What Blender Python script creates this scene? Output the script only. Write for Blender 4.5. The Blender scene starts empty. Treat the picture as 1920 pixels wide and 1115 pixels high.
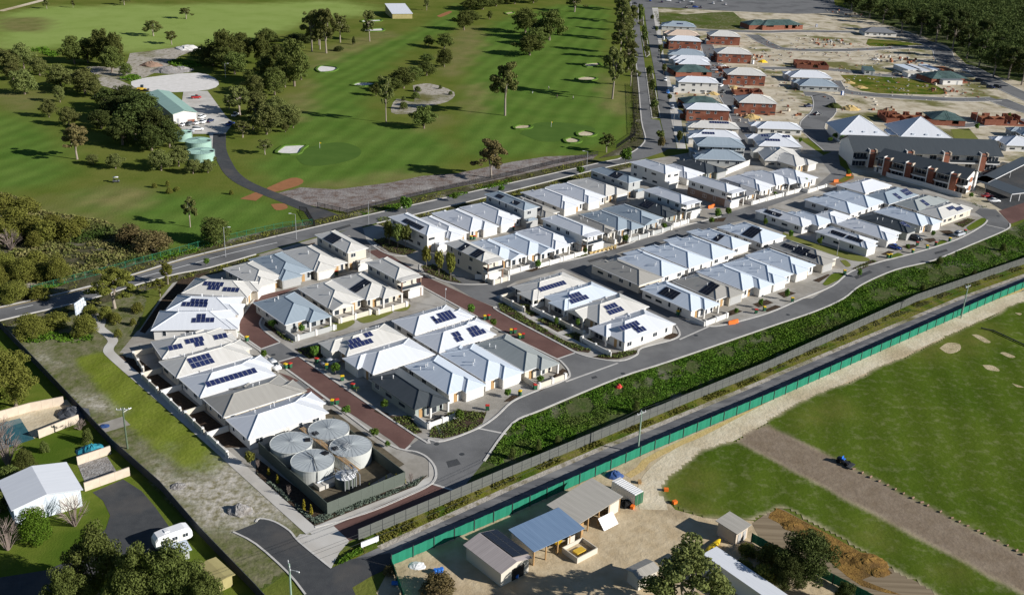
# Aerial view of a new retirement village beside a golf course (units: metres, z up).
import bpy, bmesh, math, random
import numpy as np
from mathutils import Vector, Matrix
random.seed(7); rng = np.random.default_rng(7)
scene = bpy.context.scene
COL = scene.collection
R = math.radians

# ---------------------------------------------------------------- camera
cam_d = bpy.data.cameras.new('camera'); cam = bpy.data.objects.new('camera', cam_d); COL.objects.link(cam)
cam_d.sensor_width = 36; cam_d.lens = 36*1950/1920
cam_d.clip_start = 1; cam_d.clip_end = 12000
_p, _r = R(23.3), R(2.3)
fw = Vector((0, math.cos(_p), -math.sin(_p))); r0 = Vector((1, 0, 0)); u0 = r0.cross(fw)
rr = math.cos(_r)*r0 + math.sin(_r)*u0; uu = rr.cross(fw)
m = Matrix((rr, uu, -fw)).transposed().to_4x4(); m.translation = (0, 0, 110)
cam.matrix_world = m
scene.camera = cam

# ---------------------------------------------------------------- sky, sun, exposure
SUN_AZ, SUN_EL = -17.0, 24.0            # direction towards the sun: degrees from +x, and above the ground
world = bpy.data.worlds.new('World'); scene.world = world; world.use_nodes = True
wn = world.node_tree.nodes; wl = world.node_tree.links
bg = wn['Background']; sky = wn.new('ShaderNodeTexSky'); sky.sky_type = 'NISHITA'; sky.sun_disc = False
sky.sun_elevation = R(SUN_EL); sky.sun_rotation = R(90-SUN_AZ); sky.air_density = 0.9; sky.dust_density = 0.1; sky.ozone_density = 3.0
wl.new(sky.outputs[0], bg.inputs[0]); bg.inputs[1].default_value = 0.05
sun_d = bpy.data.lights.new('sun', 'SUN'); sun = bpy.data.objects.new('sun', sun_d); COL.objects.link(sun)
sun_d.energy = 5.0; sun_d.angle = R(0.53); sun_d.color = (1.0, 0.965, 0.915)
sd = Vector((math.cos(R(SUN_EL))*math.cos(R(SUN_AZ)), math.cos(R(SUN_EL))*math.sin(R(SUN_AZ)), math.sin(R(SUN_EL))))
sun.rotation_euler = sd.to_track_quat('Z', 'Y').to_euler(); sun.location = sd*300
vs = scene.view_settings; vs.view_transform = 'Standard'; vs.look = 'None'; vs.exposure = 0.45; vs.gamma = 1.0; vs.use_curve_mapping = False

# ---------------------------------------------------------------- materials
MATS = {}
def lin(c):
    if isinstance(c, str):
        c = [int(c[i:i+2], 16)/255 for i in (0, 2, 4)]
        c = [x/12.92 if x <= .04045 else ((x+.055)/1.055)**2.4 for x in c]
    return (*c, 1)
def mat(name, c, rough=.8, c2=None, scale=2.0, contrast=(.35, .65), c3=None, scale3=.05, con3=(.4, .6), bump=0, bscale=None,
        spec=.3, metal=0, rand=0, trans=0, stretch=None, stripes=None, world_co=False, detail=6):
    """Principled surface: base colour c, blotched towards c2 (fine noise) and c3 (broad patches)."""
    if name in MATS: return MATS[name]
    m = bpy.data.materials.new(name); m.use_nodes = True; MATS[name] = m
    n, l = m.node_tree.nodes, m.node_tree.links
    b = n['Principled BSDF']; b.inputs['Roughness'].default_value = rough; b.inputs['Metallic'].default_value = metal
    if rough >= .75: spec = 0.0 if rough >= .9 else .08
    b.inputs['Specular IOR Level'].default_value = spec
    b.inputs['Base Color'].default_value = lin(c)
    tc = n.new('ShaderNodeTexCoord'); co = tc.outputs['Object']
    if world_co:
        g = n.new('ShaderNodeNewGeometry'); co = g.outputs['Position']
    if stretch:
        mp = n.new('ShaderNodeMapping'); mp.inputs['Rotation'].default_value = (0, 0, R(stretch[0])); mp.inputs['Scale'].default_value = (stretch[1], stretch[2], 1)
        l.new(co, mp.inputs[0]); co = mp.outputs[0]
    cur = None
    def noise(s, d=6, r=.6):
        t = n.new('ShaderNodeTexNoise'); t.inputs['Scale'].default_value = s; t.inputs['Detail'].default_value = d; t.inputs['Roughness'].default_value = r
        l.new(co, t.inputs['Vector']); return t.outputs['Fac']
    def ramp(f, lo, hi):
        t = n.new('ShaderNodeMapRange'); t.inputs[1].default_value = lo; t.inputs[2].default_value = hi; l.new(f, t.inputs[0]); return t.outputs[0]
    def mix(f, a, bb):
        t = n.new('ShaderNodeMix'); t.data_type = 'RGBA'; l.new(f, t.inputs[0])
        for s, k in ((a, 6), (bb, 7)):
            if hasattr(s, 'is_linked'): l.new(s, t.inputs[k])
            else: t.inputs[k].default_value = lin(s)
        return t.outputs[2]
    if c2 is not None: cur = mix(ramp(noise(scale, detail), *contrast), c, c2)
    if c3 is not None: cur = mix(ramp(noise(scale3, 5, .55), *con3), cur if cur is not None else c, c3)
    if stripes:
        cS, ang, sc, amt = stripes
        mp = n.new('ShaderNodeMapping'); mp.inputs['Rotation'].default_value = (0, 0, R(ang)); l.new(tc.outputs['Object'] if not world_co else co, mp.inputs[0])
        w = n.new('ShaderNodeTexWave'); w.inputs['Scale'].default_value = sc; w.inputs['Distortion'].default_value = 1.5; w.inputs['Detail'].default_value = 2; l.new(mp.outputs[0], w.inputs[0])
        mm = n.new('ShaderNodeMath'); mm.operation = 'MULTIPLY'; mm.inputs[1].default_value = amt; l.new(w.outputs['Fac'], mm.inputs[0])
        cur = mix(mm.outputs[0], cur if cur is not None else c, cS)
    if rand:
        oi = n.new('ShaderNodeObjectInfo'); hs = n.new('ShaderNodeHueSaturation')
        t = n.new('ShaderNodeMapRange'); t.inputs[3].default_value = 1-rand; t.inputs[4].default_value = 1+rand; l.new(oi.outputs['Random'], t.inputs[0]); l.new(t.outputs[0], hs.inputs['Value'])
        t2 = n.new('ShaderNodeMapRange'); t2.inputs[3].default_value = .5-.03*rand*2; t2.inputs[4].default_value = .5+.02*rand*2; l.new(oi.outputs['Random'], t2.inputs[0]); l.new(t2.outputs[0], hs.inputs['Hue'])
        if cur is not None: l.new(cur, hs.inputs['Color'])
        else: hs.inputs['Color'].default_value = lin(c)
        cur = hs.outputs[0]
    if cur is not None: l.new(cur, b.inputs['Base Color'])
    if bump:
        bp = n.new('ShaderNodeBump'); bp.inputs['Strength'].default_value = bump; bp.inputs['Distance'].default_value = .3
        l.new(noise(bscale or scale*3, 4), bp.inputs['Height']); l.new(bp.outputs[0], b.inputs['Normal'])
    if trans:
        tr = n.new('ShaderNodeBsdfTranslucent'); mx = n.new('ShaderNodeMixShader'); mx.inputs[0].default_value = trans
        if cur is not None: l.new(cur, tr.inputs[0])
        else: tr.inputs[0].default_value = lin(c)
        l.new(b.outputs[0], mx.inputs[1]); l.new(tr.outputs[0], mx.inputs[2]); l.new(mx.outputs[0], n['Material Output'].inputs[0])
    return m

mat('rough_grass', (.098, .130, .022), .95, (.145, .158, .036), .06, (.36, .64), None, .02, (.5, .75), bump=.5, bscale=1.2)
mat('fairway', (.082, .16, .024), .95, (.112, .188, .033), .3, (.3, .7), (.09, .15, .035), .03, (.45, .7), bump=.3, bscale=1.5)
mat('fairway_pale', (.105, .20, .04), .95, (.13, .225, .05), .25, (.3, .7), (.13, .19, .055), .02, (.45, .7), bump=.3, bscale=1.5)
mat('putting_green', (.068, .125, .026), .95, (.082, .142, .03), .15)
mat('turf_field', (.060, .098, .010), .95, (.085, .122, .014), .12, (.32, .68), (.118, .122, .024), .028, (.46, .66), stretch=(49, .3, 1.0), bump=.25, bscale=2)
mat('clay', (.235, .185, .135), .95, (.275, .225, .17), .5, (.3, .7), (.20, .15, .105), .08, (.4, .65), stretch=(49, .3, 1.0), bump=.3)
mat('furrow', (.27, .215, .145), .95, (.17, .13, .085), .5, (.4, .66), None, stretch=(49, .05, 2.2))
mat('straw', (.28, .17, .05), .95, (.16, .09, .03), .9, (.35, .65), (.09, .06, .03), .12, (.5, .7), bump=.6)
mat('lawn', (.105, .145, .020), .95, (.135, .165, .028), .5, (.35, .65), (.07, .115, .014), .06, (.45, .65), bump=.3, bscale=3)
mat('lawn_dry', (.15, .17, .04), .95, (.19, .19, .06), .8)
mat('asphalt', (.158, .158, .158), .85, (.185, .185, .183), .35, (.3, .7), (.128, .128, .128), .07, (.48, .62), bump=.1, bscale=6)
mat('asphalt_dark', (.055, .058, .062), .85, (.075, .078, .08), .6, (.3, .7), (.095, .09, .085), .12, (.5, .7), bump=.15, bscale=6)
mat('gravel_pale', (.20, .20, .20), .95, (.14, .14, .145), .5, (.4, .62), stretch=(-41, .1, 1.0))
mat('gravel', (.15, .152, .158), .95, (.105, .107, .112), .5, (.4, .62), (.30, .295, .28), .10, (.5, .7), stretch=(-41, .12, 1.2), bump=.4)
mat('red_paving', (.150, .085, .072), .85, (.175, .10, .085), 1.2, (.3, .7), (.125, .07, .06), .1, (.4, .6), bump=.1)
mat('concrete', (.50, .47, .42), .85, (.42, .395, .355), .6, (.35, .65), (.55, .53, .49), .15)
mat('kerb', (.58, .56, .52), .85, (.48, .46, .43), .5)
mat('driveway', (.33, .305, .265), .85, (.27, .25, .215), .6, (.35, .65), (.40, .38, .345), .12, (.45, .6))
mat('sand', (.56, .48, .34), .95, (.64, .57, .43), .4, (.35, .65), (.44, .36, .235), .06, (.42, .65), bump=.5, bscale=1)
mat('yard_dirt', (.54, .445, .30), .95, (.44, .345, .215), .35, (.35, .65), (.29, .225, .14), .07, (.52, .72), bump=.5, bscale=.8)
mat('white_sand', (.72, .69, .66), .95, (.62, .60, .56), .4, (.35, .65), bump=.3)
mat('yellow_sand', (.55, .41, .19), .95, (.48, .34, .14), .5, bump=.4)
mat('mulch', (.055, .04, .03), .95, (.09, .065, .045), 1.5, (.35, .65), bump=.8)
mat('rocky_ground', (.24, .215, .20), .95, (.16, .12, .10), .35, (.45, .62), (.33, .31, .29), .09, (.5, .7), bump=.8, bscale=1.5)
mat('grey_scrub_ground', (.11, .095, .06), .95, (.06, .065, .03), .5, (.35, .6), (.24, .22, .17), .09, (.55, .7), bump=.8, bscale=1.5)
mat('sandy_grass', (.105, .115, .035), .95, (.30, .275, .215), .45, (.5, .72), (.075, .105, .022), .05, (.42, .62), bump=.5, bscale=2)
mat('sandy_waste', (.42, .385, .33), .95, (.20, .175, .11), .5, (.48, .66), (.14, .135, .05), .05, (.5, .68), bump=.5, bscale=2)
mat('weedy_verge', (.14, .15, .018), .95, (.17, .15, .05), .6, (.4, .6), (.06, .10, .012), .12, (.45, .6), bump=.6)
mat('weed_soil', (.10, .105, .05), .95, (.055, .09, .02), .4, (.35, .65), (.23, .21, .165), .07, (.55, .72), bump=.7)
mat('orange_clay', (.33, .155, .075), .95, (.28, .13, .065), .5)
mat('sandy_lot', (.55, .49, .38), .95, (.34, .285, .19), .12, (.42, .66), (.16, .155, .06), .03, (.52, .62), bump=.4, bscale=.6)
mat('field_sand', (.40, .33, .20), .95, (.10, .12, .03), .9, (.5, .66), (.5, .42, .27), .3, (.4, .6), bump=.4)
mat('white_line', (.72, .72, .70), .8)
mat('yellow_line', (.62, .45, .12), .8)

def roof_mat(name, c, c2):
    """metal sheet roof: ribs and weather streaks run down each slope (from the face normal, in object space)"""
    m = bpy.data.materials.new(name); m.use_nodes = True; MATS[name] = m; n, l = m.node_tree.nodes, m.node_tree.links; b = n['Principled BSDF']; b.inputs['Roughness'].default_value = .45; b.inputs['Specular IOR Level'].default_value = .4
    g = n.new('ShaderNodeNewGeometry'); tc = n.new('ShaderNodeTexCoord'); vt = n.new('ShaderNodeVectorTransform'); vt.vector_type = 'NORMAL'; vt.convert_from = 'WORLD'; vt.convert_to = 'OBJECT'; l.new(g.outputs['True Normal'], vt.inputs[0])
    def vm(op, a, bb=None):
        x = n.new('ShaderNodeVectorMath'); x.operation = op
        for k, q in enumerate((a, bb)):
            if q is None: continue
            if hasattr(q, 'is_linked'): l.new(q, x.inputs[k])
            else: x.inputs[k].default_value = q
        return x.outputs['Value'] if op == 'DOT_PRODUCT' else x.outputs[0]
    e = vm('NORMALIZE', vm('CROSS_PRODUCT', (0, 0, 1), vt.outputs[0])); s = vm('DOT_PRODUCT', tc.outputs['Object'], e)
    f = vm('CROSS_PRODUCT', e, vt.outputs[0]); t = vm('DOT_PRODUCT', tc.outputs['Object'], f)
    def math_(op, a, v):
        x = n.new('ShaderNodeMath'); x.operation = op; l.new(a, x.inputs[0]); x.inputs[1].default_value = v; return x.outputs[0]
    cv = n.new('ShaderNodeCombineXYZ'); l.new(math_('MULTIPLY', s, 1.6), cv.inputs[0]); l.new(math_('MULTIPLY', t, .12), cv.inputs[1])
    nz = n.new('ShaderNodeTexNoise'); nz.inputs['Scale'].default_value = 1; nz.inputs['Detail'].default_value = 6; nz.inputs['Roughness'].default_value = .7; l.new(cv.outputs[0], nz.inputs[0])
    sn = n.new('ShaderNodeMath'); sn.operation = 'SINE'; l.new(math_('MULTIPLY', s, 2*math.pi/.76), sn.inputs[0]); rib = math_('MULTIPLY', math_('POWER', math_('ABSOLUTE', sn.outputs[0], 0), 6), .32)
    mr = n.new('ShaderNodeMapRange'); mr.inputs[1].default_value = .3; mr.inputs[2].default_value = .75; l.new(nz.outputs[0], mr.inputs[0])
    ad = n.new('ShaderNodeMath'); ad.operation = 'ADD'; ad.use_clamp = True; l.new(rib, ad.inputs[0]); l.new(mr.outputs[0], ad.inputs[1])
    x = n.new('ShaderNodeMix'); x.data_type = 'RGBA'; l.new(ad.outputs[0], x.inputs[0]); x.inputs[6].default_value = lin(c); x.inputs[7].default_value = lin(c2); l.new(x.outputs[2], b.inputs['Base Color'])
roof_mat('roof_white', (.70, .72, .75), (.62, .64, .675))
roof_mat('roof_cream', (.66, .645, .605), (0.539, 0.521, 0.479))
roof_mat('roof_paleblue', (.65, .71, .78), (.56, .62, .69))
roof_mat('roof_bluegrey', (.33, .39, .44), (.27, .325, .37))
roof_mat('roof_taupe', (0.37, 0.355, 0.32), (0.307, 0.293, 0.265))
roof_mat('roof_greygreen', (0.36, 0.385, 0.375), (0.302, 0.326, 0.316))
roof_mat('roof_midgrey', (0.22, 0.225, 0.235), (0.181, 0.186, 0.195))
roof_mat('roof_charcoal', (0.075, 0.085, 0.092), (0.056, 0.065, 0.071))
roof_mat('roof_peach', (0.66, 0.52, 0.41), (0.558, 0.437, 0.344))
roof_mat('roof_tin', (0.42, 0.395, 0.35), (0.316, 0.298, 0.26))
roof_mat('roof_tin_blue', (0.19, 0.275, 0.4), (0.13, 0.2, 0.307))
roof_mat('roof_tin_pink', (0.5, 0.44, 0.415), (0.372, 0.326, 0.307))
roof_mat('roof_shed_green', (0.36, 0.53, 0.45), (0.27, 0.409, 0.344))
mat('roof_green', (.10, .16, .15), .6, (.06, .10, .095), .5)
mat('wall_white', (.72, .70, .66), .85, (.66, .645, .61), .4, (.3, .7))
mat('wall_cream', (.60, .55, .46), .85, (.55, .505, .425), .4, (.3, .7))
mat('wall_grey', (.42, .43, .42), .85, (.37, .38, .37), .4, (.3, .7))
mat('wall_green', (.30, .33, .30), .85, (.27, .30, .27), .4, (.3, .7))
mat('brick_red', (.26, .10, .065), .9, (.34, .155, .105), .8, (.3, .7), (.20, .075, .05), .15)
mat('brick_orange', (.36, .16, .09), .9, (.30, .13, .075), .8)
mat('brick_brown', (.24, .16, .115), .9, (.30, .20, .15), .9)
mat('timber', (.42, .27, .13), .85, (.36, .22, .10), .6)
mat('timber_orange', (.60, .25, .06), .85, (.5, .2, .05), .6)
mat('glass', (.03, .038, .048), .12, spec=.6)
mat('frame_white', (.72, .72, .72), .5)
mat('frame_dark', (.06, .065, .07), .5)
mat('garage_white', (.66, .65, .62), .6)
mat('garage_grey', (.38, .38, .37), .6)
mat('solar_blue', (.018, .026, .085), .18, spec=.7)
mat('solar_black_and_shaded', (.012, .013, .02), .2, spec=.6)  # shaded look painted in for west-slope house panels; plain dark panels on the shed
mat('solar_frame', (.55, .57, .6), .4, metal=.4)
mat('metal_grey', (.42, .43, .44), .45, metal=.3)
mat('metal_dark', (.05, .053, .055), .5)
mat('black', (.015, .015, .016), .6)
mat('fence_grey', (.15, .155, .14), .6, (.125, .13, .118), .5)
mat('fence_dark', (.06, .065, .075), .6, (.075, .08, .09), .5)
mat('fence_olive', (.125, .145, .12), .6, (.11, .125, .105), .5)
mat('shade_green', (.022, .19, .115), .75, (.03, .235, .15), .25, (.35, .65), (.015, .13, .075), .08)
mat('shade_green_dark', (.015, .14, .075), .7)
mat('tank_roof', (.40, .43, .44), .5, (.37, .40, .41), .6, spec=.4)
mat('tank_wall', (.52, .53, .50), .6, (.47, .48, .455), .5)
mat('pole_timber', (.12, .16, .11), .9, (.09, .12, .08), .8)
mat('pole_green', (.26, .36, .29), .6)
mat('bark', (.17, .13, .10), .95, (.26, .22, .18), 1.5, bump=.5)
mat('bark_pale', (.36, .31, .26), .95, (.22, .18, .14), 1.2, bump=.4)
mat('leaf_gum', (0.112, 0.138, 0.038), .75, (0.173, 0.178, 0.059), .5, (.3, .7), rand=.34, trans=.2)
mat('leaf_dense', (0.081, 0.109, 0.025), .75, (0.134, 0.154, 0.041), .5, (.3, .7), rand=.34, trans=.18)
mat('leaf_dark', (0.045, 0.065, 0.017), .75, (0.092, 0.112, 0.031), .4, (.3, .7), rand=.25, trans=.15)
mat('leaf_olive', (.130, .145, .026), .75, (.185, .180, .040), .5, (.3, .7), rand=.2, trans=.2)
mat('leaf_brown', (0.182, 0.138, 0.061), .75, (0.132, 0.121, 0.045), .6, (.3, .7), rand=.2, trans=.18)
mat('leaf_green', (0.074, 0.142, 0.021), .75, (0.115, 0.189, 0.029), .6, (.3, .7), rand=.25, trans=.2)
mat('leaf_bright', (.075, .155, .014), .75, (.11, .19, .02), .6, (.3, .7), rand=.15, trans=.2)
mat('leaf_yellow', (.30, .24, .025), .75, (.22, .20, .03), .6, rand=.15, trans=.2)
mat('leaf_silver', (.17, .21, .17), .8, (.12, .155, .11), .7, rand=.2, trans=.1)
mat('leaf_red', (.34, .04, .025), .75, (.25, .03, .02), .7, trans=.2)
mat('twig', (.22, .17, .15), .9, (.28, .23, .2), .8)
mat('weeds', (0.062, 0.144, 0.013), .8, (0.106, 0.194, 0.021), .3, (.35, .65), (.115, .125, .040), .06, (.5, .7), trans=.12)
mat('scrub', (0.140, 0.160, 0.040), .85, (0.225, 0.198, 0.080), .35, (.35, .65), (.045, .075, .015), .05, (.5, .65), trans=.1)
mat('pool_water', (.03, .10, .13), .08, (.05, .14, .17), .8, spec=.6)
mat('tarp_blue', (.03, .07, .20), .7); mat('plastic_yellow', (.78, .52, .02), .5); mat('plastic_red', (.55, .04, .03), .5)
mat('plastic_green', (.03, .12, .06), .5); mat('plastic_orange', (.80, .17, .02), .6); mat('plastic_blue', (.03, .16, .55), .5)
mat('machine_yellow', (.62, .40, .05), .5); mat('skin', (.45, .28, .2), .7); mat('cloth_dark', (.03, .03, .04), .9); mat('cloth_white', (.65, .65, .65), .9)
mat('rubble', (.36, .35, .34), .95, (.22, .2, .18), .9, bump=1)
mat('wood_deck', (.15, .125, .085), .85, (.10, .085, .06), 1.0)
mat('teal', (.03, .23, .30), .6); mat('ochre', (.40, .35, .16), .85, (.34, .29, .13), .5); mat('peach_wall', (.62, .53, .42), .85, (.52, .43, .34), .5)
for k, c in dict(car_white=(.78, .78, .78), car_silver=(.42, .44, .47), car_black=(.02, .02, .024), car_blue=(.02, .06, .30), car_red=(.35, .03, .03), car_grey=(.12, .125, .13), car_navy=(.02, .03, .08), car_skyblue=(.05, .22, .62)).items():
    mat(k, c, .28, spec=.6)
mat('tyre', (.018, .018, .018), .9); mat('lamp_clear', (.7, .7, .68), .15); mat('lamp_red', (.4, .02, .02), .2)

# ---------------------------------------------------------------- mesh helpers
class MB:
    """collects boxes, prisms, tubes and quads into one mesh"""
    def __init__(s): s.v = []; s.f = []; s.mi = []
    def add(s, vs, fs, mi=0):
        o = len(s.v); s.v += [tuple(p) for p in vs]; s.f += [tuple(i+o for i in f) for f in fs]; s.mi += [mi]*len(fs); return s
    def box(s, x0, x1, y0, y1, z0, z1, mi=0):
        v = [(x, y, z) for z in (z0, z1) for (x, y) in ((x0, y0), (x1, y0), (x1, y1), (x0, y1))]
        return s.add(v, [(3, 2, 1, 0), (4, 5, 6, 7), (0, 1, 5, 4), (1, 2, 6, 5), (2, 3, 7, 6), (3, 0, 4, 7)], mi)
    def prism(s, poly, z0, z1, mi=0):
        a = sum(poly[i-1][0]*p[1]-p[0]*poly[i-1][1] for i, p in enumerate(poly))
        if a < 0: poly = poly[::-1]
        n = len(poly)
        v = [(p[0], p[1], z0) for p in poly]+[(p[0], p[1], z1) for p in poly]
        return s.add(v, [tuple(range(n-1, -1, -1)), tuple(range(n, 2*n))]+[(i, (i+1) % n, n+(i+1) % n, n+i) for i in range(n)], mi)
    def tube(s, p, q, r1, r2=None, n=6, mi=0, cap=True):
        p, q = Vector(p), Vector(q); r2 = r1 if r2 is None else r2
        d = (q-p).normalized(); a = d.orthogonal().normalized(); b = d.cross(a)
        v = [p+(a*math.cos(2*math.pi*i/n)+b*math.sin(2*math.pi*i/n))*r1 for i in range(n)]+[q+(a*math.cos(2*math.pi*i/n)+b*math.sin(2*math.pi*i/n))*r2 for i in range(n)]
        f = [(i, (i+1) % n, n+(i+1) % n, n+i) for i in range(n)]
        if cap: f += [tuple(range(n-1, -1, -1)), tuple(range(n, 2*n))]
        return s.add(v, f, mi)
    def mesh(s, name, mats, smooth=False):
        me = bpy.data.meshes.new(name); me.from_pydata(s.v, [], s.f)
        for mm in (mats if isinstance(mats, (list, tuple)) else [mats]): me.materials.append(MATS[mm] if isinstance(mm, str) else mm)
        if any(s.mi): me.polygons.foreach_set('material_index', s.mi)
        if smooth: me.polygons.foreach_set('use_smooth', [True]*len(me.polygons))
        me.update(); return me
    def build(s, name, mats, parent=None, loc=None, rz=None, smooth=False):
        return put(name, s.mesh(name, mats, smooth), parent, loc, rz)
def put(name, me, parent=None, loc=None, rz=None, scale=None, rot=None):
    o = bpy.data.objects.new(name, me); COL.objects.link(o); o.parent = parent
    if loc is not None: o.location = loc if len(loc) == 3 else (*loc, 0)
    if rz is not None: o.rotation_euler = (0, 0, rz)
    if rot is not None: o.rotation_euler = rot
    if scale is not None: o.scale = scale if hasattr(scale, '__len__') else (scale,)*3
    return o
def thing(name, label, cat, loc=(0, 0, 0), rz=0, group=None):
    return tag(put(name, None, None, loc, rz), label, cat, group)
def tag(o, label, cat=None, group=None):
    o['label'] = label
    if cat: o['category'] = cat
    if group: o['group'] = group
    return o
def copy_tree(o, parent=None):
    c = o.copy(); COL.objects.link(c); c.parent = parent
    for ch in list(o.children): copy_tree(ch, c)
    return c
def smooth_line(pts, k=4):
    """Catmull-Rom through the points"""
    P = [Vector((*p[:2], 0)) for p in pts]; out = []
    for i in range(len(P)-1):
        a, b, c, d = P[max(i-1, 0)], P[i], P[i+1], P[min(i+2, len(P)-1)]
        for j in range(k):
            t = j/k
            q = .5*((2*b)+(c-a)*t+(2*a-5*b+4*c-d)*t*t+(3*b-a-3*c+d)*t**3); out.append((q.x, q.y))
    return out+[tuple(pts[-1][:2])]
def offset_line(pts, d):
    out = []
    for i, p in enumerate(pts):
        a = Vector(pts[max(i-1, 0)]); b = Vector(pts[min(i+1, len(pts)-1)])
        t = (b-a); t = t.normalized() if t.length else Vector((1, 0))
        out.append((p[0]-t.y*d, p[1]+t.x*d))
    return out
LVL = [0]
def structure(o): o['kind'] = 'structure'; return o
def sheet(name, poly, m, z, curve=0, edge=None):
    """a flat ground sheet over a polygon at height z (optionally rounded outline)"""
    LVL[0] = (LVL[0]+1) % 8; z += LVL[0]*.0006
    if curve: poly = smooth_line(list(poly)+[poly[0]], curve)[:-1]
    bm = bmesh.new(); f = bm.faces.new([bm.verts.new((p[0], p[1], z)) for p in poly]); f.normal_update()
    if f.normal.z < 0: f.normal_flip()
    bmesh.ops.triangulate(bm, faces=[f], ngon_method='EAR_CLIP')
    me = bpy.data.meshes.new(name); bm.to_mesh(me); bm.free(); me.materials.append(MATS[m])
    return structure(put(name, me))
def strip(name, pts, w, m, z, h=0, curve=0, kind=True):
    """a ribbon along a line: flat at z, or a raised kerb from z to z+h"""
    if curve: pts = smooth_line(pts, curve)
    LVL[0] = (LVL[0]+1) % 8; z += LVL[0]*.0006
    l, r_ = offset_line(pts, w/2), offset_line(pts, -w/2); mb = MB()
    for i in range(len(pts)-1):
        q = [(*l[i], z+h), (*r_[i], z+h), (*r_[i+1], z+h), (*l[i+1], z+h)]
        mb.add(q, [(0, 1, 2, 3)])
        if h:
            mb.add([(*l[i], 0), q[0], q[3], (*l[i+1], 0)], [(0, 1, 2, 3)]); mb.add([q[1], (*r_[i], 0), (*r_[i+1], 0), q[2]], [(0, 1, 2, 3)])
    return structure(mb.build(name, m)) if kind else mb.build(name, m)
def signed_distance(poly, X, Y):
    P_ = np.array(poly); d = np.full(len(X), 1e9); c = np.zeros(len(X), bool)
    for i in range(len(P_)):
        (x0, y0), (x1, y1) = P_[i-1], P_[i]; vx, vy = x1-x0, y1-y0; L = vx*vx+vy*vy+1e-9
        t = np.clip(((X-x0)*vx+(Y-y0)*vy)/L, 0, 1); d = np.minimum(d, np.hypot(X-x0-t*vx, Y-y0-t*vy))
        if y0 != y1: c ^= ((y0 > Y) != (y1 > Y)) & (X < vx*(Y-y0)/vy+x0)
    return np.where(c, d, -d)
def soft_ground(name, xa, xb, ya, yb, res, layers, m, z, bounds=None):
    """a ground grid whose kinds of turf (red, green, blue of a colour attribute) fade into one another"""
    xs, ys = np.arange(xa, xb+res, res), np.arange(ya, yb+res, res); X, Y = np.meshgrid(xs, ys); nx = len(xs); X, Y = X.ravel(), Y.ravel()
    r_ = np.random.default_rng(5); W = np.zeros((len(X), 4), np.float32); W[:, 3] = 1
    for k, (polys, fall, wob) in enumerate(layers):
        nz = sum(np.sin(X*r_.normal(0, .14)*j+Y*r_.normal(0, .14)*j+r_.uniform(0, 6))/j**.5 for j in range(1, 7))*wob*.6
        w = np.zeros(len(X))
        for p in polys: w = np.maximum(w, np.clip((signed_distance(smooth_line(list(p)+[p[0]], 3)[:-1], X, Y)+nz)/fall*.5+.5, 0, 1))
        W[:, k] = w*w*(3-2*w)
    i = np.arange(len(X)).reshape(len(ys), nx); f = np.stack([i[:-1, :-1], i[:-1, 1:], i[1:, 1:], i[1:, :-1]], -1).reshape(-1, 4)
    if bounds == 'any': f = f[(np.maximum(W[:, 0], W[:, 2]) > .06)[f].all(1)]
    elif bounds is not None: f = f[(signed_distance(bounds, X, Y) > 0)[f].all(1)]
    me = bpy.data.meshes.new(name); me.from_pydata(np.column_stack([X, Y, np.full(len(X), z)]).tolist(), [], f.tolist())
    at = me.color_attributes.new('turf', 'FLOAT_COLOR', 'POINT'); at.data.foreach_set('color', W.ravel()); me.materials.append(MATS[m]); return structure(put(name, me))
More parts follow.
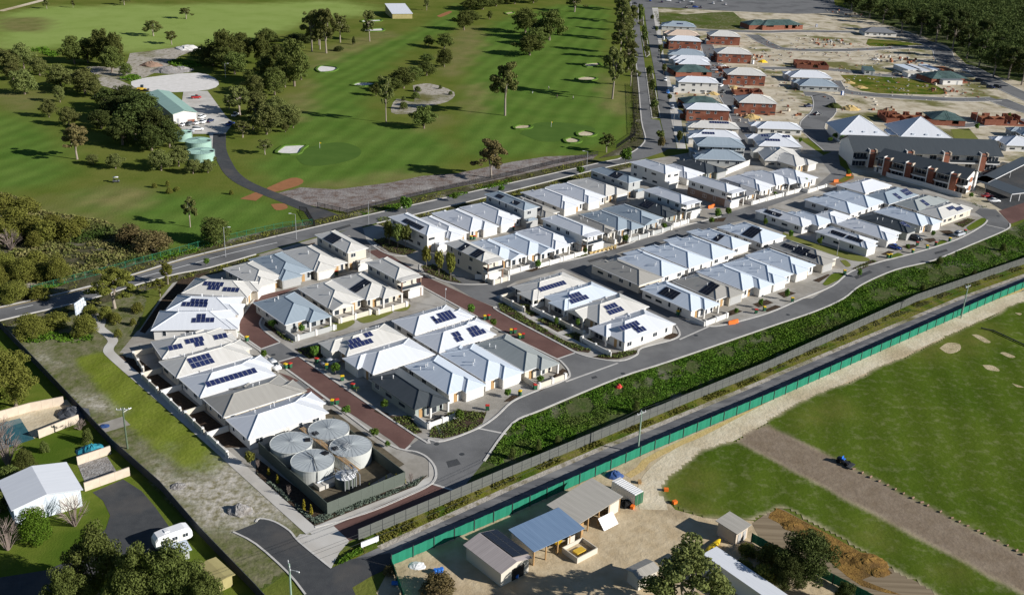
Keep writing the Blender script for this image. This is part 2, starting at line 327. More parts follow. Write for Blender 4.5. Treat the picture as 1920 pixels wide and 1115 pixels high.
def turf_mat(name, base, cols, bump=.35):
    m = bpy.data.materials.new(name); m.use_nodes = True; MATS[name] = m; n, l = m.node_tree.nodes, m.node_tree.links; b = n['Principled BSDF']; b.inputs['Roughness'].default_value = .95; b.inputs['Specular IOR Level'].default_value = 0
    tc = n.new('ShaderNodeTexCoord'); at = n.new('ShaderNodeVertexColor'); at.layer_name = 'turf'; sp = n.new('ShaderNodeSeparateColor'); l.new(at.outputs[0], sp.inputs[0])
    def pair(c, s):
        a = n.new('ShaderNodeTexNoise'); a.inputs['Scale'].default_value = s; a.inputs['Detail'].default_value = 8; a.inputs['Roughness'].default_value = .65; l.new(tc.outputs['Object'], a.inputs[0])
        r = n.new('ShaderNodeMapRange'); r.inputs[1].default_value = .36; r.inputs[2].default_value = .64; l.new(a.outputs[0], r.inputs[0])
        x = n.new('ShaderNodeMix'); x.data_type = 'RGBA'; l.new(r.outputs[0], x.inputs[0]); x.inputs[6].default_value = lin(c[0]); x.inputs[7].default_value = lin(c[1]); return x.outputs[2], a.outputs[0]
    cur, nf = pair(base, base[2])
    for k, c in enumerate(cols):
        o, _ = pair(c, c[2]); x = n.new('ShaderNodeMix'); x.data_type = 'RGBA'
        g = n.new('ShaderNodeMath'); g.operation = 'MULTIPLY_ADD'; g.inputs[1].default_value = 1.0; l.new(sp.outputs[k], g.inputs[0])
        h = n.new('ShaderNodeMath'); h.operation = 'MULTIPLY_ADD'; h.inputs[1].default_value = .7; h.inputs[2].default_value = -.35; l.new(nf, h.inputs[0])
        w = n.new('ShaderNodeMath'); w.operation = 'MULTIPLY'; l.new(sp.outputs[k], w.inputs[0]); l.new(h.outputs[0], w.inputs[1]); l.new(w.outputs[0], g.inputs[2]); g.use_clamp = True
        l.new(g.outputs[0], x.inputs[0]); l.new(cur, x.inputs[6]); l.new(o, x.inputs[7]); cur = x.outputs[2]
    mp = n.new('ShaderNodeMapping'); mp.inputs['Rotation'].default_value = (0, 0, R(12)); l.new(tc.outputs['Object'], mp.inputs[0]); wv = n.new('ShaderNodeTexWave'); wv.inputs['Scale'].default_value = .035; wv.inputs['Distortion'].default_value = 3; wv.inputs['Detail'].default_value = 3; wv.inputs['Detail Scale'].default_value = .5; l.new(mp.outputs[0], wv.inputs[0])
    ws = n.new('ShaderNodeMath'); ws.operation = 'MULTIPLY'; l.new(wv.outputs['Fac'], ws.inputs[0]); l.new(sp.outputs[0], ws.inputs[1]); wm = n.new('ShaderNodeMapRange'); wm.inputs[3].default_value = 1.0; wm.inputs[4].default_value = 1.22; l.new(ws.outputs[0], wm.inputs[0]); hs = n.new('ShaderNodeHueSaturation'); l.new(wm.outputs[0], hs.inputs['Value']); l.new(cur, hs.inputs['Color']); cur = hs.outputs[0]
    l.new(cur, b.inputs['Base Color']); bp = n.new('ShaderNodeBump'); bp.inputs['Strength'].default_value = bump; bp.inputs['Distance'].default_value = .3; nz = n.new('ShaderNodeTexNoise'); nz.inputs['Scale'].default_value = 1.3; nz.inputs['Detail'].default_value = 5; l.new(tc.outputs['Object'], nz.inputs[0]); l.new(nz.outputs[0], bp.inputs['Height']); l.new(bp.outputs[0], b.inputs['Normal'])
GR = ((.098, .130, .022), (.145, .158, .036), .06)
turf_mat('golf_grass', GR, [((.072, .132, .022), (.105, .165, .032), .05), ((.225, .300, .075), (.255, .325, .092), .03), ((.20, .18, .07), (.135, .15, .045), .12)])
turf_mat('reserve_ground', ((.095, .115, .03), (.20, .185, .115), .4), [((.125, .160, .020), (.155, .182, .030), .25), ((.56, .52, .46), (.20, .18, .10), .7)], .5)
turf_mat('field_ground', ((.52, .44, .31), (.44, .36, .235), .5), [((.052, .086, .009), (.078, .112, .014), .04), ((.125, .128, .030), (.09, .115, .018), .3), ((.245, .195, .145), (.195, .15, .105), .35)], .3)
ORD = ['', 'first', 'second', 'third', 'fourth', 'fifth', 'sixth', 'seventh', 'eighth', 'ninth', 'tenth', 'eleventh', 'twelfth', 'thirteenth', 'fourteenth', 'fifteenth', 'sixteenth']
NUM = ['no', 'one', 'two', 'three', 'four', 'five', 'six', 'seven', 'eight', 'nine', 'ten', 'eleven', 'twelve', 'thirteen', 'fourteen', 'fifteen', 'sixteen', 'seventeen', 'eighteen']
UA = R(41); UX = Vector((math.cos(UA), math.sin(UA))); UY = Vector((-math.sin(UA), math.cos(UA)))   # street grid of the village

# ================================================================ THE GROUND
structure(sheet('ground', [(-5000, -300), (5000, -300), (5000, 9000), (-5000, 9000)], 'rough_grass', 0))
# ---- golf course
FAIR = []
FAIR.append(('pale', [(-336.6,681.5), (-323.0,716.2), (-280.7,741.7), (-194.1,774.1), (-137.1,805.7), (-104.5,758.5), (-141.1,710.7), (-152.3,652.7), (-178.0,608.0), (-215.5,577.7), (-242.1,593.1), (-262.9,571.1), (-289.9,581.9)]))
FAIR.append(('fair', [(-50.9,816.3), (-61.2,732.0), (-75.1,666.5), (-100.3,612.6), (-112.2,560.6), (-104.4,513.2), (-98.6,461.7), (-96.4,379.0), (-88.7,350.6), (-73.7,346.3), (-49.0,349.6), (-36.2,362.8), (-23.8,395.5), (-37.5,432.5), (-62.8,442.5), (-75.1,512.5), (-72.5,554.0), (-63.4,634.8), (-43.9,707.0)]))
FAIR.append(('fair', [(25.2,831.1), (-19.6,730.9), (-28.3,643.0), (-29.4,548.4), (-22.7,475.1), (-25.7,425.4), (-20.7,395.9), (-2.2,392.9), (24.3,402.7), (44.5,434.3), (51.2,499.5), (45.3,516.5), (46.5,586.3), (53.3,677.1), (65.5,827.8)]))
FAIR.append(('fair', [(-220.1,432.8), (-197.5,419.9), (-174.0,383.4), (-158.6,359.1), (-156.1,341.4), (-164.8,328.0), (-170.0,325.8), (-198.7,340.4), (-248.1,421.7)]))
FAIR.append(('fair', [(-145.4,326.2), (-133.1,333.7), (-92.0,331.7), (-83.5,328.5), (-70.6,317.6), (-67.0,306.3), (-79.0,298.6), (-99.7,279.0), (-122.9,303.3), (-140.6,310.1)]))
DRY = [[(-105.6,519.5), (-107.2,473.8), (-93.6,437.4), (-94.3,467.8)], [(-118.1,591.2), (-107.0,624.6), (-92.8,672.6), (-78.4,665.7), (-100.7,586.8), (-109.4,553.7)], [(-42.8,690.5), (-31.5,710.1), (-23.4,644.2), (-35.0,547.2), (-41.6,560.4)], [(-25.2,522.1), (-18.5,523.4), (-18.3,460.0), (-24.9,469.4)], [(-39.3,427.7), (-31.8,447.7), (-36.1,457.0), (-45.5,455.4)], [(-149.3,322.8), (-133.6,335.1), (-123.5,332.0), (-124.3,309.5), (-139.5,315.7)], [(-154.0,316.6), (-140.4,307.5), (-124.2,306.9), (-121.9,298.4), (-145.7,308.2)], [(-331.7,671.1), (-304.4,672.8), (-285.1,629.7), (-309.5,623.6)], [(45.7,563.5), (52.7,517.9), (49.0,474.2), (40.6,486.3)], [(-220.9,466.9), (-211.4,457.6), (-209.5,437.1), (-230.1,454.2), (-237.3,469.5)], [(-72.5,344.9), (-48.8,348.1), (-34.0,364.8), (-35.0,369.9), (-63.3,350.9)]]
soft_ground('golf_course_grass', -430, 85, 262, 1000, 3.0, [([p for k, p in FAIR if k == 'fair'], 9, 2), ([p for k, p in FAIR if k == 'pale'], 14, 4), (DRY, 8, 3)], 'golf_grass', .012)
for q in ([(-83.7,380.8), (-80.6,396.8), (-70.4,404.5), (-61.6,395.7), (-61.6,382.2), (-70.9,371.8), (-78.8,371.5)], [(0.6,429.6), (7.5,449.4), (21.7,451.8), (33.1,444.0), (25.4,426.8), (11.2,418.1)]):
    sheet('putting_green', q, 'putting_green', .05, 4)
BUNK = [[(-107.4,546.8), (-107.0,556.0), (-101.2,555.4), (-97.0,552.6), (-97.7,543.4), (-103.9,539.3)], [(-83.4,510.9), (-81.2,517.7), (-74.7,519.0), (-72.2,515.6), (-76.7,509.7)], [(-91.5,396.0), (-83.1,398.3), (-83.4,392.3), (-83.9,384.6), (-92.2,384.9)],
  [(-108.7,716.3), (-97.3,722.4), (-95.9,715.6), (-106.6,708.0)], [(-102.2,678.3), (-91.2,686.5), (-89.4,676.1), (-100.5,672.8)], [(-2.1,440.7), (0.5,444.4), (5.4,444.3), (4.6,438.9), (-1.2,436.6)], [(24.8,434.6), (28.2,438.6), (33.1,434.8), (30.5,429.4), (25.4,429.1)],
  [(18.9,422.5), (22.0,426.3), (26.0,422.6), (24.4,418.0), (20.0,417.3)], [(29.6,550.3), (33.8,555.7), (40.4,553.5), (37.6,546.7), (30.5,545.6)], [(34.8,591.7), (43.4,596.8), (44.1,589.7), (36.6,582.3)], [(-13.8,778.5), (-8.4,784.1), (-6.4,779.2), (-11.2,769.8)]]
for i, q in enumerate(BUNK):
    sheet('sand_bunker', q, 'white_sand' if i < 5 else 'sand', .06, 4)
    strip('bunker_lip', smooth_line(q+[q[0]], 3), 1.1, 'fairway', .05, .45)
sheet('sandy_clearing', [(-53.6,516.6), (-45.5,523.1), (-32.2,505.1), (-33.9,484.2), (-44.0,471.4), (-48.7,457.4), (-57.2,458.5), (-58.0,485.5), (-49.4,481.4)], 'sandy_waste', .04, 3)
sheet('sand_patch', [(-213.5,570.0), (-205.1,580.1), (-190.6,598.4), (-181.9,589.6), (-185.8,568.0), (-183.5,538.2), (-187.9,503.3), (-207.1,512.5), (-221.9,530.1), (-208.6,532.9), (-205.3,540.9)], 'sandy_waste', .03, 3)
sheet('gravel_pad', [(-188.1,500.1), (-183.9,510.6), (-163.4,526.4), (-148.1,507.9), (-147.5,489.4), (-167.2,479.8), (-182.8,488.7)], 'white_sand', .05, 3)
sheet('service_yard', [(-158.0,484.4), (-147.3,486.5), (-126.9,441.5), (-120.0,428.2), (-117.4,398.1), (-112.5,387.9), (-116.9,387.2), (-124.8,409.5), (-133.1,408.2), (-140.6,420.2)], 'concrete', .04)
sheet('service_track', [(-221.9,530.1), (-189.5,496.6), (-180.6,486.1), (-185.7,479.2), (-198.1,488.8), (-210.8,511.8)], 'sandy_waste', .04)
strip('golf_path', [(-120.7,410.2), (-114.5,387.6), (-107.7,370.0), (-100.9,355.5), (-92.3,343.8), (-77.8,330.7), (-66.9,320.8)], 5.0, 'asphalt_dark', .06, 0, 4)
sheet('golf_path', [(-70.4,323.1), (-64.9,323.8), (-52.6,313.2), (-61.9,303.8)], 'asphalt_dark', .05)
sheet('clay_path', [(-85.7,341.6), (-80.1,354.3), (-75.4,352.5), (-75.6,346.1), (-82.4,337.4)], 'orange_clay', .05, 3)
sheet('clay_path', [(-88.2,336.7), (-84.9,334.1), (-86.0,327.4), (-91.7,328.9)], 'orange_clay', .05)
sheet('clay_path', [(-80.4,324.6), (-76.3,325.8), (-74.2,321.2), (-77.3,318.8)], 'orange_clay', .05, 3)
strip('golf_path', [(-342.8,694.8), (-341.1,714.2), (-338.6,752.4), (-337.8,789.9)], 5, 'sand', .05, 0, 3)
sheet('clay_path', [(-60.9,750.9), (-54.2,776.0), (-51.8,769.9), (-57.6,745.5)], 'orange_clay', .05, 3)
sheet('rough_stony_ground', [(-81.2,336.1), (-74.6,343.8), (-62.0,343.2), (-44.8,353.4), (-34.3,363.1), (-22.0,368.2), (-2.1,386.3), (10.9,395.8), (31.7,401.8), (29.2,394.6), (-1.7,365.9), (-29.8,344.4), (-54.5,319.6), (-64.9,323.8), (-75.0,328.1)], 'rocky_ground', .045)
sheet('scrub_ground', [(-170.0,325.8), (-154.0,316.6), (-147.7,307.9), (-130.5,303.6), (-122.3,298.3), (-112.0,286.5), (-102.4,278.7), (-102.9,271.2), (-107.7,263.5), (-116.7,254.9), (-124.6,246.7), (-128.6,237.4), (-134.3,232.6), (-174.2,293.6)], 'grey_scrub_ground', .04, 2)
strip('limestone_track', [(-131.0,246.9), (-118.2,258.5), (-110.5,267.2), (-105.8,269.8)], 3, 'sandy_waste', .06, 0, 3)

# ---- the main road along the golf course and the avenue
NU = [(-133.2,230.5), (-128.0,236.2), (-116.3,246.6), (-103.7,260.0), (-92.8,274.4), (-76.9,290.0), (-62.1,304.2), (-52.6,313.0), (-30.0,333.4), (-1.6,359.2), (33.2,391.3)]
NL = [(-129.4,222.8), (-124.4,228.5), (-110.0,241.3), (-98.8,254.9), (-91.8,262.3), (-84.5,267.7), (-74.3,279.2), (-60.4,295.2), (-43.7,310.0), (-24.1,327.9), (-1.5,349.7), (28.4,379.0), (45.6,393.9)]
AV = [(52.6,424.6), (55.0,462.3), (62.1,552.5), (72.3,692.0), (83.6,833.0), (90.2,916.5)]
sheet('road', NU+[(43.1,401.2)]+AV+[(96.4,918.4), (89.0,834.5), (77.4,693.3), (66.9,553.5), (59.8,465.7), (63.3,463.7), (60.9,414.2), (59.0,409.9)]+NL[::-1], 'asphalt', .07)
sheet('road', [(108.8,922.3), (100.3,837.8), (88.5,695.9), (77.7,555.6), (68.8,464.6), (64.8,414.8), (60.9,414.2), (64.0,466.4), (71.9,554.5), (82.2,694.4), (93.8,835.9), (100.5,919.7)], 'asphalt', .072)
for q in ([(81.0,751.1), (84.1,739.8), (91.2,820.5), (89.5,834.7)], [(79.7,715.6), (82.8,713.6), (76.3,630.1), (73.3,620.7)], [(69.5,587.2), (72.9,584.0), (64.2,469.0), (60.3,467.0)]):
    sheet('planted_median', q, 'grey_scrub_ground', .10); strip('kerb', q+[q[0]], .35, 'kerb', .08, .1)
sheet('avenue_verge', [(100.3,837.8), (88.5,695.9), (77.7,555.6), (68.8,464.6), (65.1,414.8), (68.8,416.4), (73.9,470.6), (78.5,542.1), (85.5,636.6), (105.1,839.2)], 'concrete', .055)
sheet('avenue_verge', [(82.5,832.7), (71.0,691.7), (59.2,552.0), (51.3,461.7), (46.0,425.7), (39.9,411.0), (31.4,395.9), (44.8,405.7), (51.3,419.5)]+AV, 'grey_scrub_ground', .05)
sheet('car_park', [(90.4,934.7), (83.2,840.4), (117.1,842.6), (162.5,836.9), (211.6,836.1), (260.4,853.3), (267.4,870.2), (260.1,899.7), (283.8,996.5)], 'asphalt', .05)
strip('kerb', smooth_line(NU+[(40.8,398.5)]+AV, 4), .5, 'kerb', .07, .1)
strip('kerb', smooth_line(NL[:7], 4), .45, 'kerb', .07, .1); strip('kerb', smooth_line(NL[8:], 4), .45, 'kerb', .07, .1)
sheet('road_verge', offset_line(NU, 6)+NU[::-1], 'grey_scrub_ground', .05)
strip('centre_line', [(-102.5,256.8), (-93.3,266.3), (-81.9,278.8), (-70.4,289.4)], .25, 'white_line', .085, 0, 3)
strip('edge_line', [(-127.7,235.5), (-115.8,245.6), (-103.6,259.0), (-92.5,273.4), (-76.6,288.7)], .2, 'yellow_line', .085, 0, 3)
strip('lane_dash', [(-123.8,235.3), (-120.6,238.2)], .25, 'white_line', .085)

sheet('road_verge', offset_line(NL[:7], -.4)+offset_line(NL[:7], -5)[::-1], 'grey_scrub_ground', .052)
sheet('road_verge', offset_line(NL[8:], -.4)+offset_line(NL[8:], -5.5)[::-1], 'grey_scrub_ground', .052)
# ---- the village paving and streets
sheet('village_paving', [(-89.7,226.6), (-90.9,245.3), (-91.0,261.1), (-74.1,278.4), (-60.2,294.3), (-41.4,310.7), (-1.5,347.8), (28.3,377.5), (47.7,394.2), (71.1,411.7), (106.7,436.7), (120.9,439.0), (128.7,386.0), (146.4,378.0), (165.3,354.9), (169.8,340.9),
   (163.2,328.8), (144.0,311.4), (127.3,296.6), (112.9,287.4), (99.2,274.6), (90.9,263.7), (65.8,242.6), (38.1,221.1), (25.2,211.5), (7.3,195.2), (1.1,189.0), (-4.2,173.9), (-8.3,163.0), (-26.2,147.0), (-29.8,149.5), (-33.0,149.3), (-92.9,215.4)], 'driveway', .03)
MU = [(-20.1,176.6), (-17.3,181.9), (-12.6,181.0), (-6.1,186.3), (0.9,197.9), (5.3,202.8), (12.6,209.4), (13.8,213.5), (12.1,218.5), (11.0,219.8)]
sheet('road', [(-19.1,178.7), (-17.3,181.7), (-12.6,180.9), (-6.1,186.3), (-2.4,191.5), (0.9,198.2), (5.3,202.8), (12.9,209.6), (13.8,213.5), (12.1,218.5), (11.0,219.8), (15.6,223.4), (19.6,221.1), (25.9,220.0), (30.3,223.6), (31.9,227.5), (39.5,232.5), (42.3,236.0), (42.1,241.1), (45.1,244.7), (49.9,241.8), (55.3,243.4), (67.7,251.7), (79.2,262.5),
   (82.3,263.1), (90.3,272.7), (99.0,284.6), (110.0,293.4), (118.7,299.1), (132.6,309.1), (144.3,318.8), (156.5,332.0), (160.6,338.0), (159.7,346.5), (163.3,351.3), (168.6,350.5), (167.1,335.4), (163.2,328.8), (144.0,311.4), (127.3,296.6), (112.9,287.4), (99.2,274.6), (90.9,263.7), (80.7,254.1), (65.8,242.6), (38.1,221.1), (25.2,211.5), (7.3,195.2), (1.1,189.0), (-4.2,173.9), (-8.3,163.0), (-13.7,165.5), (-13.3,170.1), (-15.0,174.0), (-20.1,176.6)], 'asphalt', .05)
sheet('red_paved_road', [(169.0,349.1), (182.6,359.9), (188.7,363.8), (180.8,346.2), (167.2,335.0)], 'red_paving', .055)
sheet('red_paved_road', [(-29.7,151.1), (-13.7,165.5), (-8.3,163.0), (-26.2,147.0), (-27.7,148.7)], 'red_paving', .06)
sheet('red_paved_road', [(-43.0,285.3), (-34.3,273.9), (-24.5,260.9), (-13.3,246.9), (-1.9,233.3), (11.0,219.8), (15.6,223.4), (0.2,241.2), (-3.7,247.6), (-10.1,253.5), (-25.3,268.7), (-39.4,287.6)], 'red_paving', .06)
sheet('red_paved_road', [(-63.4,252.3), (-66.9,248.6), (-67.4,237.3), (-67.2,230.8), (-66.1,227.2), (-58.5,218.7), (-54.8,222.7), (-59.9,228.6), (-62.1,232.9), (-62.2,237.8), (-63.0,247.5), (-57.1,256.8), (-63.8,251.8)], 'red_paving', .06)
sheet('road_table', [(-58.5,218.7), (-54.8,222.7), (-48.9,216.2), (-52.9,212.6)], 'asphalt', .065)
sheet('red_paved_road', [(-52.9,212.6), (-48.9,216.2), (-18.4,182.1), (-20.1,176.5), (-23.4,180.7), (-35.8,193.4)], 'red_paving', .06)
sheet('lane', [(-3.7,266.9), (-1.0,270.6), (4.6,277.8), (10.9,281.6), (23.4,289.5), (37.0,302.6), (45.2,309.7), (60.0,323.7), (88.6,350.8), (101.9,361.1), (108.8,367.7), (120.7,388.3), (121.9,411.2), (133.3,425.3), (127.6,400.4), (128.8,385.8), (102.3,358.8), (87.0,343.1), (85.1,334.3), (69.1,322.8), (56.0,310.9), (32.9,294.0), (23.0,281.9), (20.4,277.4), (22.4,271.5), (45.3,259.1), (45.1,244.7), (42.1,241.1), (21.9,269.0), (14.3,277.7), (6.7,271.4), (0.9,266.7), (-1.6,262.6), (5.1,251.4), (-3.7,248.2), (-10.1,253.5), (-26.1,274.8), (-13.0,267.3)], 'asphalt', .045)
sheet('road_table', [(-43.0,286.1), (-39.4,287.6), (-44.2,293.2), (-47.9,307.3), (-55.9,297.8), (-53.7,292.1), (-50.3,298.4), (-44.6,287.4)], 'asphalt', .062)
for ln in ([(-49.3,216.1), (-18.5,182.5), (-15.6,181.2), (-12.6,180.9), (-6.1,186.3), (-2.4,191.5), (0.9,198.2), (5.3,202.8), (12.9,209.6), (13.8,213.5), (12.1,218.5), (10.4,220.4), (-1.9,233.3), (-9.1,242.4), (-13.4,247.2), (-24.5,260.2)],
           [(-64.1,223.8), (-47.5,205.9), (-35.6,192.3), (-23.2,178.6), (-17.6,176.3), (-15.0,174.0), (-13.3,170.1), (-13.7,165.5), (-18.5,160.5), (-25.0,155.0), (-32.8,150.5)],
           [(-44.0,294.4), (-42.1,290.0), (-36.1,282.9), (-30.6,282.9)], [(-26.6,276.4), (-25.5,270.4), (-19.0,264.7), (-13.4,262.9), (-4.2,264.8), (-3.8,267.7), (-0.3,271.6), (10.9,281.6)],
           [(-3.9,248.7), (-3.4,245.9), (12.1,227.9), (15.6,223.7), (19.6,221.1), (25.9,220.0), (30.3,223.6), (31.9,227.5), (39.5,232.5), (42.3,236.0), (42.1,241.1)],
           [(45.1,244.7), (49.9,241.8), (55.3,243.4), (67.7,251.7), (79.2,262.5), (90.3,272.7), (99.0,284.6), (110.0,293.4), (118.7,299.1), (132.6,309.1), (144.3,318.8), (156.5,332.0), (160.6,338.0)],
           [(167.1,335.4), (163.2,328.8), (144.0,311.4), (127.3,296.6), (112.9,287.4), (99.2,274.6), (90.9,263.7), (80.7,254.1), (65.8,242.6), (38.1,221.1), (25.2,211.5), (7.3,195.2), (1.1,189.0), (-4.2,173.9)],
           [(10.5,281.0), (16.4,284.4), (23.0,289.5), (32.4,298.0), (37.0,302.6), (38.1,306.4), (45.2,309.7), (50.8,316.7), (60.0,323.7), (68.7,330.9)],
           [(-58.5,218.7), (-66.1,227.2), (-67.2,230.8), (-67.4,237.3), (-66.9,248.6)], [(-54.8,222.7), (-59.9,228.6), (-62.1,232.9), (-62.2,237.8)], [(-51.7,207.3), (-58.9,218.4)]):
    strip('kerb', ln, .45, 'kerb', .05, .12, 4)
for a, b in (((-58.5,218.7), (-54.8,222.7)), ((-52.9,212.6), (-48.9,216.2)), ((11.3,219.8), (15.6,223.4)), ((-20.1,176.6), (-19.1,178.7)), ((-13.7,165.5), (-8.3,163.0)), ((-6.1,186.5), (0.0,184.6)), ((12.9,208.5), (25.5,218.9)), ((41.9,233.2), (50.5,241.7)), ((158.2,332.9), (163.7,328.9))):
    strip('pavement_band', [a, b], .5, 'kerb', .075)
for q in ([(-51.8,207.4), (-49.2,206.0), (-46.5,204.0), (-47.5,202.7)], [(-44.8,199.8), (-43.5,200.8), (-39.5,196.6), (-40.6,194.8)]):
    sheet('parking_bay', q, 'red_paving', .065)
sheet('parking_bay', [(-47.6,202.1), (-46.5,203.9), (-43.7,201.1), (-44.9,199.5)], 'asphalt', .065)

# ---- footpaths, lawns and planting beds in the village
strip('footpath', [(-103.6,234.6), (-100.5,230.5), (-99.4,226.6), (-95.9,223.0), (-93.6,219.7), (-93.1,215.4), (-89.9,211.0), (-74.1,194.0), (-57.8,176.4), (-33.0,149.1)], 2.3, 'concrete', .08, 0, 3)
sheet('footpath', [(-46.6,165.1), (-33.0,150.5), (-14.4,167.7), (-15.0,174.0), (-13.3,170.1), (-13.9,165.2), (-32.9,148.4), (-45.8,161.6)], 'concrete', .07)
sheet('concrete_apron', [(-33.1,148.4), (-29.6,151.1), (-26.2,147.0), (-27.4,143.7), (-28.0,139.6), (-35.4,147.3), (-35.0,148.4)], 'concrete', .065)
strip('footpath', [(-3.9,256.0), (-1.4,252.6), (5.8,241.7), (12.6,233.6), (19.0,227.0), (20.2,224.2)], 2.0, 'concrete', .085, 0, 3)
for q in ([(-3.5,250.5), (-2.1,251.3), (12.2,231.0), (19.5,225.2), (18.8,223.7), (15.9,224.5), (12.1,228.9), (-2.7,245.9)], [(19.6,221.6), (23.0,223.7), (30.6,226.2), (30.6,224.4), (26.0,221.1), (21.5,220.3)], [(37.9,233.2), (39.7,237.3), (42.1,236.3), (40.5,233.1)], [(0.8,251.0), (4.7,250.8), (7.7,244.7), (5.1,243.3)], [(6.5,241.2), (10.0,244.4), (14.5,237.0), (11.7,234.6)], [(13.2,233.2), (16.7,235.1), (21.7,228.3), (19.0,227.5)],
          [(-25.4,190.2), (-20.4,190.1), (-17.2,183.8), (-18.8,183.1)], [(-15.7,182.3), (-15.2,189.4), (-10.7,193.7), (-4.4,193.1), (-5.1,188.5), (-8.0,184.5), (-12.7,181.8)], [(6.2,204.1), (12.4,215.0), (13.5,213.8), (12.9,210.4), (7.1,203.6)], [(0.9,201.2), (2.6,200.7), (0.9,198.5), (-0.9,198.0)],
          [(-61.0,234.1), (-56.9,229.0), (-51.6,222.7), (-54.6,224.6), (-60.8,231.7)], [(-50.6,219.2), (-45.2,222.5), (-43.3,215.6), (-46.2,214.6)], [(-27.7,192.3), (-24.7,190.9), (-25.6,189.7), (-28.2,191.7)],
          [(-42.8,294.5), (-39.5,297.3), (-28.6,287.0), (-31.4,282.9), (-36.3,285.0)], [(-26.2,275.4), (-22.6,276.9), (-13.8,263.8), (-19.1,265.6), (-24.8,271.0)], [(-9.4,264.2), (-4.3,268.2), (-3.9,266.3), (-7.9,264.1)],
          [(3.1,274.5), (10.1,281.0), (10.5,279.4), (5.4,274.2)], [(16.9,286.6), (22.3,292.2), (21.8,288.8), (18.5,286.8)], [(31.3,299.6), (36.9,306.2), (36.5,302.6), (32.1,298.5)], [(45.4,311.6), (50.3,316.6), (50.1,314.7), (46.2,310.4)], [(65.0,327.7), (70.3,329.7), (68.6,325.4), (64.9,324.3)],
          [(73.2,265.7), (76.5,267.9), (78.6,266.2), (74.5,262.6)], [(64.8,257.3), (69.2,260.8), (70.7,258.8), (66.1,255.3)], [(67.3,253.9), (70.9,257.3), (72.6,256.3), (67.7,252.5)], [(55.2,249.8), (59.5,253.8), (61.1,252.2), (57.2,248.9)], [(85.6,276.2), (91.5,281.7), (91.9,281.0), (87.2,275.0)],
          [(147.3,333.0), (154.5,339.1), (156.6,337.9), (148.9,329.1)], [(139.4,324.8), (143.1,325.7), (143.8,323.6), (140.6,320.6)], [(131.0,316.0), (135.0,317.4), (134.9,314.8), (132.2,312.8)], [(121.5,308.3), (126.2,310.5), (126.4,308.4), (123.1,305.6)], [(112.6,300.1), (116.0,303.6), (117.8,303.0), (114.1,299.5)], [(99.9,286.9), (108.2,294.8), (109.9,293.9), (101.7,285.6)]):
    sheet('planting_bed', q, 'mulch', .09)
for q in ([(-47.2,230.6), (-44.3,234.6), (-40.2,237.2), (-39.0,235.1), (-41.4,230.9), (-45.2,229.5)], [(-39.2,237.8), (-35.9,242.1), (-32.4,244.4), (-30.3,242.6), (-33.4,237.9), (-36.7,235.3)], [(-31.5,244.8), (-29.9,246.7), (-27.5,248.4), (-26.3,246.5), (-29.5,243.3)], [(-31.3,245.5), (-28.8,248.1), (-26.4,247.8), (-26.9,244.2), (-29.6,243.4)], [(86.3,317.0), (94.5,307.8), (107.6,296.3), (103.9,293.2), (98.1,297.1), (86.5,310.2)], [(98.2,293.3), (100.0,293.9), (100.4,289.8), (98.7,288.2)]):
    sheet('lawn', q, 'lawn_dry', .085, 3)
for q in ([(87.9,273.8), (92.6,281.8), (95.6,283.2), (96.0,280.8), (89.3,273.2)], [(150.3,329.7), (159.6,340.2), (159.5,336.4), (150.6,326.6)], [(113.7,297.3), (118.3,302.1), (119.3,299.5), (115.5,296.8)], [(133.4,311.3), (137.1,315.9), (138.0,313.9), (133.5,310.1)]):
    sheet('lawn', q, 'lawn', .09, 3)
sheet('tank_yard', [(-48.7,175.7), (-39.5,184.2), (-37.3,192.1), (-19.5,171.8), (-31.5,155.8)], 'wood_deck', .06)
sheet('planting_bed', [(-46.9,166.3), (-48.3,172.0), (-31.9,156.0), (-18.6,164.5), (-14.7,168.4), (-16.4,164.6), (-32.9,150.9)], 'mulch', .08)
sheet('planting_bed', [(-89.9,212.8), (-84.0,210.6), (-50.5,175.6), (-57.2,175.0), (-83.2,204.1)], 'mulch', .05)

sheet('planting_bed', [(-89.3,225.4), (-90.2,243.3), (-89.9,258.5), (-83.5,265.4), (-85.2,259.8), (-87.3,247.1), (-87.7,235.6), (-87.7,224.6)], 'mulch', .06)
sheet('planting_bed', [(-74.8,275.3), (-59.5,290.7), (-58.9,287.6), (-72.8,273.0)], 'mulch', .06)
# ---- reserve and neighbours on the west side
sheet('reserve', [(-124.0,227.6), (-109.7,240.7), (-100.6,251.4), (-94.2,245.0), (-89.7,226.6), (-89.9,215.7), (-32.5,148.7), (-33.5,139.9), (-38.7,132.3), (-76.7,174.3), (-122.7,224.9)], 'sandy_grass', .02)
LAWN = [[(-98.7,210.0), (-93.1,214.6), (-90.4,211.4), (-58.3,175.0), (-53.4,169.7), (-57.5,165.3), (-64.8,169.8), (-69.2,173.9), (-79.6,185.9), (-85.9,194.0), (-93.6,203.2)]]
SANDY = [[(-91.1,194.7), (-87.4,193.2), (-81.1,186.3), (-84.5,187.2), (-88.5,190.2)], [(-112.8,215.6), (-109.5,216.6), (-100.9,205.1), (-103.5,204.9)], [(-72.9,174.6), (-68.1,172.0), (-62.5,166.7), (-56.9,164.8), (-52.4,168.9), (-45.8,161.6), (-45.1,164.8), (-36.4,152.2), (-38.9,150.5), (-45.4,149.3), (-52.9,151.1), (-60.2,159.3), (-65.9,163.3)]]
soft_ground('reserve_grass', -125, -25, 128, 245, 1.0, [(LAWN, .9, .5), (SANDY, 4.5, 2.5)], 'reserve_ground', .034, [(-124.0,227.6), (-109.7,240.7), (-100.6,251.4), (-94.2,245.0), (-89.7,226.6), (-89.9,215.7), (-31.5,148.0), (-33.5,139.9), (-38.7,132.4), (-76.7,174.3), (-122.6,224.7)])
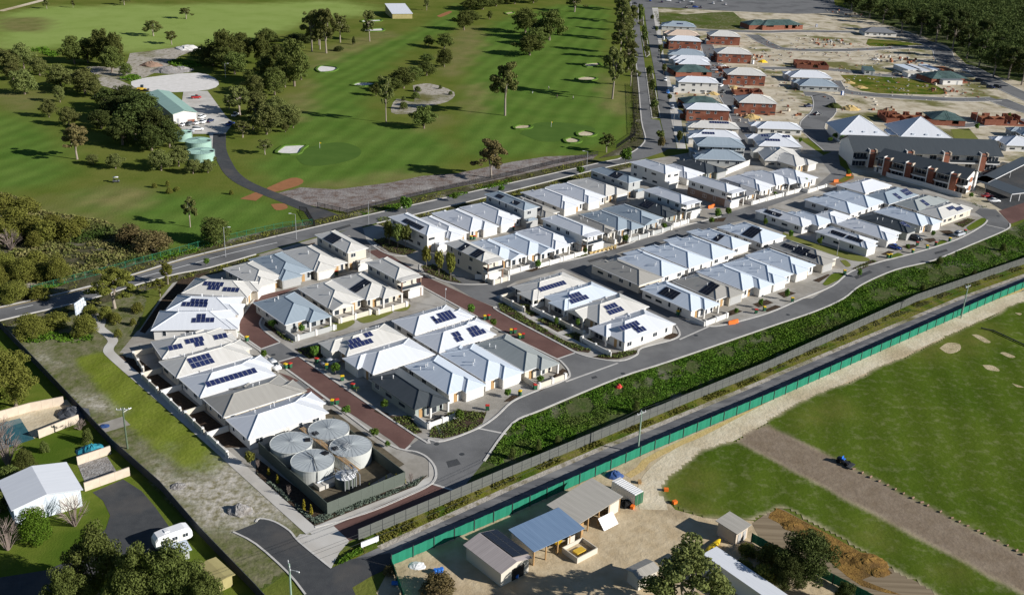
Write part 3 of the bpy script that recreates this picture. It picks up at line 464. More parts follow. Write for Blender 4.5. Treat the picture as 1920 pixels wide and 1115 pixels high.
sheet('paved_patch', [(-83.0,181.8), (-79.1,185.4), (-76.3,182.3), (-80.5,178.8)], 'driveway', .05)
sheet('west_lawn', [(-122.6,224.6), (-76.4,173.5), (-38.9,132.2), (-36.8,123.5), (-82.0,120.9), (-108.3,171.9)], 'lawn', .015)
sheet('asphalt_yard', [(-74.7,158.3), (-70.8,162.9), (-66.1,159.3), (-62.0,154.5), (-56.8,147.7), (-57.1,142.5), (-61.1,140.8), (-65.2,134.3), (-71.6,129.1), (-79.7,128.6), (-81.9,133.3), (-73.6,136.2), (-70.3,139.5), (-68.3,147.7), (-69.0,151.6), (-71.9,155.9)], 'asphalt_dark', .04)
sheet('pool_terrace', [(-103.5,182.1), (-96.1,189.6), (-93.0,191.6), (-87.6,185.2), (-93.0,175.6), (-97.5,171.0)], 'sand', .04)
sheet('pool_water', [(-103.7,179.7), (-99.1,183.2), (-94.4,177.2), (-92.8,175.6), (-97.5,171.0)], 'pool_water', .06)
sheet('sand_arena', [(-81.0,167.2), (-76.6,170.4), (-73.0,165.5), (-76.9,160.7)], 'rubble', .05)

# ---- gravel lane, sports ground and works yard on the south side
sheet('weed_reserve', [(-8.3,162.9), (-4.2,173.9), (1.1,189.0), (7.3,195.2), (25.2,211.5), (38.1,221.1), (65.8,242.6), (80.7,254.1), (90.9,263.7), (99.2,274.6), (112.9,287.4), (127.3,296.6), (144.0,311.4), (163.2,328.8), (180.1,344.7), (161.9,303.9), (155.4,297.5), (110.8,263.9), (61.1,220.4), (60.9,219.3), (12.0,180.3), (1.4,170.0), (-24.8,147.4)], 'weed_soil', .04)
sheet('lane_verge', [(-24.8,147.4), (1.4,169.3), (12.0,180.0), (60.7,218.2), (60.9,219.3), (110.5,262.9), (161.4,302.7), (156.6,292.1), (124.2,267.1), (59.8,214.1), (59.8,213.8), (19.6,180.9), (1.4,165.4), (-20.9,145.6), (-27.6,139.6)], 'weedy_verge', .05)
sheet('gravel_lane', [(-27.6,139.6), (-20.9,145.6), (1.4,165.7), (19.6,181.0), (59.8,214.1), (59.9,214.3), (124.4,267.6), (156.4,291.6), (148.0,272.8), (132.7,266.1), (57.4,202.8), (29.9,180.9), (1.6,156.9), (-18.5,141.4), (-21.3,138.4)], 'gravel', .045)
strip('lane_edge', [(-20.9,145.4), (1.4,165.4), (19.6,180.8), (59.8,213.8), (59.8,214.1), (124.3,267.3), (156.1,291.0)], 1.3, 'sandy_waste', .06)
strip('lane_wear', [(-16.8,145.5), (1.5,160.6), (58.9,209.8), (59.0,210.1), (126.2,265.4)], 1.4, 'gravel_pale', .06)
sheet('access_road', [(-43.2,151.0), (-42.9,152.4), (-40.1,151.6), (-36.9,149.1), (-34.7,146.2), (-28.0,139.5), (-25.4,142.0), (-18.9,144.2), (-18.0,140.7), (-21.0,138.1), (-23.8,134.9), (-21.2,129.0), (-29.9,128.4), (-30.9,132.7), (-34.8,137.9), (-41.8,145.1), (-46.5,148.2)], 'asphalt_dark', .06)
strip('kerb', [(-43.3,151.2), (-42.9,152.4), (-40.1,151.6), (-36.9,149.1), (-34.7,146.2), (-28.0,139.5)], .35, 'kerb', .05, .1, 3)
strip('kerb', [(-46.5,148.2), (-41.8,145.1), (-34.8,137.9), (-30.9,132.7)], .35, 'kerb', .05, .1, 3)
sheet('works_yard', [(-18.3,141.0), (1.6,156.9), (29.9,180.9), (57.4,202.8), (132.7,266.1), (152.4,282.8), (146.4,269.3), (138.9,264.9), (96.9,228.9), (55.8,195.0), (42.0,182.3), (35.8,176.8), (30.7,170.3), (29.6,164.8), (31.5,160.2), (36.8,158.0), (45.3,157.8), (46.8,152.3), (62.3,133.9), (-14.8,127.8), (-19.8,133.8)], 'yard_dirt', .03)
strip('sand_track', [(148.2,273.4), (132.3,262.4), (97.1,233.3), (67.8,208.7), (56.5,198.3), (42.4,185.0), (36.2,179.9), (30.5,172.6), (27.7,166.4), (27.5,159.9)], 5.2, 'sand', .06, 0, 3)
strip('sand_bank', [(152.4,282.8), (132.0,264.2), (97.6,234.9), (57.2,201.6), (30.8,179.5), (26.4,173.7), (23.6,170.7)], 1.6, 'yellow_sand', .05, 0, 3)
FIELD = [[(158.2,278.3), (138.7,264.4), (96.9,228.9), (55.7,194.8), (60.5,185.8), (91.1,150.2), (101.2,138.5), (177.8,246.2)], [(48.1,185.9), (52.6,179.7), (86.6,139.9), (94.4,129.6), (75.5,134.7), (71.8,139.4), (65.3,147.1), (60.3,153.2), (57.0,156.9), (51.8,162.0), (48.5,160.5), (43.9,158.3), (37.7,158.9), (33.5,160.3), (30.8,162.7), (30.0,166.1), (31.3,170.8), (36.6,177.4), (41.4,182.3)]]
WEAR = [[(96.9,228.9), (109.5,239.9), (127.1,249.7), (119.1,238.4), (101.6,227.1)], [(35.2,172.9), (38.1,174.6), (40.8,171.9), (36.7,165.7), (33.3,168.2)], [(31.2,165.8), (34.0,163.8), (38.5,160.6), (36.9,158.4), (32.3,160.6)], [(64.3,155.4), (68.6,157.7), (68.8,154.5), (64.9,152.7)], [(74.6,145.5), (79.0,146.9), (79.2,144.4), (75.3,143.1)], [(61.7,195.5), (72.4,203.5), (73.4,200.5), (62.3,192.2)]]
soft_ground('sports_ground', 25, 190, 118, 330, .8, [(FIELD, 1.0, .35), (WEAR, 6, 1.2), ([[(55.3,192.5), (60.8,185.9), (91.1,150.1), (99.8,140.1), (94.4,129.6), (86.6,139.9), (52.6,179.7), (48.1,185.9)]], 1.0, .3)], 'field_ground', .068, 'any')
sheet('furrowed_strip', [(48.5,160.5), (51.3,162.0), (65.2,146.7), (72.7,139.0), (75.5,134.7), (62.3,133.9), (55.7,143.3), (45.4,152.2), (44.9,156.9)], 'furrow', .045)
sheet('straw_strip', [(50.2,161.5), (51.9,161.1), (65.6,146.0), (64.5,143.8), (60.4,142.1), (65.9,138.6), (59.9,140.4), (56.5,146.2), (52.2,155.0), (48.2,158.8)], 'straw', .055, 2)
for q in ([(106.7,234.2), (110.0,237.6), (112.8,237.1), (111.5,233.5), (108.0,231.3)], [(118.2,243.1), (120.0,243.2), (121.5,239.4), (119.8,238.5)], [(121.2,232.9), (122.7,233.4), (124.3,231.0), (122.5,230.4)], [(114.0,225.7), (116.5,225.6), (117.0,222.8), (114.3,223.3)], [(117.3,216.7), (119.3,214.9), (117.7,214.8)], [(135.9,258.7), (137.6,258.4), (136.6,257.0)]):
    sheet('sand_patch', q, 'field_sand', .08, 3)

# ---- building lots to the north-east
sheet('building_lots', [(105.1,839.2), (85.5,636.6), (78.5,542.1), (73.9,470.6), (69.4,416.5), (90.9,400.3), (120.9,439.0), (138.3,452.7), (128.7,386.0), (170.7,341.0), (206.2,357.1), (330.4,606.5), (275.4,609.9), (268.7,632.8), (285.8,716.5), (282.7,754.4), (270.6,807.1), (265.0,862.0), (211.6,836.1), (183.8,854.1), (162.5,836.9)], 'sandy_lot', .025)
for ln, w in (([(94.5,745.5), (122.0,734.8), (150.1,736.0), (170.1,738.1), (190.5,746.1), (236.2,754.6)], 9), ([(156.0,723.3), (159.3,686.9), (168.3,669.2), (208.4,675.9), (264.2,701.1), (272.7,688.1)], 9), ([(268.3,771.6), (272.1,723.9), (273.7,693.2), (262.5,653.1), (266.9,628.2), (265.2,585.2), (266.1,551.0), (268.2,526.5)], 12),
              ([(138.2,601.5), (177.0,605.5), (200.7,594.8), (218.9,594.6)], 8), ([(170.8,574.0), (169.0,546.0), (190.0,537.0), (224.0,535.4), (247.1,541.1)], 9), ([(146.0,535.2), (153.7,530.3), (146.3,496.5), (132.0,462.6), (132.2,420.9)], 11), ([(119.3,692.8), (111.5,612.1), (105.2,547.2), (101.6,477.9), (94.7,419.3)], 8), ([(247.1,541.1), (249.8,523.2), (256.0,507.0)], 12), ([(252.0,498.1), (205.2,477.1), (201.6,479.1)], 7), ([(99.6,460.8), (95.4,425.7), (93.1,400.6)], 9)):
    strip('road', ln, w, 'asphalt', .05, 0, 4); pl = smooth_line(ln, 4); strip('kerb', offset_line(pl, w/2), .4, 'kerb', .05, .1); strip('kerb', offset_line(pl, -w/2), .4, 'kerb', .05, .1)
sheet('grass_lot', [(179.8,590.6), (207.6,592.4), (225.0,577.4), (224.5,549.9), (206.5,544.9), (179.4,548.0)], 'weedy_verge', .035, 3)
sheet('grass_lot', [(236.2,726.2), (267.1,712.1), (260.3,702.7), (227.9,695.2)], 'weedy_verge', .035, 3)
sheet('grass_lot', [(101.5,816.2), (122.9,808.1), (162.9,833.4), (152.9,751.5), (121.5,743.4), (96.8,749.1)], 'sandy_grass', .035, 2)
sheet('grass_lot', [(196.8,469.5), (206.4,472.3), (202.6,450.1), (191.3,448.4)], 'lawn_dry', .06)
sheet('car_park', [(182.5,396.9), (210.8,424.3), (222.1,426.0), (197.8,373.0), (175.7,350.7), (170.6,350.8), (169.5,359.7)], 'asphalt_dark', .055)
sheet('clay_patch', [(115.8,373.6), (120.9,379.5), (129.3,387.7), (127.7,382.1), (117.7,371.4)], 'orange_clay', .06)
sheet('planting_bed', [(119.9,377.6), (127.2,387.4), (128.5,384.9), (122.0,376.2)], 'weedy_verge', .07)

# ================================================================ HOUSES
TP = .37                                     # roof pitch (rise per run)
def hip(mb, caps, x0, y0, x1, y1, e, t=TP, fas=.2):
    """hip roof over a rectangle, eaves at height e"""
    a, b = x1-x0, y1-y0; h = min(a, b)/2
    if a >= b: r0_, r1_ = (x0+h, y0+h, e+h*t), (x1-h, y0+h, e+h*t)
    else: r0_, r1_ = (x0+h, y0+h, e+h*t), (x0+h, y1-h, e+h*t)
    c = [(x0, y0, e), (x1, y0, e), (x1, y1, e), (x0, y1, e)]
    if a >= b: mb.add(c+[r0_, r1_], [(0, 1, 5, 4), (1, 2, 5), (2, 3, 4, 5), (3, 0, 4)])
    else: mb.add(c+[r0_, r1_], [(0, 1, 4), (1, 2, 5, 4), (2, 3, 5), (3, 0, 4, 5)])
    d = [(p[0], p[1], e-fas) for p in c]
    mb.add(c+d, [(0, 4, 5, 1), (1, 5, 6, 2), (2, 6, 7, 3), (3, 7, 4, 0), (7, 6, 5, 4)])
    if a >= b: caps += [(c[0], r0_), (c[3], r0_), (c[1], r1_), (c[2], r1_), (r0_, r1_)]
    else: caps += [(c[0], r0_), (c[1], r0_), (c[2], r1_), (c[3], r1_), (r0_, r1_)]
def side_map(side, a, b):
    """(s, d) along and out from a side of the a x b rectangle -> local x, y ; and the side's length"""
    if side == 'S': return (lambda s, d: (s, -d)), a
    if side == 'N': return (lambda s, d: (a-s, b+d)), a
    if side == 'W': return (lambda s, d: (-d, b-s)), b
    return (lambda s, d: (a+d, s)), b
def wing(mb, caps, fm, s0, s1, l, e, gable=False, t=TP, fas=.2):
    """a projecting wing whose roof runs back into the main slope"""
    w = s1-s0; sm = (s0+s1)/2; zr = e+t*w/2; fr = l if gable else l-w/2
    if fr < -w/2+.05: fr = -w/2+.05
    def p(s, d, z): return (*fm(s, d), z)
    A, B, C, D = p(s0, l, e), p(s1, l, e), p(s1, 0, e), p(s0, 0, e)
    R0, R1 = p(sm, fr, zr if gable or l >= w*.02 else zr), p(sm, -w/2, zr)
    mb.add([A, B, C, D, R0, R1], [(1, 2, 5, 4), (3, 0, 4, 5), (0, 1, 4)])
    a2, b2, c2, d2 = [(q[0], q[1], e-fas) for q in (A, B, C, D)]
    mb.add([A, B, C, D, a2, b2, c2, d2], [(0, 4, 5, 1), (1, 5, 6, 2), (3, 7, 4, 0), (7, 6, 5, 4)])
    caps += [(R0, R1)] if gable else [(R0, R1), (A, R0), (B, R0)]
PANEL = {}
for k in ('solar_blue', 'solar_black_and_shaded'):
    pm = MB(); pm.box(-.5, .5, -.83, .83, .04, .09, 0); pm.box(-.46, .46, -.79, .79, .085, .1, 1); PANEL[k] = pm.mesh('solar_panel', ['solar_frame' if k == 'solar_blue' else 'frame_dark', k])
def window_mesh(w, h, fr, bars=1):
    f = MB(); g = MB(); t = .07
    f.box(-w/2, w/2, -.05, .03, 0, t); f.box(-w/2, w/2, -.05, .03, h-t, h); f.box(-w/2, -w/2+t, -.05, .03, t, h-t); f.box(w/2-t, w/2, -.05, .03, t, h-t)
    for i in range(bars): x = -w/2+w*(i+1)/(bars+1); f.box(x-t/2, x+t/2, -.048, .03, t, h-t)
    g.box(-w/2+t, w/2-t, -.025, .028, t, h-t)
    return f.mesh('window', fr), g.mesh('pane', 'glass')
WIN = {'std': window_mesh(1.6, 1.2, 'frame_white'), 'tall': window_mesh(.9, 1.7, 'frame_white', 0), 'slide': window_mesh(2.8, 2.1, 'frame_white'), 'wide': window_mesh(2.2, .7, 'frame_dark')}
dm = MB(); dm.box(-.45, .45, -.05, .03, 0, 2.05); DOOR = dm.mesh('door', 'timber')
gd = {}
for k in ('garage_white', 'garage_grey'):
    g_ = MB(); g_.box(-2.4, 2.4, -.05, .03, 0, 2.2)
    for i in range(4): g_.box(-2.35, 2.35, -.07, -.045, .08+i*.53, .5+i*.53)
    gd[k] = g_.mesh('garage_door', k)
vm = MB(); vm.tube((0, 0, -.2), (0, 0, .62), .08); vm.tube((0, 0, .6), (0, 0, .72), .17, .12); VENT = vm.mesh('vent_pipe', 'frame_white')
am = MB(); am.box(-.45, .45, -.18, .18, 0, .75); am.tube((-.1, -.19, .38), (-.1, -.21, .38), .28, n=12); AIRCON = am.mesh('air_conditioner', 'frame_white')
ROT = {'S': 0, 'E': math.pi/2, 'N': math.pi, 'W': -math.pi/2}
def on_wall(root, side, a, b, s, d, z, meshes, names):
    fm, L = side_map(side, a, b); x, y = fm(s, d)
    o = put(names[0], meshes[0], root, (x, y, z), ROT[side])
    if len(meshes) > 1: put(names[1], meshes[1], o)
    return o
def win(root, side, a, b, s, z, kind, d=-.45): return on_wall(root, side, a, b, s, d, z, WIN[kind], ('window', 'pane'))
WALLC = {'white': 'wall_white', 'cream': 'wall_cream', 'paleblue': 'wall_white', 'bluegrey': 'wall_grey', 'taupe': 'wall_cream', 'greygreen': 'wall_cream', 'midgrey': 'wall_white', 'charcoal': 'wall_green', 'peach': 'wall_cream', 'green': 'brick_red'}
def roofz(x, y, a, b, e): return e+TP*min(x, y, a-x, b-y)
def house(key, bx, by, ang, a, b, st, colr, front, panels, label, group, style=''):
    hr = random.Random(key); e = 2.75 if st == 1 else 5.6
    root = thing('house', label, 'house', (bx, by, 0), R(ang), group)
    wc = 'brick_red' if 'brick' in style else WALLC[colr]
    walls, roof, caps = MB(), MB(), []
    walls.box(.45, a-.45, .45, b-.45, 0, e-.05)
    hip(roof, caps, 0, 0, a, b, e)
    fm, L = side_map(front, a, b)
    # front wing with the garage, on the front side
    if 'plain' not in style:
        ew = 2.75; w = min(6.2, L*.62); s0 = L-w if hr.random() < .55 else 0
        s0 = min(max(s0, .0), L-w); l = hr.uniform(1.2, 2.2) if st == 1 else 2.2
        if st == 1: wing(roof, caps, fm, s0, s0+w, l, ew, 'gable' in style)
        else:
            P1, P2 = fm(s0, l), fm(s0+w, .4); xa, xb = sorted((P1[0], P2[0])); ya, yb = sorted((P1[1], P2[1])); hip(roof, caps, xa, ya, xb, yb, ew, .25)
        if 'gable' in style:
            gm = MB(); g0, g1 = fm(s0+.3, l-.35), fm(s0+w-.3, l-.35); gp = fm(s0+w/2, l-.35); gb0, gb1, gbp = fm(s0+.3, l-.45), fm(s0+w-.3, l-.45), fm(s0+w/2, l-.45); zt = ew+TP*(w/2-.3)
            gm.add([(*g0, ew), (*g1, ew), (*gp, zt), (*gb0, ew), (*gb1, ew), (*gbp, zt)], [(0, 1, 2), (3, 5, 4), (0, 3, 4, 1), (1, 4, 5, 2), (2, 5, 3, 0)]); gm.build('gable_infill', 'wall_white' if colr != 'white' else 'wall_grey', root)
        if 'patio' in style:
            for s in (s0+.25, s0+w-.25):
                pm = MB(); x, y = fm(s, l-.35); pm.box(x-.2, x+.2, y-.2, y+.2, 0, ew-.15); pm.build('patio_post', 'wall_white', root)
            win(root, front, a, b, s0+w*.3, .02, 'slide'); win(root, front, a, b, s0+w*.78, .5, 'tall')
        else:
            P1, P2 = fm(s0+.4, l-.45), fm(s0+w-.4, -.9); xa, xb = sorted((P1[0], P2[0])); ya, yb = sorted((P1[1], P2[1])); walls.box(xa, xb, ya, yb, 0, ew-.06)
            on_wall(root, front, a, b, s0+w/2, l-.45, .03, [gd['garage_white' if colr in ('white', 'cream', 'paleblue') else 'garage_grey']], ['garage_door'])
        so = s0-1.3 if s0 > 2.4 else s0+w+1.3
        if .8 < so < L-.8: on_wall(root, front, a, b, so, -.45, .03, [DOOR], ['door'])
        so2 = s0-2.9 if s0 > 2.4 else s0+w+2.9
        if .9 < so2 < L-.9: win(root, front, a, b, so2, .7, 'tall')
    # a second shallow wing on a long side breaks the eave line
    if st == 1 and 'plain' not in style and hr.random() < .75:
        side = hr.choice(['S', 'W', 'W', 'N']) if front != 'S' else hr.choice(['W', 'W', 'E', 'N'])
        fm2, L2 = side_map(side, a, b); w2 = min(a, b)*hr.uniform(.42, .56); s2 = L2*hr.uniform(.2, .5)
        l2 = -.02 if side != 'N' else hr.uniform(.3, 1.0)
        if side == 'N': wing(roof, caps, fm2, s2, s2+w2, l2, e)
    if 'lowbase' in style: MB().box(.42, a-.42, .42, b-.42, 0, 2.8).build('brick_storey', 'brick_brown', root)
    walls.build('wall', ['brick_red' if 'brick' in style else wc], root)
    roof.build('roof', 'roof_'+colr, root)
    cm = MB()
    for p, q in caps: cm.tube((p[0], p[1], p[2]+.02), (q[0], q[1], q[2]+.02), .11, n=4, cap=False)
    cm.build('ridge_cap', 'roof_'+colr, root)
    gm = MB(); z0 = e-.16
    for (x0, x1, y0, y1) in ((-.11, a+.11, -.11, 0), (-.11, a+.11, b, b+.11), (-.11, 0, 0, b), (a, a+.11, 0, b)): gm.box(x0, x1, y0, y1, z0, z0+.15)
    gm.build('gutter', 'frame_white' if colr not in ('charcoal', 'midgrey') else 'roof_'+colr, root)
    # windows on the walls
    for side in ('S', 'W', 'E'):
        LL = a if side == 'S' else b
        if side == front: zs = [] if st == 1 else [3.7]
        else: zs = [.95] if st == 1 else [.95, 3.7]
        for z in zs:
            s = 2.0+hr.random()
            while s < LL-1.6:
                win(root, side, a, b, s, z, hr.choice(['std', 'std', 'tall', 'wide'])); s += hr.uniform(3.2, 5.5)
    if 'balcony' in style:
        bm_ = MB(); bm_.box(.5, a-.5, -1.9, .4, 2.85, 3.0); bl = bm_.build('balcony', 'wall_white', root)
        rl = MB(); rl.box(.5, a-.5, -1.9, -1.85, 3.05, 3.95); rl.box(.5, .55, -1.84, .4, 3.05, 3.95); rl.build('balustrade', 'glass', bl)
        for x in (.4, a-.75): pm = MB(); pm.box(x, x+.35, -1.85, -1.5, 0, 5.5); pm.build('pillar', 'brick_brown' if colr == 'cream' else 'wall_white', root)
        hp = MB(); cc = []; hip(hp, cc, .1, -2.1, a-.1, 1.2, 5.58, .1); hp.build('balcony_roof', 'roof_'+colr, root)
    # vents and roof-top plant
    for i in range(hr.choice([2, 3, 4]) if st == 1 else 1):
        x, y = (hr.uniform(.12, .4)*a, hr.uniform(.3, .85)*b) if a < b else (hr.uniform(.25, .75)*a, hr.uniform(.55, .8)*b)
        put('vent_pipe', VENT, root, (x, y, roofz(x, y, a, b, e)))
    # solar panels
    pa = math.atan(TP)
    for (pl, fx, fy, nc, nr) in panels:
        run = min(a, b)/2; up = (fy-.5)*run*.9+run*.5
        if pl == 'S': al, u_ = nc, nr
        else: al, u_ = nr, nc
        for i in range(al):
            for j in range(u_):
                s = (fx*(a if pl == 'S' else b))+(i-(al-1)/2)*1.06; q = up+(j-(u_-1)/2)*1.70*math.cos(pa)
                if pl == 'S': put('solar_panel', PANEL['solar_blue'], root, (s, q, e+TP*q+.03), rot=(pa, 0, 0))
                else: put('solar_panel', PANEL['solar_black_and_shaded'], root, (q, s, e+TP*q+.03), rot=Matrix(((0, math.cos(pa), -math.sin(pa)), (-1, 0, 0), (0, math.sin(pa), math.cos(pa)))).to_euler())  # west-slope panels coloured black to stand in for shade on blue cells
    if 'yard' in style:        # low courtyard wall before the front
        ys = style.split('yard')[1][:1]; fy, LY = side_map(ys, a, b); d = 4.2
        for (s0_, d0, s1_, d1) in ((.1, d, LY-.1, d+.22), (.1, -.3, .32, d)):
            P1, P2 = fy(s0_, d0), fy(s1_, d1); xa, xb = sorted((P1[0], P2[0])); ya, yb = sorted((P1[1], P2[1]))
            ym = MB(); ym.box(xa, xb, ya, yb, 0, 1.35); ym.build('courtyard_wall', wc if wc != 'wall_green' else 'wall_white', root)
        for k in (.08, .5, .92):
            x, y = fy(LY*k, d+.11); ym = MB(); ym.box(x-.26, x+.26, y-.26, y+.26, 0, 1.6); ym.build('wall_pier', 'wall_white', root)
    return root

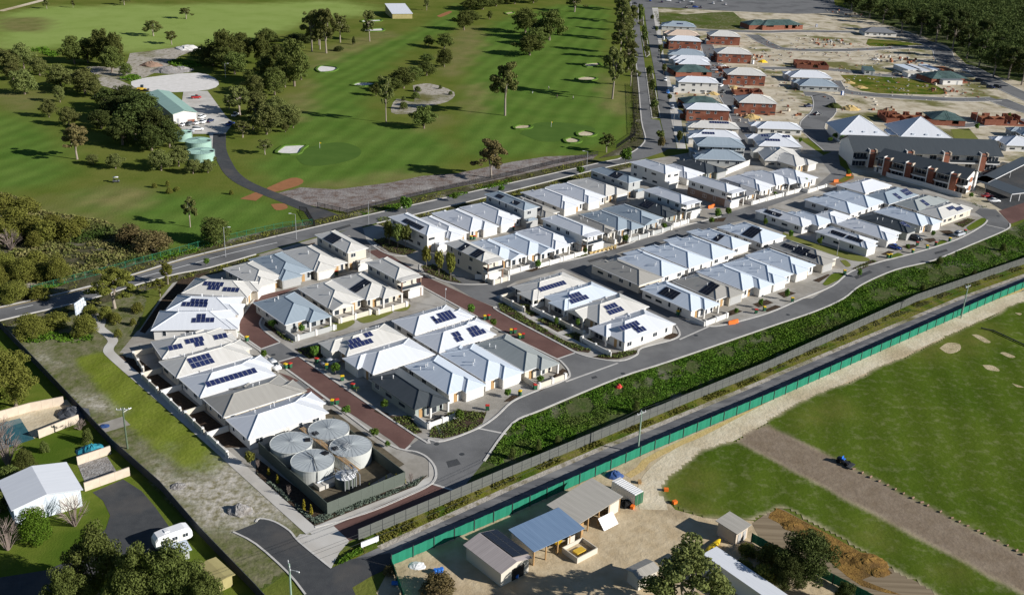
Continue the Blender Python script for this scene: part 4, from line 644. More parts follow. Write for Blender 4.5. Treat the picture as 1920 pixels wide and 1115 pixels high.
HOUSES = [
 ('A1', -50.12, 174.08, 41.0, 17.84, 9.7, 1, 'white', 'E', [], 'yardW', 1),
 ('A2', -57.13, 182.19, 41.0, 17.6, 9.69, 1, 'taupe', 'E', [], 'yardW', 2),
 ('A3', -64.06, 189.81, 41.0, 17.4, 10.55, 1, 'white', 'E', [('S', 0.48, 0.5, 11, 1)], 'yardW', 3),
 ('A4', -71.51, 198.05, 41.0, 17.7, 9.44, 1, 'cream', 'E', [('S', 0.38, 0.55, 5, 2)], 'yardW', 4),
 ('A5', -77.4, 206.63, 33, 16.4, 9.9, 1, 'cream', 'E', [('S', 0.22, 0.5, 3, 1), ('S', 0.5, 0.7, 4, 1), ('S', 0.54, 0.4, 2, 1), ('S', 0.86, 0.6, 3, 1)], 'yardW', 5),
 ('A6', -84.75, 220.87, 8, 18.44, 11.26, 1, 'white', 'E', [('S', 0.6, 0.75, 2, 1), ('S', 0.63, 0.5, 5, 1)], '', 6),
 ('A7', -84.99, 231.7, 0, 16.67, 10.39, 1, 'white', 'E', [('S', 0.45, 0.75, 4, 1), ('S', 0.4, 0.5, 6, 1)], '', 7),
 ('A8', -84.39, 243.29, -3, 16.93, 10.4, 1, 'cream', 'E', [('S', 0.42, 0.75, 5, 1), ('S', 0.45, 0.45, 3, 1), ('S', 0.72, 0.4, 4, 1)], '', 8),
 ('A9', -67.5, 250.06, 46, 9.4, 15.4, 1, 'cream', 'S', [], '', 9),
 ('N1', -62.22, 255.35, 41.0, 10.35, 17.2, 1, 'bluegrey', 'S', [], '', 1),
 ('N2', -54.18, 262.08, 41.0, 10.55, 17.7, 1, 'cream', 'S', [], '', 2),
 ('N3', -46.07, 269.07, 41.0, 6.75, 17.7, 2, 'cream', 'S', [('W', 0.6, 0.5, 2, 5)], '', 3),
 ('M1', -54.37, 226.79, 41.0, 11.7, 16.4, 1, 'bluegrey', 'S', [], 'patio yardS', 1),
 ('M2', -45.79, 237.65, 41.0, 10.1, 15.4, 1, 'cream', 'S', [], 'gable patio yardS', 2),
 ('M3', -37.2, 243.68, 41.0, 10.1, 16.9, 1, 'cream', 'S', [('W', 0.4, 0.5, 3, 3)], 'patio yardS', 3),
 ('M4', -30.39, 251.24, 41.0, 7.1, 14.9, 2, 'cream', 'S', [], 'balcony', 4),
 ('C1', -37.04, 211.84, 41.0, 16.5, 9.5, 1, 'cream', 'W', [('S', 0.25, 0.7, 3, 1), ('S', 0.3, 0.4, 6, 1), ('S', 0.5, 0.85, 2, 1)], '', 1),
 ('C2', -29.95, 203.29, 41.0, 16.9, 10.5, 1, 'white', 'W', [], '', 2),
 ('C3', -22.82, 224.27, 41.0, 16.61, 9.82, 1, 'white', 'E', [('S', 0.62, 0.35, 6, 1), ('S', 0.68, 0.68, 4, 1), ('S', 0.46, 0.6, 1, 1)], '', 3),
 ('C4', -16.26, 215.18, 41.0, 16.96, 10.27, 1, 'white', 'E', [('S', 0.42, 0.35, 2, 1), ('S', 0.44, 0.68, 2, 1), ('S', 0.76, 0.35, 4, 1), ('S', 0.74, 0.68, 3, 1)], '', 4),
 ('C5', -19.2, 188.44, 41.0, 8.15, 17.4, 1, 'charcoal', 'S', [], 'patio yardS', 5),
 ('C6', -12.7, 195.51, 41.0, 9.25, 16.4, 1, 'paleblue', 'S', [], '', 6),
 ('C7', -5.07, 201.91, 41.0, 9.79, 16.7, 1, 'paleblue', 'S', [], '', 7),
 ('C8', 3.52, 207.5, 41.0, 9.2, 17.4, 1, 'greygreen', 'S', [], 'patio yardS', 8),
 ('D1', 6.79, 248.66, 41.0, 18.1, 10.3, 1, 'cream', 'W', [('S', 0.4, 0.5, 9, 1)], 'patio yardW', 1),
 ('D2', 14.53, 243.07, 41.0, 17.72, 9.86, 1, 'paleblue', 'W', [('S', 0.3, 0.35, 6, 1), ('S', 0.3, 0.7, 4, 1)], 'patio yardW', 2),
 ('D3', 21.96, 234.98, 41.0, 17.9, 10.64, 1, 'cream', 'W', [('S', 0.42, 0.35, 5, 1), ('S', 0.42, 0.7, 4, 1)], 'gable patio yardW', 3),
 ('D4', 27.39, 224.72, 41.0, 18.1, 10.9, 1, 'white', 'W', [('S', 0.3, 0.72, 6, 1), ('S', 0.36, 0.5, 2, 1), ('S', 0.4, 0.3, 3, 1)], 'patio yardW', 4),
 ('E1', -25.53, 285.52, 41.0, 7.15, 20.0, 2, 'white', 'S', [('W', 0.45, 0.4, 1, 9)], '', 1),
 ('E2', -20.26, 292.02, 41.0, 8.35, 19.0, 1, 'white', 'S', [], '', 2),
 ('E3', -13.54, 298.46, 41.0, 10.35, 19.5, 1, 'white', 'S', [], '', 3),
 ('E4', -5.75, 306.53, 41.0, 10.55, 19.0, 1, 'white', 'S', [], '', 4),
 ('E5', 2.75, 311.99, 41.0, 6.35, 20.0, 2, 'bluegrey', 'S', [('W', 0.7, 0.5, 1, 3), ('W', 0.3, 0.5, 1, 3)], '', 5),
 ('E6', 8.41, 315.71, 41.0, 7.65, 19.0, 1, 'taupe', 'S', [('W', 0.2, 0.5, 1, 2), ('W', 0.55, 0.5, 1, 1)], '', 6),
 ('E7', 15.05, 324.36, 41.0, 10.35, 19.5, 1, 'white', 'S', [], '', 7),
 ('E8', 22.87, 332.06, 41.0, 10.35, 19.5, 1, 'white', 'S', [], '', 8),
 ('E9', 30.51, 339.52, 41.0, 10.35, 19.2, 1, 'cream', 'S', [], '', 9),
 ('E10', 38.75, 346.06, 41.0, 6.65, 19.5, 2, 'bluegrey', 'S', [('W', 0.4, 0.5, 2, 4)], '', 10),
 ('F1', -8.41, 266.6, 41.0, 6.35, 17.5, 2, 'cream', 'S', [('W', 0.6, 0.5, 2, 2), ('W', 0.25, 0.5, 2, 3)], 'balcony yardS', 1),
 ('F2', -4.29, 274.37, 41.0, 9.75, 16, 1, 'paleblue', 'S', [], 'gable patio yardS', 2),
 ('F3', 4.2, 280.35, 41.0, 9.55, 16.5, 1, 'paleblue', 'S', [], 'gable patio yardS', 3),
 ('F4', 11.19, 286.72, 41.0, 10.55, 17, 1, 'white', 'S', [], 'patio yardS', 4),
 ('F5', 20.16, 290.88, 41.0, 7.15, 18.5, 2, 'white', 'S', [], 'balcony', 5),
 ('F6', 27.63, 302.93, 41.0, 5.15, 16.5, 1, 'taupe', 'S', [], 'gable patio yardS', 6),
 ('F7', 31.98, 304.7, 41.0, 10.15, 17.5, 1, 'bluegrey', 'S', [], 'patio yardS', 7),
 ('F8', 40.08, 312.08, 41.0, 10.15, 17.5, 1, 'bluegrey', 'S', [], 'gable patio yardS', 8),
 ('F9', 47.7, 320.59, 41.0, 8.35, 16.7, 1, 'charcoal', 'S', [('W', 0.55, 0.6, 2, 4)], 'patio yardS', 9),
 ('F10', 54.25, 325.46, 41.0, 7.75, 17.5, 2, 'white', 'S', [], 'balcony', 10),
 ('F11', 71.74, 340.15, 41.0, 7.75, 18, 2, 'white', 'S', [], 'balcony lowbase', 11),
 ('F12', 78.41, 347.45, 41.0, 9.15, 16, 1, 'midgrey', 'S', [], 'patio yardS', 12),
 ('F13', 84.91, 353.04, 41.0, 10.15, 16.5, 1, 'white', 'S', [], 'patio yardS', 13),
 ('F14', 93.19, 360.11, 41.0, 11.15, 16, 1, 'white', 'S', [], 'patio yardS', 14),
 ('F15', 102.03, 364.29, 41.0, 12.15, 15, 1, 'white', 'S', [], 'patio yardS', 15),
 ('F16', 106.66, 386.39, 41.0, 11.65, 16, 1, 'cream', 'S', [], '', 16),
 ('G1', 53.04, 359.23, 41.0, 8.4, 17.7, 2, 'white', 'S', [], '', 1),
 ('G2', 60.91, 364.75, 41.0, 10.9, 15.4, 1, 'white', 'S', [], '', 2),
 ('G3', 69.92, 371.78, 41.0, 10.4, 16.4, 1, 'charcoal', 'S', [], '', 3),
 ('H1', 34.36, 260.86, 41.0, 9.75, 18, 1, 'taupe', 'N', [], '', 1),
 ('H2', 41.3, 267.47, 41.0, 10.65, 17.5, 1, 'paleblue', 'N', [], '', 2),
 ('H3', 49.82, 275.22, 41.0, 10.75, 17.4, 1, 'paleblue', 'N', [], '', 3),
 ('H4', 57.9, 282.89, 41.0, 10.55, 17.5, 1, 'paleblue', 'N', [], '', 4),
 ('H5', 65.42, 292.37, 41.0, 8.65, 16.4, 1, 'paleblue', 'N', [('W', 0.45, 0.5, 2, 2)], '', 5),
 ('H6', 75.47, 298.22, 41.0, 11.65, 16, 1, 'paleblue', 'N', [('W', 0.4, 0.5, 3, 4)], '', 6),
 ('H7', 46.24, 244.78, 41.0, 9.95, 18, 1, 'paleblue', 'S', [('W', 0.55, 0.5, 2, 5)], 'patio yardS', 7),
 ('H8', 54.01, 252.92, 41.0, 10.35, 15.5, 1, 'taupe', 'S', [('W', 0.3, 0.5, 3, 3)], '', 8),
 ('H9', 62.37, 260.26, 41.0, 10.95, 16.5, 1, 'paleblue', 'S', [], '', 9),
 ('H10', 71.05, 266.97, 41.0, 10.75, 16.5, 1, 'paleblue', 'S', [], '', 10),
 ('H11', 79.37, 274.6, 41.0, 10.75, 17, 1, 'paleblue', 'S', [], '', 11),
 ('H12', 88.78, 282.67, 41.0, 9.75, 18, 1, 'taupe', 'S', [('W', 0.7, 0.5, 1, 4), ('W', 0.45, 0.5, 2, 4), ('W', 0.25, 0.4, 1, 4)], '', 12),
 ('I1', 91.9, 315.54, 41.0, 7.35, 17, 1, 'white', 'N', [('W', 0.75, 0.4, 1, 6)], '', 1),
 ('I2', 97.41, 316.64, 41.0, 8.65, 13, 1, 'paleblue', 'N', [], '', 2),
 ('I3', 111.43, 330.62, 41.0, 10.35, 17, 1, 'paleblue', 'N', [], '', 3),
 ('I4', 119.8, 338.38, 41.0, 10.55, 17, 1, 'paleblue', 'N', [], '', 4),
 ('I5', 123.55, 354.65, 41.0, 17.15, 10.5, 1, 'white', 'N', [], '', 5),
 ('I6', 128.19, 342.91, 41.0, 19.15, 10.5, 1, 'bluegrey', 'E', [('S', 0.45, 0.4, 2, 2), ('S', 0.8, 0.5, 4, 2)], '', 6),
 ('I7', 136.43, 336.83, 41.0, 18.65, 9.3, 1, 'greygreen', 'E', [('S', 0.4, 0.5, 2, 2)], '', 7),
 ('I8', 141.56, 328.98, 41.0, 18.65, 9.2, 1, 'cream', 'E', [('S', 0.55, 0.65, 4, 1), ('S', 0.72, 0.35, 4, 1)], '', 8),
 ('I9', 131.71, 320.99, 41.0, 10.35, 17.5, 1, 'paleblue', 'S', [], '', 9),
 ('I10', 123.77, 314.37, 41.0, 8.65, 17, 1, 'charcoal', 'S', [('S', 0.5, 0.5, 2, 2)], '', 10),
 ('I11', 114.83, 306.59, 41.0, 10.35, 17.5, 1, 'white', 'S', [], '', 11),
 ('I12', 105.93, 298.52, 41.0, 8.75, 17, 1, 'white', 'S', [('W', 0.6, 0.5, 1, 5), ('W', 0.25, 0.5, 1, 5)], '', 12),
 ('I13', 102.78, 320.39, 41.0, 11.15, 8.5, 1, 'white', 'S', [], '', 13),
 ('T1', 96.48, 728.02, 1.0, 22.32, 13.9, 1, 'bluegrey', 'W', [('S', 0.5, 0.5, 4, 1)], '', 1),
 ('T2', 94.15, 689.95, 1.0, 21.62, 13.9, 1, 'peach', 'W', [], '', 2),
 ('T3', 89.98, 651.08, 1.0, 20.55, 11.83, 2, 'white', 'W', [], 'brick', 3),
 ('T4', 87.69, 617.37, 1.0, 20.73, 13.9, 1, 'bluegrey', 'W', [], '', 4),
 ('T5', 86.81, 601.11, 1.0, 21.34, 10.4, 1, 'white', 'W', [], '', 5),
 ('T6', 88.32, 589.29, 1.0, 18.21, 10.4, 1, 'white', 'W', [], 'brick', 6),
 ('T8', 79.17, 524.48, 1.0, 20.85, 10.85, 2, 'white', 'W', [], '', 7),
 ('T10', 74.87, 464.02, 1.0, 20.1, 10.4, 2, 'white', 'W', [], 'brick', 8),
 ('T11', 74.17, 442.16, 1.0, 21.32, 10.4, 1, 'cream', 'W', [('S', 0.6, 0.8, 8, 1)], '', 9),
 ('T12', 72.1, 423.68, 1.0, 20.49, 12.04, 1, 'white', 'W', [('S', 0.35, 0.6, 5, 1)], '', 10),
 ('T13', 70.45, 402.07, 1.0, 19.04, 10.4, 2, 'bluegrey', 'W', [], 'balconyx', 11),
 ('T14', 70.05, 391.43, 1.0, 18.28, 12.64, 1, 'bluegrey', 'W', [], '', 12),
 ('U1', 119.21, 675.25, 1.0, 19.88, 13.9, 2, 'cream', 'W', [], 'brick', 1),
 ('U2', 113.4, 612.33, 1.0, 20.57, 13.9, 2, 'cream', 'W', [], 'brick', 2),
 ('U3', 108.33, 549.38, 1.0, 20.66, 13.9, 2, 'cream', 'W', [], 'brick', 3),
 ('U4', 102.07, 482.41, 1.0, 18.02, 13.9, 2, 'cream', 'W', [], 'brick', 4),
 ('U5', 103.52, 445.15, 1.0, 19.87, 10.4, 1, 'white', 'W', [], '', 5),
 ('U6', 98.05, 415.2, 1.0, 17.87, 17.9, 1, 'white', 'W', [('S', 0.35, 0.45, 6, 1), ('S', 0.2, 0.8, 3, 1), ('S', 0.7, 0.8, 3, 1)], '', 6),
 ('U7', 95.92, 393.29, 1.0, 15.52, 17.9, 1, 'cream', 'W', [], '', 7),
 ('V1', 145.31, 564.35, 1.0, 22.9, 13.9, 1, 'white', 'W', [], '', 1),
 ('V2', 144.98, 541.75, 1.0, 20.62, 13.9, 1, 'bluegrey', 'W', [], '', 2),
 ('V3', 236.54, 737.33, 1.0, 22.9, 13.74, 1, 'midgrey', 'W', [], 'plain', 3),
 ('V4', 206.36, 432.61, 1.0, 14.39, 13.9, 1, 'white', 'W', [], '', 4),
 ('V5', 221.55, 451.87, 1.0, 13.24, 13.25, 1, 'bluegrey', 'W', [], '', 5)]
ROWTXT = {'A': 'from the round water tanks', 'N': 'opposite the golf gate', 'M': 'in the row facing small lawns', 'C': 'across the tank lane', 'D': 'in the four-house row',
          'E': 'in the main-road row', 'F': 'along the grey lane', 'G': 'near the avenue corner', 'H': 'in the middle block', 'I': 'in the block below the apartments',
          'T': 'along the tree-lined avenue', 'U': 'behind the avenue row', 'V': 'on the open building lots'}
CN = {'white': 'white', 'cream': 'cream', 'paleblue': 'pale blue-grey', 'bluegrey': 'blue-grey', 'taupe': 'taupe', 'greygreen': 'grey-green', 'midgrey': 'grey', 'charcoal': 'charcoal', 'peach': 'peach', 'green': 'green'}
for (key, bx, by, ang, a, b, st, colr, front, panels, style, k) in HOUSES:
    n = sum(p[3]*p[4] for p in panels); row = key[0]
    lab = f"{'two-storey ' if st == 2 else ''}house with {CN[colr]} roof"
    if n: lab += f", {NUM[n] if n < len(NUM) else 'many'} solar panels"
    if 'brick' in style: lab += ', red brick walls'
    lab += f", {ORD[k]} {ROWTXT[row]}"
    house(key, bx, by, ang, a, b, st, colr, front, panels, lab, 'village houses' if row in 'ANMCDEFGHI' else 'houses on the new estate', style)

# ================================================================ FENCES
def fence(name, label, line, length, h, panel, post, pm, sm, z=.0, group=None, close=False):
    """a fence of single panels and posts along a line"""
    if close: line = line+[line[0]]
    c = line[0]; root = thing(name, label, 'fence', (c[0], c[1], z), 0, group)
    pmsh = panel(h); s_ = MB(); s_.box(-.05, .05, -.05, .05, 0, h+.1) if post is None else post(s_, h); smsh = s_.mesh('post', sm)
    for i in range(len(line)-1):
        a, b = Vector(line[i]), Vector(line[i+1]); n = max(1, round((b-a).length/length)); d = (b-a)/n; an = math.atan2(d.y, d.x)
        for k in range(n):
            p = a+d*k-Vector(c); put('panel', pmsh, root, (p.x, p.y, .03), an, (d.length, 1, 1)); put('post', smsh, root, (p.x, p.y, 0), an)
    p = Vector(line[-1])-Vector(c); put('post', smsh, root, (p.x, p.y, 0), 0)
    return root
def solid(m, rail=None):
    def f(h):
        mb = MB(); mb.box(0, 1, -.025, .025, 0, h)
        mb.box(0, 1, -.04, .04, h-.06, h+.01)
        for i in range(12): x = (i+.5)/12; mb.box(x-.012, x+.012, -.045, .045, .05, h-.08)
        return mb.mesh('panel', m)
    return f
def cloth(m):
    def f(h):
        mb = MB(); n = 6
        v = []; 
        for i in range(n+1):
            for j in (0, 1): v.append((i/n, .05+.06*math.sin(i*1.9+j), .12*abs(math.sin(i*2.3))*(1-j)+(h-.03*math.sin(i*1.3))*j))
        mb.add(v, [(2*i, 2*i+2, 2*i+3, 2*i+1) for i in range(n)]); mb.box(0, 1, -.02, .02, h-.03, h+.02)
        return mb.mesh('panel', m)
    return f
def pickets(m, k=16, r=.02):
    def f(h):
        mb = MB(); mb.box(0, 1, -.03, .03, .15, .22); mb.box(0, 1, -.03, .03, h-.2, h-.13)
        for i in range(k): x = (i+.5)/k; mb.box(x-r/3, x+r/3, -r, r, .05, h)
        return mb.mesh('panel', m)
    return f
fence('metal_fence', 'long grey metal panel fence between the weedy reserve and gravel lane', [(-24.7,147.3), (1.4,169.4), (60.8,218.8), (110.7,263.4), (155.0,296.6), (187.3,322.7)], 2.37, 2.3, solid('fence_grey'), None, None, 'metal_dark')
fence('shade_cloth_fence', 'long fence with green shade cloth beside the sand track and works yard', [(-18.2,140.7), (1.6,156.8), (29.9,180.8), (58.9,204.0), (132.7,265.9), (176.8,301.4)], 4.14, 2.15, cloth('shade_green'), lambda s, h: s.box(-.06, .06, -.09, -.01, 0, h+.35), None, 'metal_dark')
fence('shade_cloth_fence', 'short green shade cloth fence returning from the lane past the blue barrels', [(-18.3,140.5), (-15.7,133.3), (-13.8,127.9)], 3.5, 1.9, cloth('shade_green_dark'), None, None, 'metal_dark')
fence('shade_cloth_fence', 'green shade cloth fence running beyond the small tin-roofed hut', [(43.6,151.3), (46.1,148.8), (49.4,146.1), (57.9,138.1), (62.3,133.9)], 3.5, 1.9, cloth('shade_green_dark'), None, None, 'metal_dark')
fence('metal_fence', 'dark blue-grey metal fence along the grass reserve, behind the caravan', [(-126.8,229.3), (-122.6,224.6), (-97.3,196.6), (-76.4,173.3), (-62.9,160.0), (-51.6,146.6), (-38.7,132.4), (-31.9,124.4)], 2.37, 1.9, solid('fence_dark'), None, None, 'fence_dark')
fence('picket_fence', 'black steel picket fence above the stony ground beside the main road', [(-64.8,323.5), (-54.2,317.8), (-29.6,342.9), (-1.8,368.5), (13.3,384.8), (31.7,400.8)], 3, 1.7, pickets('black'), None, None, 'black')
fence('picket_fence', 'black steel picket fence on the left of the golf path gateway', [(-69.8,318.8), (-67.4,318.0), (-62.0,304.4)], 2.5, 1.7, pickets('black'), None, None, 'black')
fence('picket_fence', 'black steel picket fence beside the avenue trees', [(39.9,412.0), (49.7,435.2), (53.7,488.6), (57.7,541.4)], 3, 1.7, pickets('black'), None, None, 'black')
fence('mesh_fence', 'dark green mesh fence between the golf scrub and the main road', [(-124.4,246.3), (-116.7,254.9), (-108.9,262.9), (-105.1,267.8), (-99.9,273.6), (-92.1,283.1), (-78.5,296.5), (-71.6,302.6), (-63.3,306.7)], 3, 1.8, pickets('shade_green_dark', 9, .012), None, None, 'shade_green_dark')
fence('timber_rail', 'low dark log rail across the corner of the sports field', [(122.2,247.1), (124.8,245.7), (129.3,237.8), (134.8,228.6)], 3, .5, lambda h: MB().tube((0, 0, h*.6), (1, 0, h*.6), .16).mesh('panel', 'metal_dark'), None, None, 'metal_dark')
fence('white_fence', 'low white panel fence before the front apartment terrace', [(139.1,394.5), (142.1,385.9), (151.5,375.9), (160.9,362.5)], 3, 1.7, solid('wall_white'), None, None, 'wall_white')
fence('white_fence', 'white panel wall along the lane before the north corner houses', [(77.4,378.5), (90.6,395.1)], 3, 2.2, solid('wall_white'), None, None, 'wall_white')

# ================================================================ WATER TANKS
TKX, TKY, TKA, TA_, TB_ = (-31.23,154.20,41.0,16.65,25.60)
tu = Vector((math.cos(R(TKA)), math.sin(R(TKA)))); tn = Vector((-tu.y, tu.x)); t0 = Vector((TKX, TKY))
tc = [t0, t0+tu*TA_, t0+tu*TA_+tn*TB_, t0+tn*TB_]
fence('tank_enclosure_fence', 'tall olive panel fence boxing in the four water tanks', [tuple(q) for q in (tc[3], tc[0], tc[1], tc[2])], 2.37, 2.6, solid('fence_olive'), None, None, 'fence_olive')
fence('tank_enclosure_fence', 'cream panel fence between the tanks and the nearest white roof', [tuple(t0+tn*(TB_-.3)+tu*.5), tuple(t0+tn*(TB_-.3)+tu*(TA_-.5))], 2.37, 1.9, solid('wall_cream'), None, None, 'wall_cream')
def tank(loc, r, h, label, roofm='tank_roof', wallm='tank_wall', group='round water tanks', ladder=0.0):
    root = thing('water_tank', label, 'water tank', (*loc, 0), 0, group); n = 48
    w = MB()
    pr = [(r, 0), (r, .05), (r*1.0, h*.25), (r*1.003, h*.26), (r, h*.27), (r, h*.5), (r*1.003, h*.51), (r, h*.52), (r, h*.75), (r*1.003, h*.76), (r, h*.77), (r, h)]
    for (a, za), (b, zb) in zip(pr, pr[1:]):
        v = []
        for i in range(n): c, s = math.cos(2*math.pi*i/n), math.sin(2*math.pi*i/n); v += [(a*c, a*s, za), (b*c, b*s, zb)]
        w.add(v, [(2*i, 2*((i+1) % n), 2*((i+1) % n)+1, 2*i+1) for i in range(n)])
    w.build('tank_wall', wallm, root)
    rf = MB(); rz = h+r*.07
    for i in range(24):
        a0, a1 = 2*math.pi*i/24, 2*math.pi*(i+.985)/24; am = (a0+a1)/2
        rf.add([(r*1.015*math.cos(a0), r*1.015*math.sin(a0), h), (r*1.015*math.cos(am), r*1.015*math.sin(am), h), (r*1.015*math.cos(a1), r*1.015*math.sin(a1), h), (.25*math.cos(a1), .25*math.sin(a1), rz), (.25*math.cos(a0), .25*math.sin(a0), rz)], [(0, 1, 2, 3, 4)])
        rf.tube((r*math.cos(a0), r*math.sin(a0), h+.02), (.25*math.cos(a0), .25*math.sin(a0), rz+.02), .035, n=4)
    ro = rf.build('tank_roof', roofm, root)
    cp = MB(); cp.tube((0, 0, rz-.1), (0, 0, rz+.1), .3, n=16); cp.build('roof_cap', roofm, ro)
    rm = MB()
    for i in range(n): rm.tube((r*1.015*math.cos(2*math.pi*i/n), r*1.015*math.sin(2*math.pi*i/n), h), (r*1.015*math.cos(2*math.pi*(i+1)/n), r*1.015*math.sin(2*math.pi*(i+1)/n), h), .07, n=5)
    rm.build('rim', wallm, root)
    a = ladder; hx, hy = (r-.9)*math.cos(a), (r-.9)*math.sin(a)
    hm = MB(); hm.box(-.55, .55, -.55, .55, -.1, .18); o = hm.build('hatch', 'black', root, (hx, hy, h+.12), a)
    lm = MB()
    for s in (-.22, .22): lm.tube((r+.15, s, 0), (r+.15, s, h+.9), .035)
    for k in range(int(h/.35)): lm.tube((r+.15, -.22, .3+k*.35), (r+.15, .22, .3+k*.35), .025, n=4)
    lm.build('ladder', 'metal_grey', root, (0, 0, 0), a)
    return root
TH = 3.1
for q, lab, la in (((-35.28,178.64), 'grey round water tank beside the red road trees', -2.4), ((-41.57,173.08), 'grey round water tank below the white roof eave', .3), ((-36.29,167.06), 'grey round water tank with bent pipe across its roof', .9), ((-29.98,172.72), 'grey round water tank behind the pump platform, under a pipe gantry', 3.6)):
    tk = tank(q, 4.0, TH, lab, ladder=la)
    if 'bent' in lab:
        pp = MB(); pp.tube((-1.5, 2.2, TH+.4), (0, .6, TH+.5), .07); pp.tube((0, .6, TH+.5), (1.6, -3.6, TH+.25), .07); pp.tube((1.6, -3.7, TH+.3), (1.6, -3.9, .2), .07); pp.build('overflow_pipe', 'metal_dark', tk)
    if 'gantry' in lab:
        pp = MB()
        for k in range(4): pp.tube((-3.6+k*.35, 1.9-k*.5, TH+.5), (-.6+k*.3, .3-k*.7, TH+.6), .06); pp.tube((-.6+k*.3, .3-k*.7, TH+.6), (-1.2+k*.3, -1.2-k*.4, TH+.5), .06)
        pp.build('pipe_gantry', 'metal_grey', tk)
wk = thing('walkway', 'narrow timber walkway between the water tanks with steel handrails', 'walkway', (0, 0, 0))
A_, B_ = Vector((-40.80,178.99)), Vector((-27.23,164.32)); dd = (B_-A_).normalized(); nn = Vector((-dd.y, dd.x)); Lw = (B_-A_).length
plank = MB().box(0, .27, -.55, .55, 2.9, 2.98).mesh('plank', 'timber')
for k in range(int(Lw/.3)): put('plank', plank, wk, (*(A_+dd*k*.3), 0), math.atan2(dd.y, dd.x))
for s in (-.55, .55):
    hr_ = MB(); hr_.tube((0, s, 3.9), (Lw, s, 3.9), .03); hr_.tube((0, s, 3.4), (Lw, s, 3.4), .025)
    for k in range(int(Lw/2)+1): hr_.tube((k*2, s, 2.9), (k*2, s, 3.9), .03); hr_.tube((k*2, s, 0), (k*2, s, 2.9), .05)
    hr_.build('handrail', 'metal_grey', wk, (*A_, 0), math.atan2(dd.y, dd.x))
pt = thing('pump_station', 'dark pump tank with white lid, valves and pipes inside the tank fence', 'pump', (*(-29.59,163.95), 0), R(41))
b_ = MB(); b_.tube((0, 0, 0), (0, 0, 2.2), 2.0, n=28); b_.build('pump_tank', 'fence_olive', pt); b_ = MB(); b_.tube((0, 0, 2.2), (0, 0, 2.6), 1.95, .5, n=28); b_.build('lid', 'frame_white', pt)
for k in range(5): b_ = MB(); x = -1.6+k*.8; b_.tube((x, -2.4, .6), (x, -2.4, 2.9), .09); b_.tube((x, -2.4, 2.9), (x+.5, 1.5, 3.1), .08); b_.build('pipe', 'metal_grey', pt)
for k in range(3): b_ = MB(); b_.box(-1.2+k*1.2, -.4+k*1.2, -1.1, -.3, 2.6, 3.2); b_.build('valve_box', 'metal_grey', pt)
sl = thing('service_slab', 'pale concrete lid with blue pipes inside the tank fence corner', 'slab', (*(-32.53,164.59), 0), R(41))
MB().box(-3.2, 1.2, -1.4, 1.6, 0, .9).build('slab', 'concrete', sl); MB().tube((-2.8, 0, 1.05), (3.2, .2, 1.05), .14).tube((1.6, -1.5, 1.05), (1.6, 2.2, 1.05), .12).build('pipe', 'roof_paleblue', sl)

# ================================================================ SHEDS AND SERVICE BUILDINGS
def gable_roof(mb, a, b, e, pitch, axis='y', ov=.3, th=.12):
    """two slopes over a x b; ridge along axis"""
    if axis == 'y':
        m = a/2; z = e+pitch*(m+ov)
        for (xe, xr) in ((-ov, m), (a+ov, m)):
            v = [(xe, -ov, e), (xe, b+ov, e), (xr, b+ov, z), (xr, -ov, z)]; w = [(p[0], p[1], p[2]-th) for p in v]
            mb.add(v+w, [(0, 1, 2, 3), (7, 6, 5, 4), (0, 4, 5, 1), (1, 5, 6, 2), (3, 7, 4, 0)])
    else:
        m = b/2; z = e+pitch*(m+ov)
        for (ye, yr) in ((-ov, m), (b+ov, m)):
            v = [(-ov, ye, e), (a+ov, ye, e), (a+ov, yr, z), (-ov, yr, z)]; w = [(p[0], p[1], p[2]-th) for p in v]
            mb.add(v+w, [(0, 1, 2, 3), (7, 6, 5, 4), (0, 4, 5, 1), (1, 5, 6, 2), (3, 7, 4, 0)])
    return mb
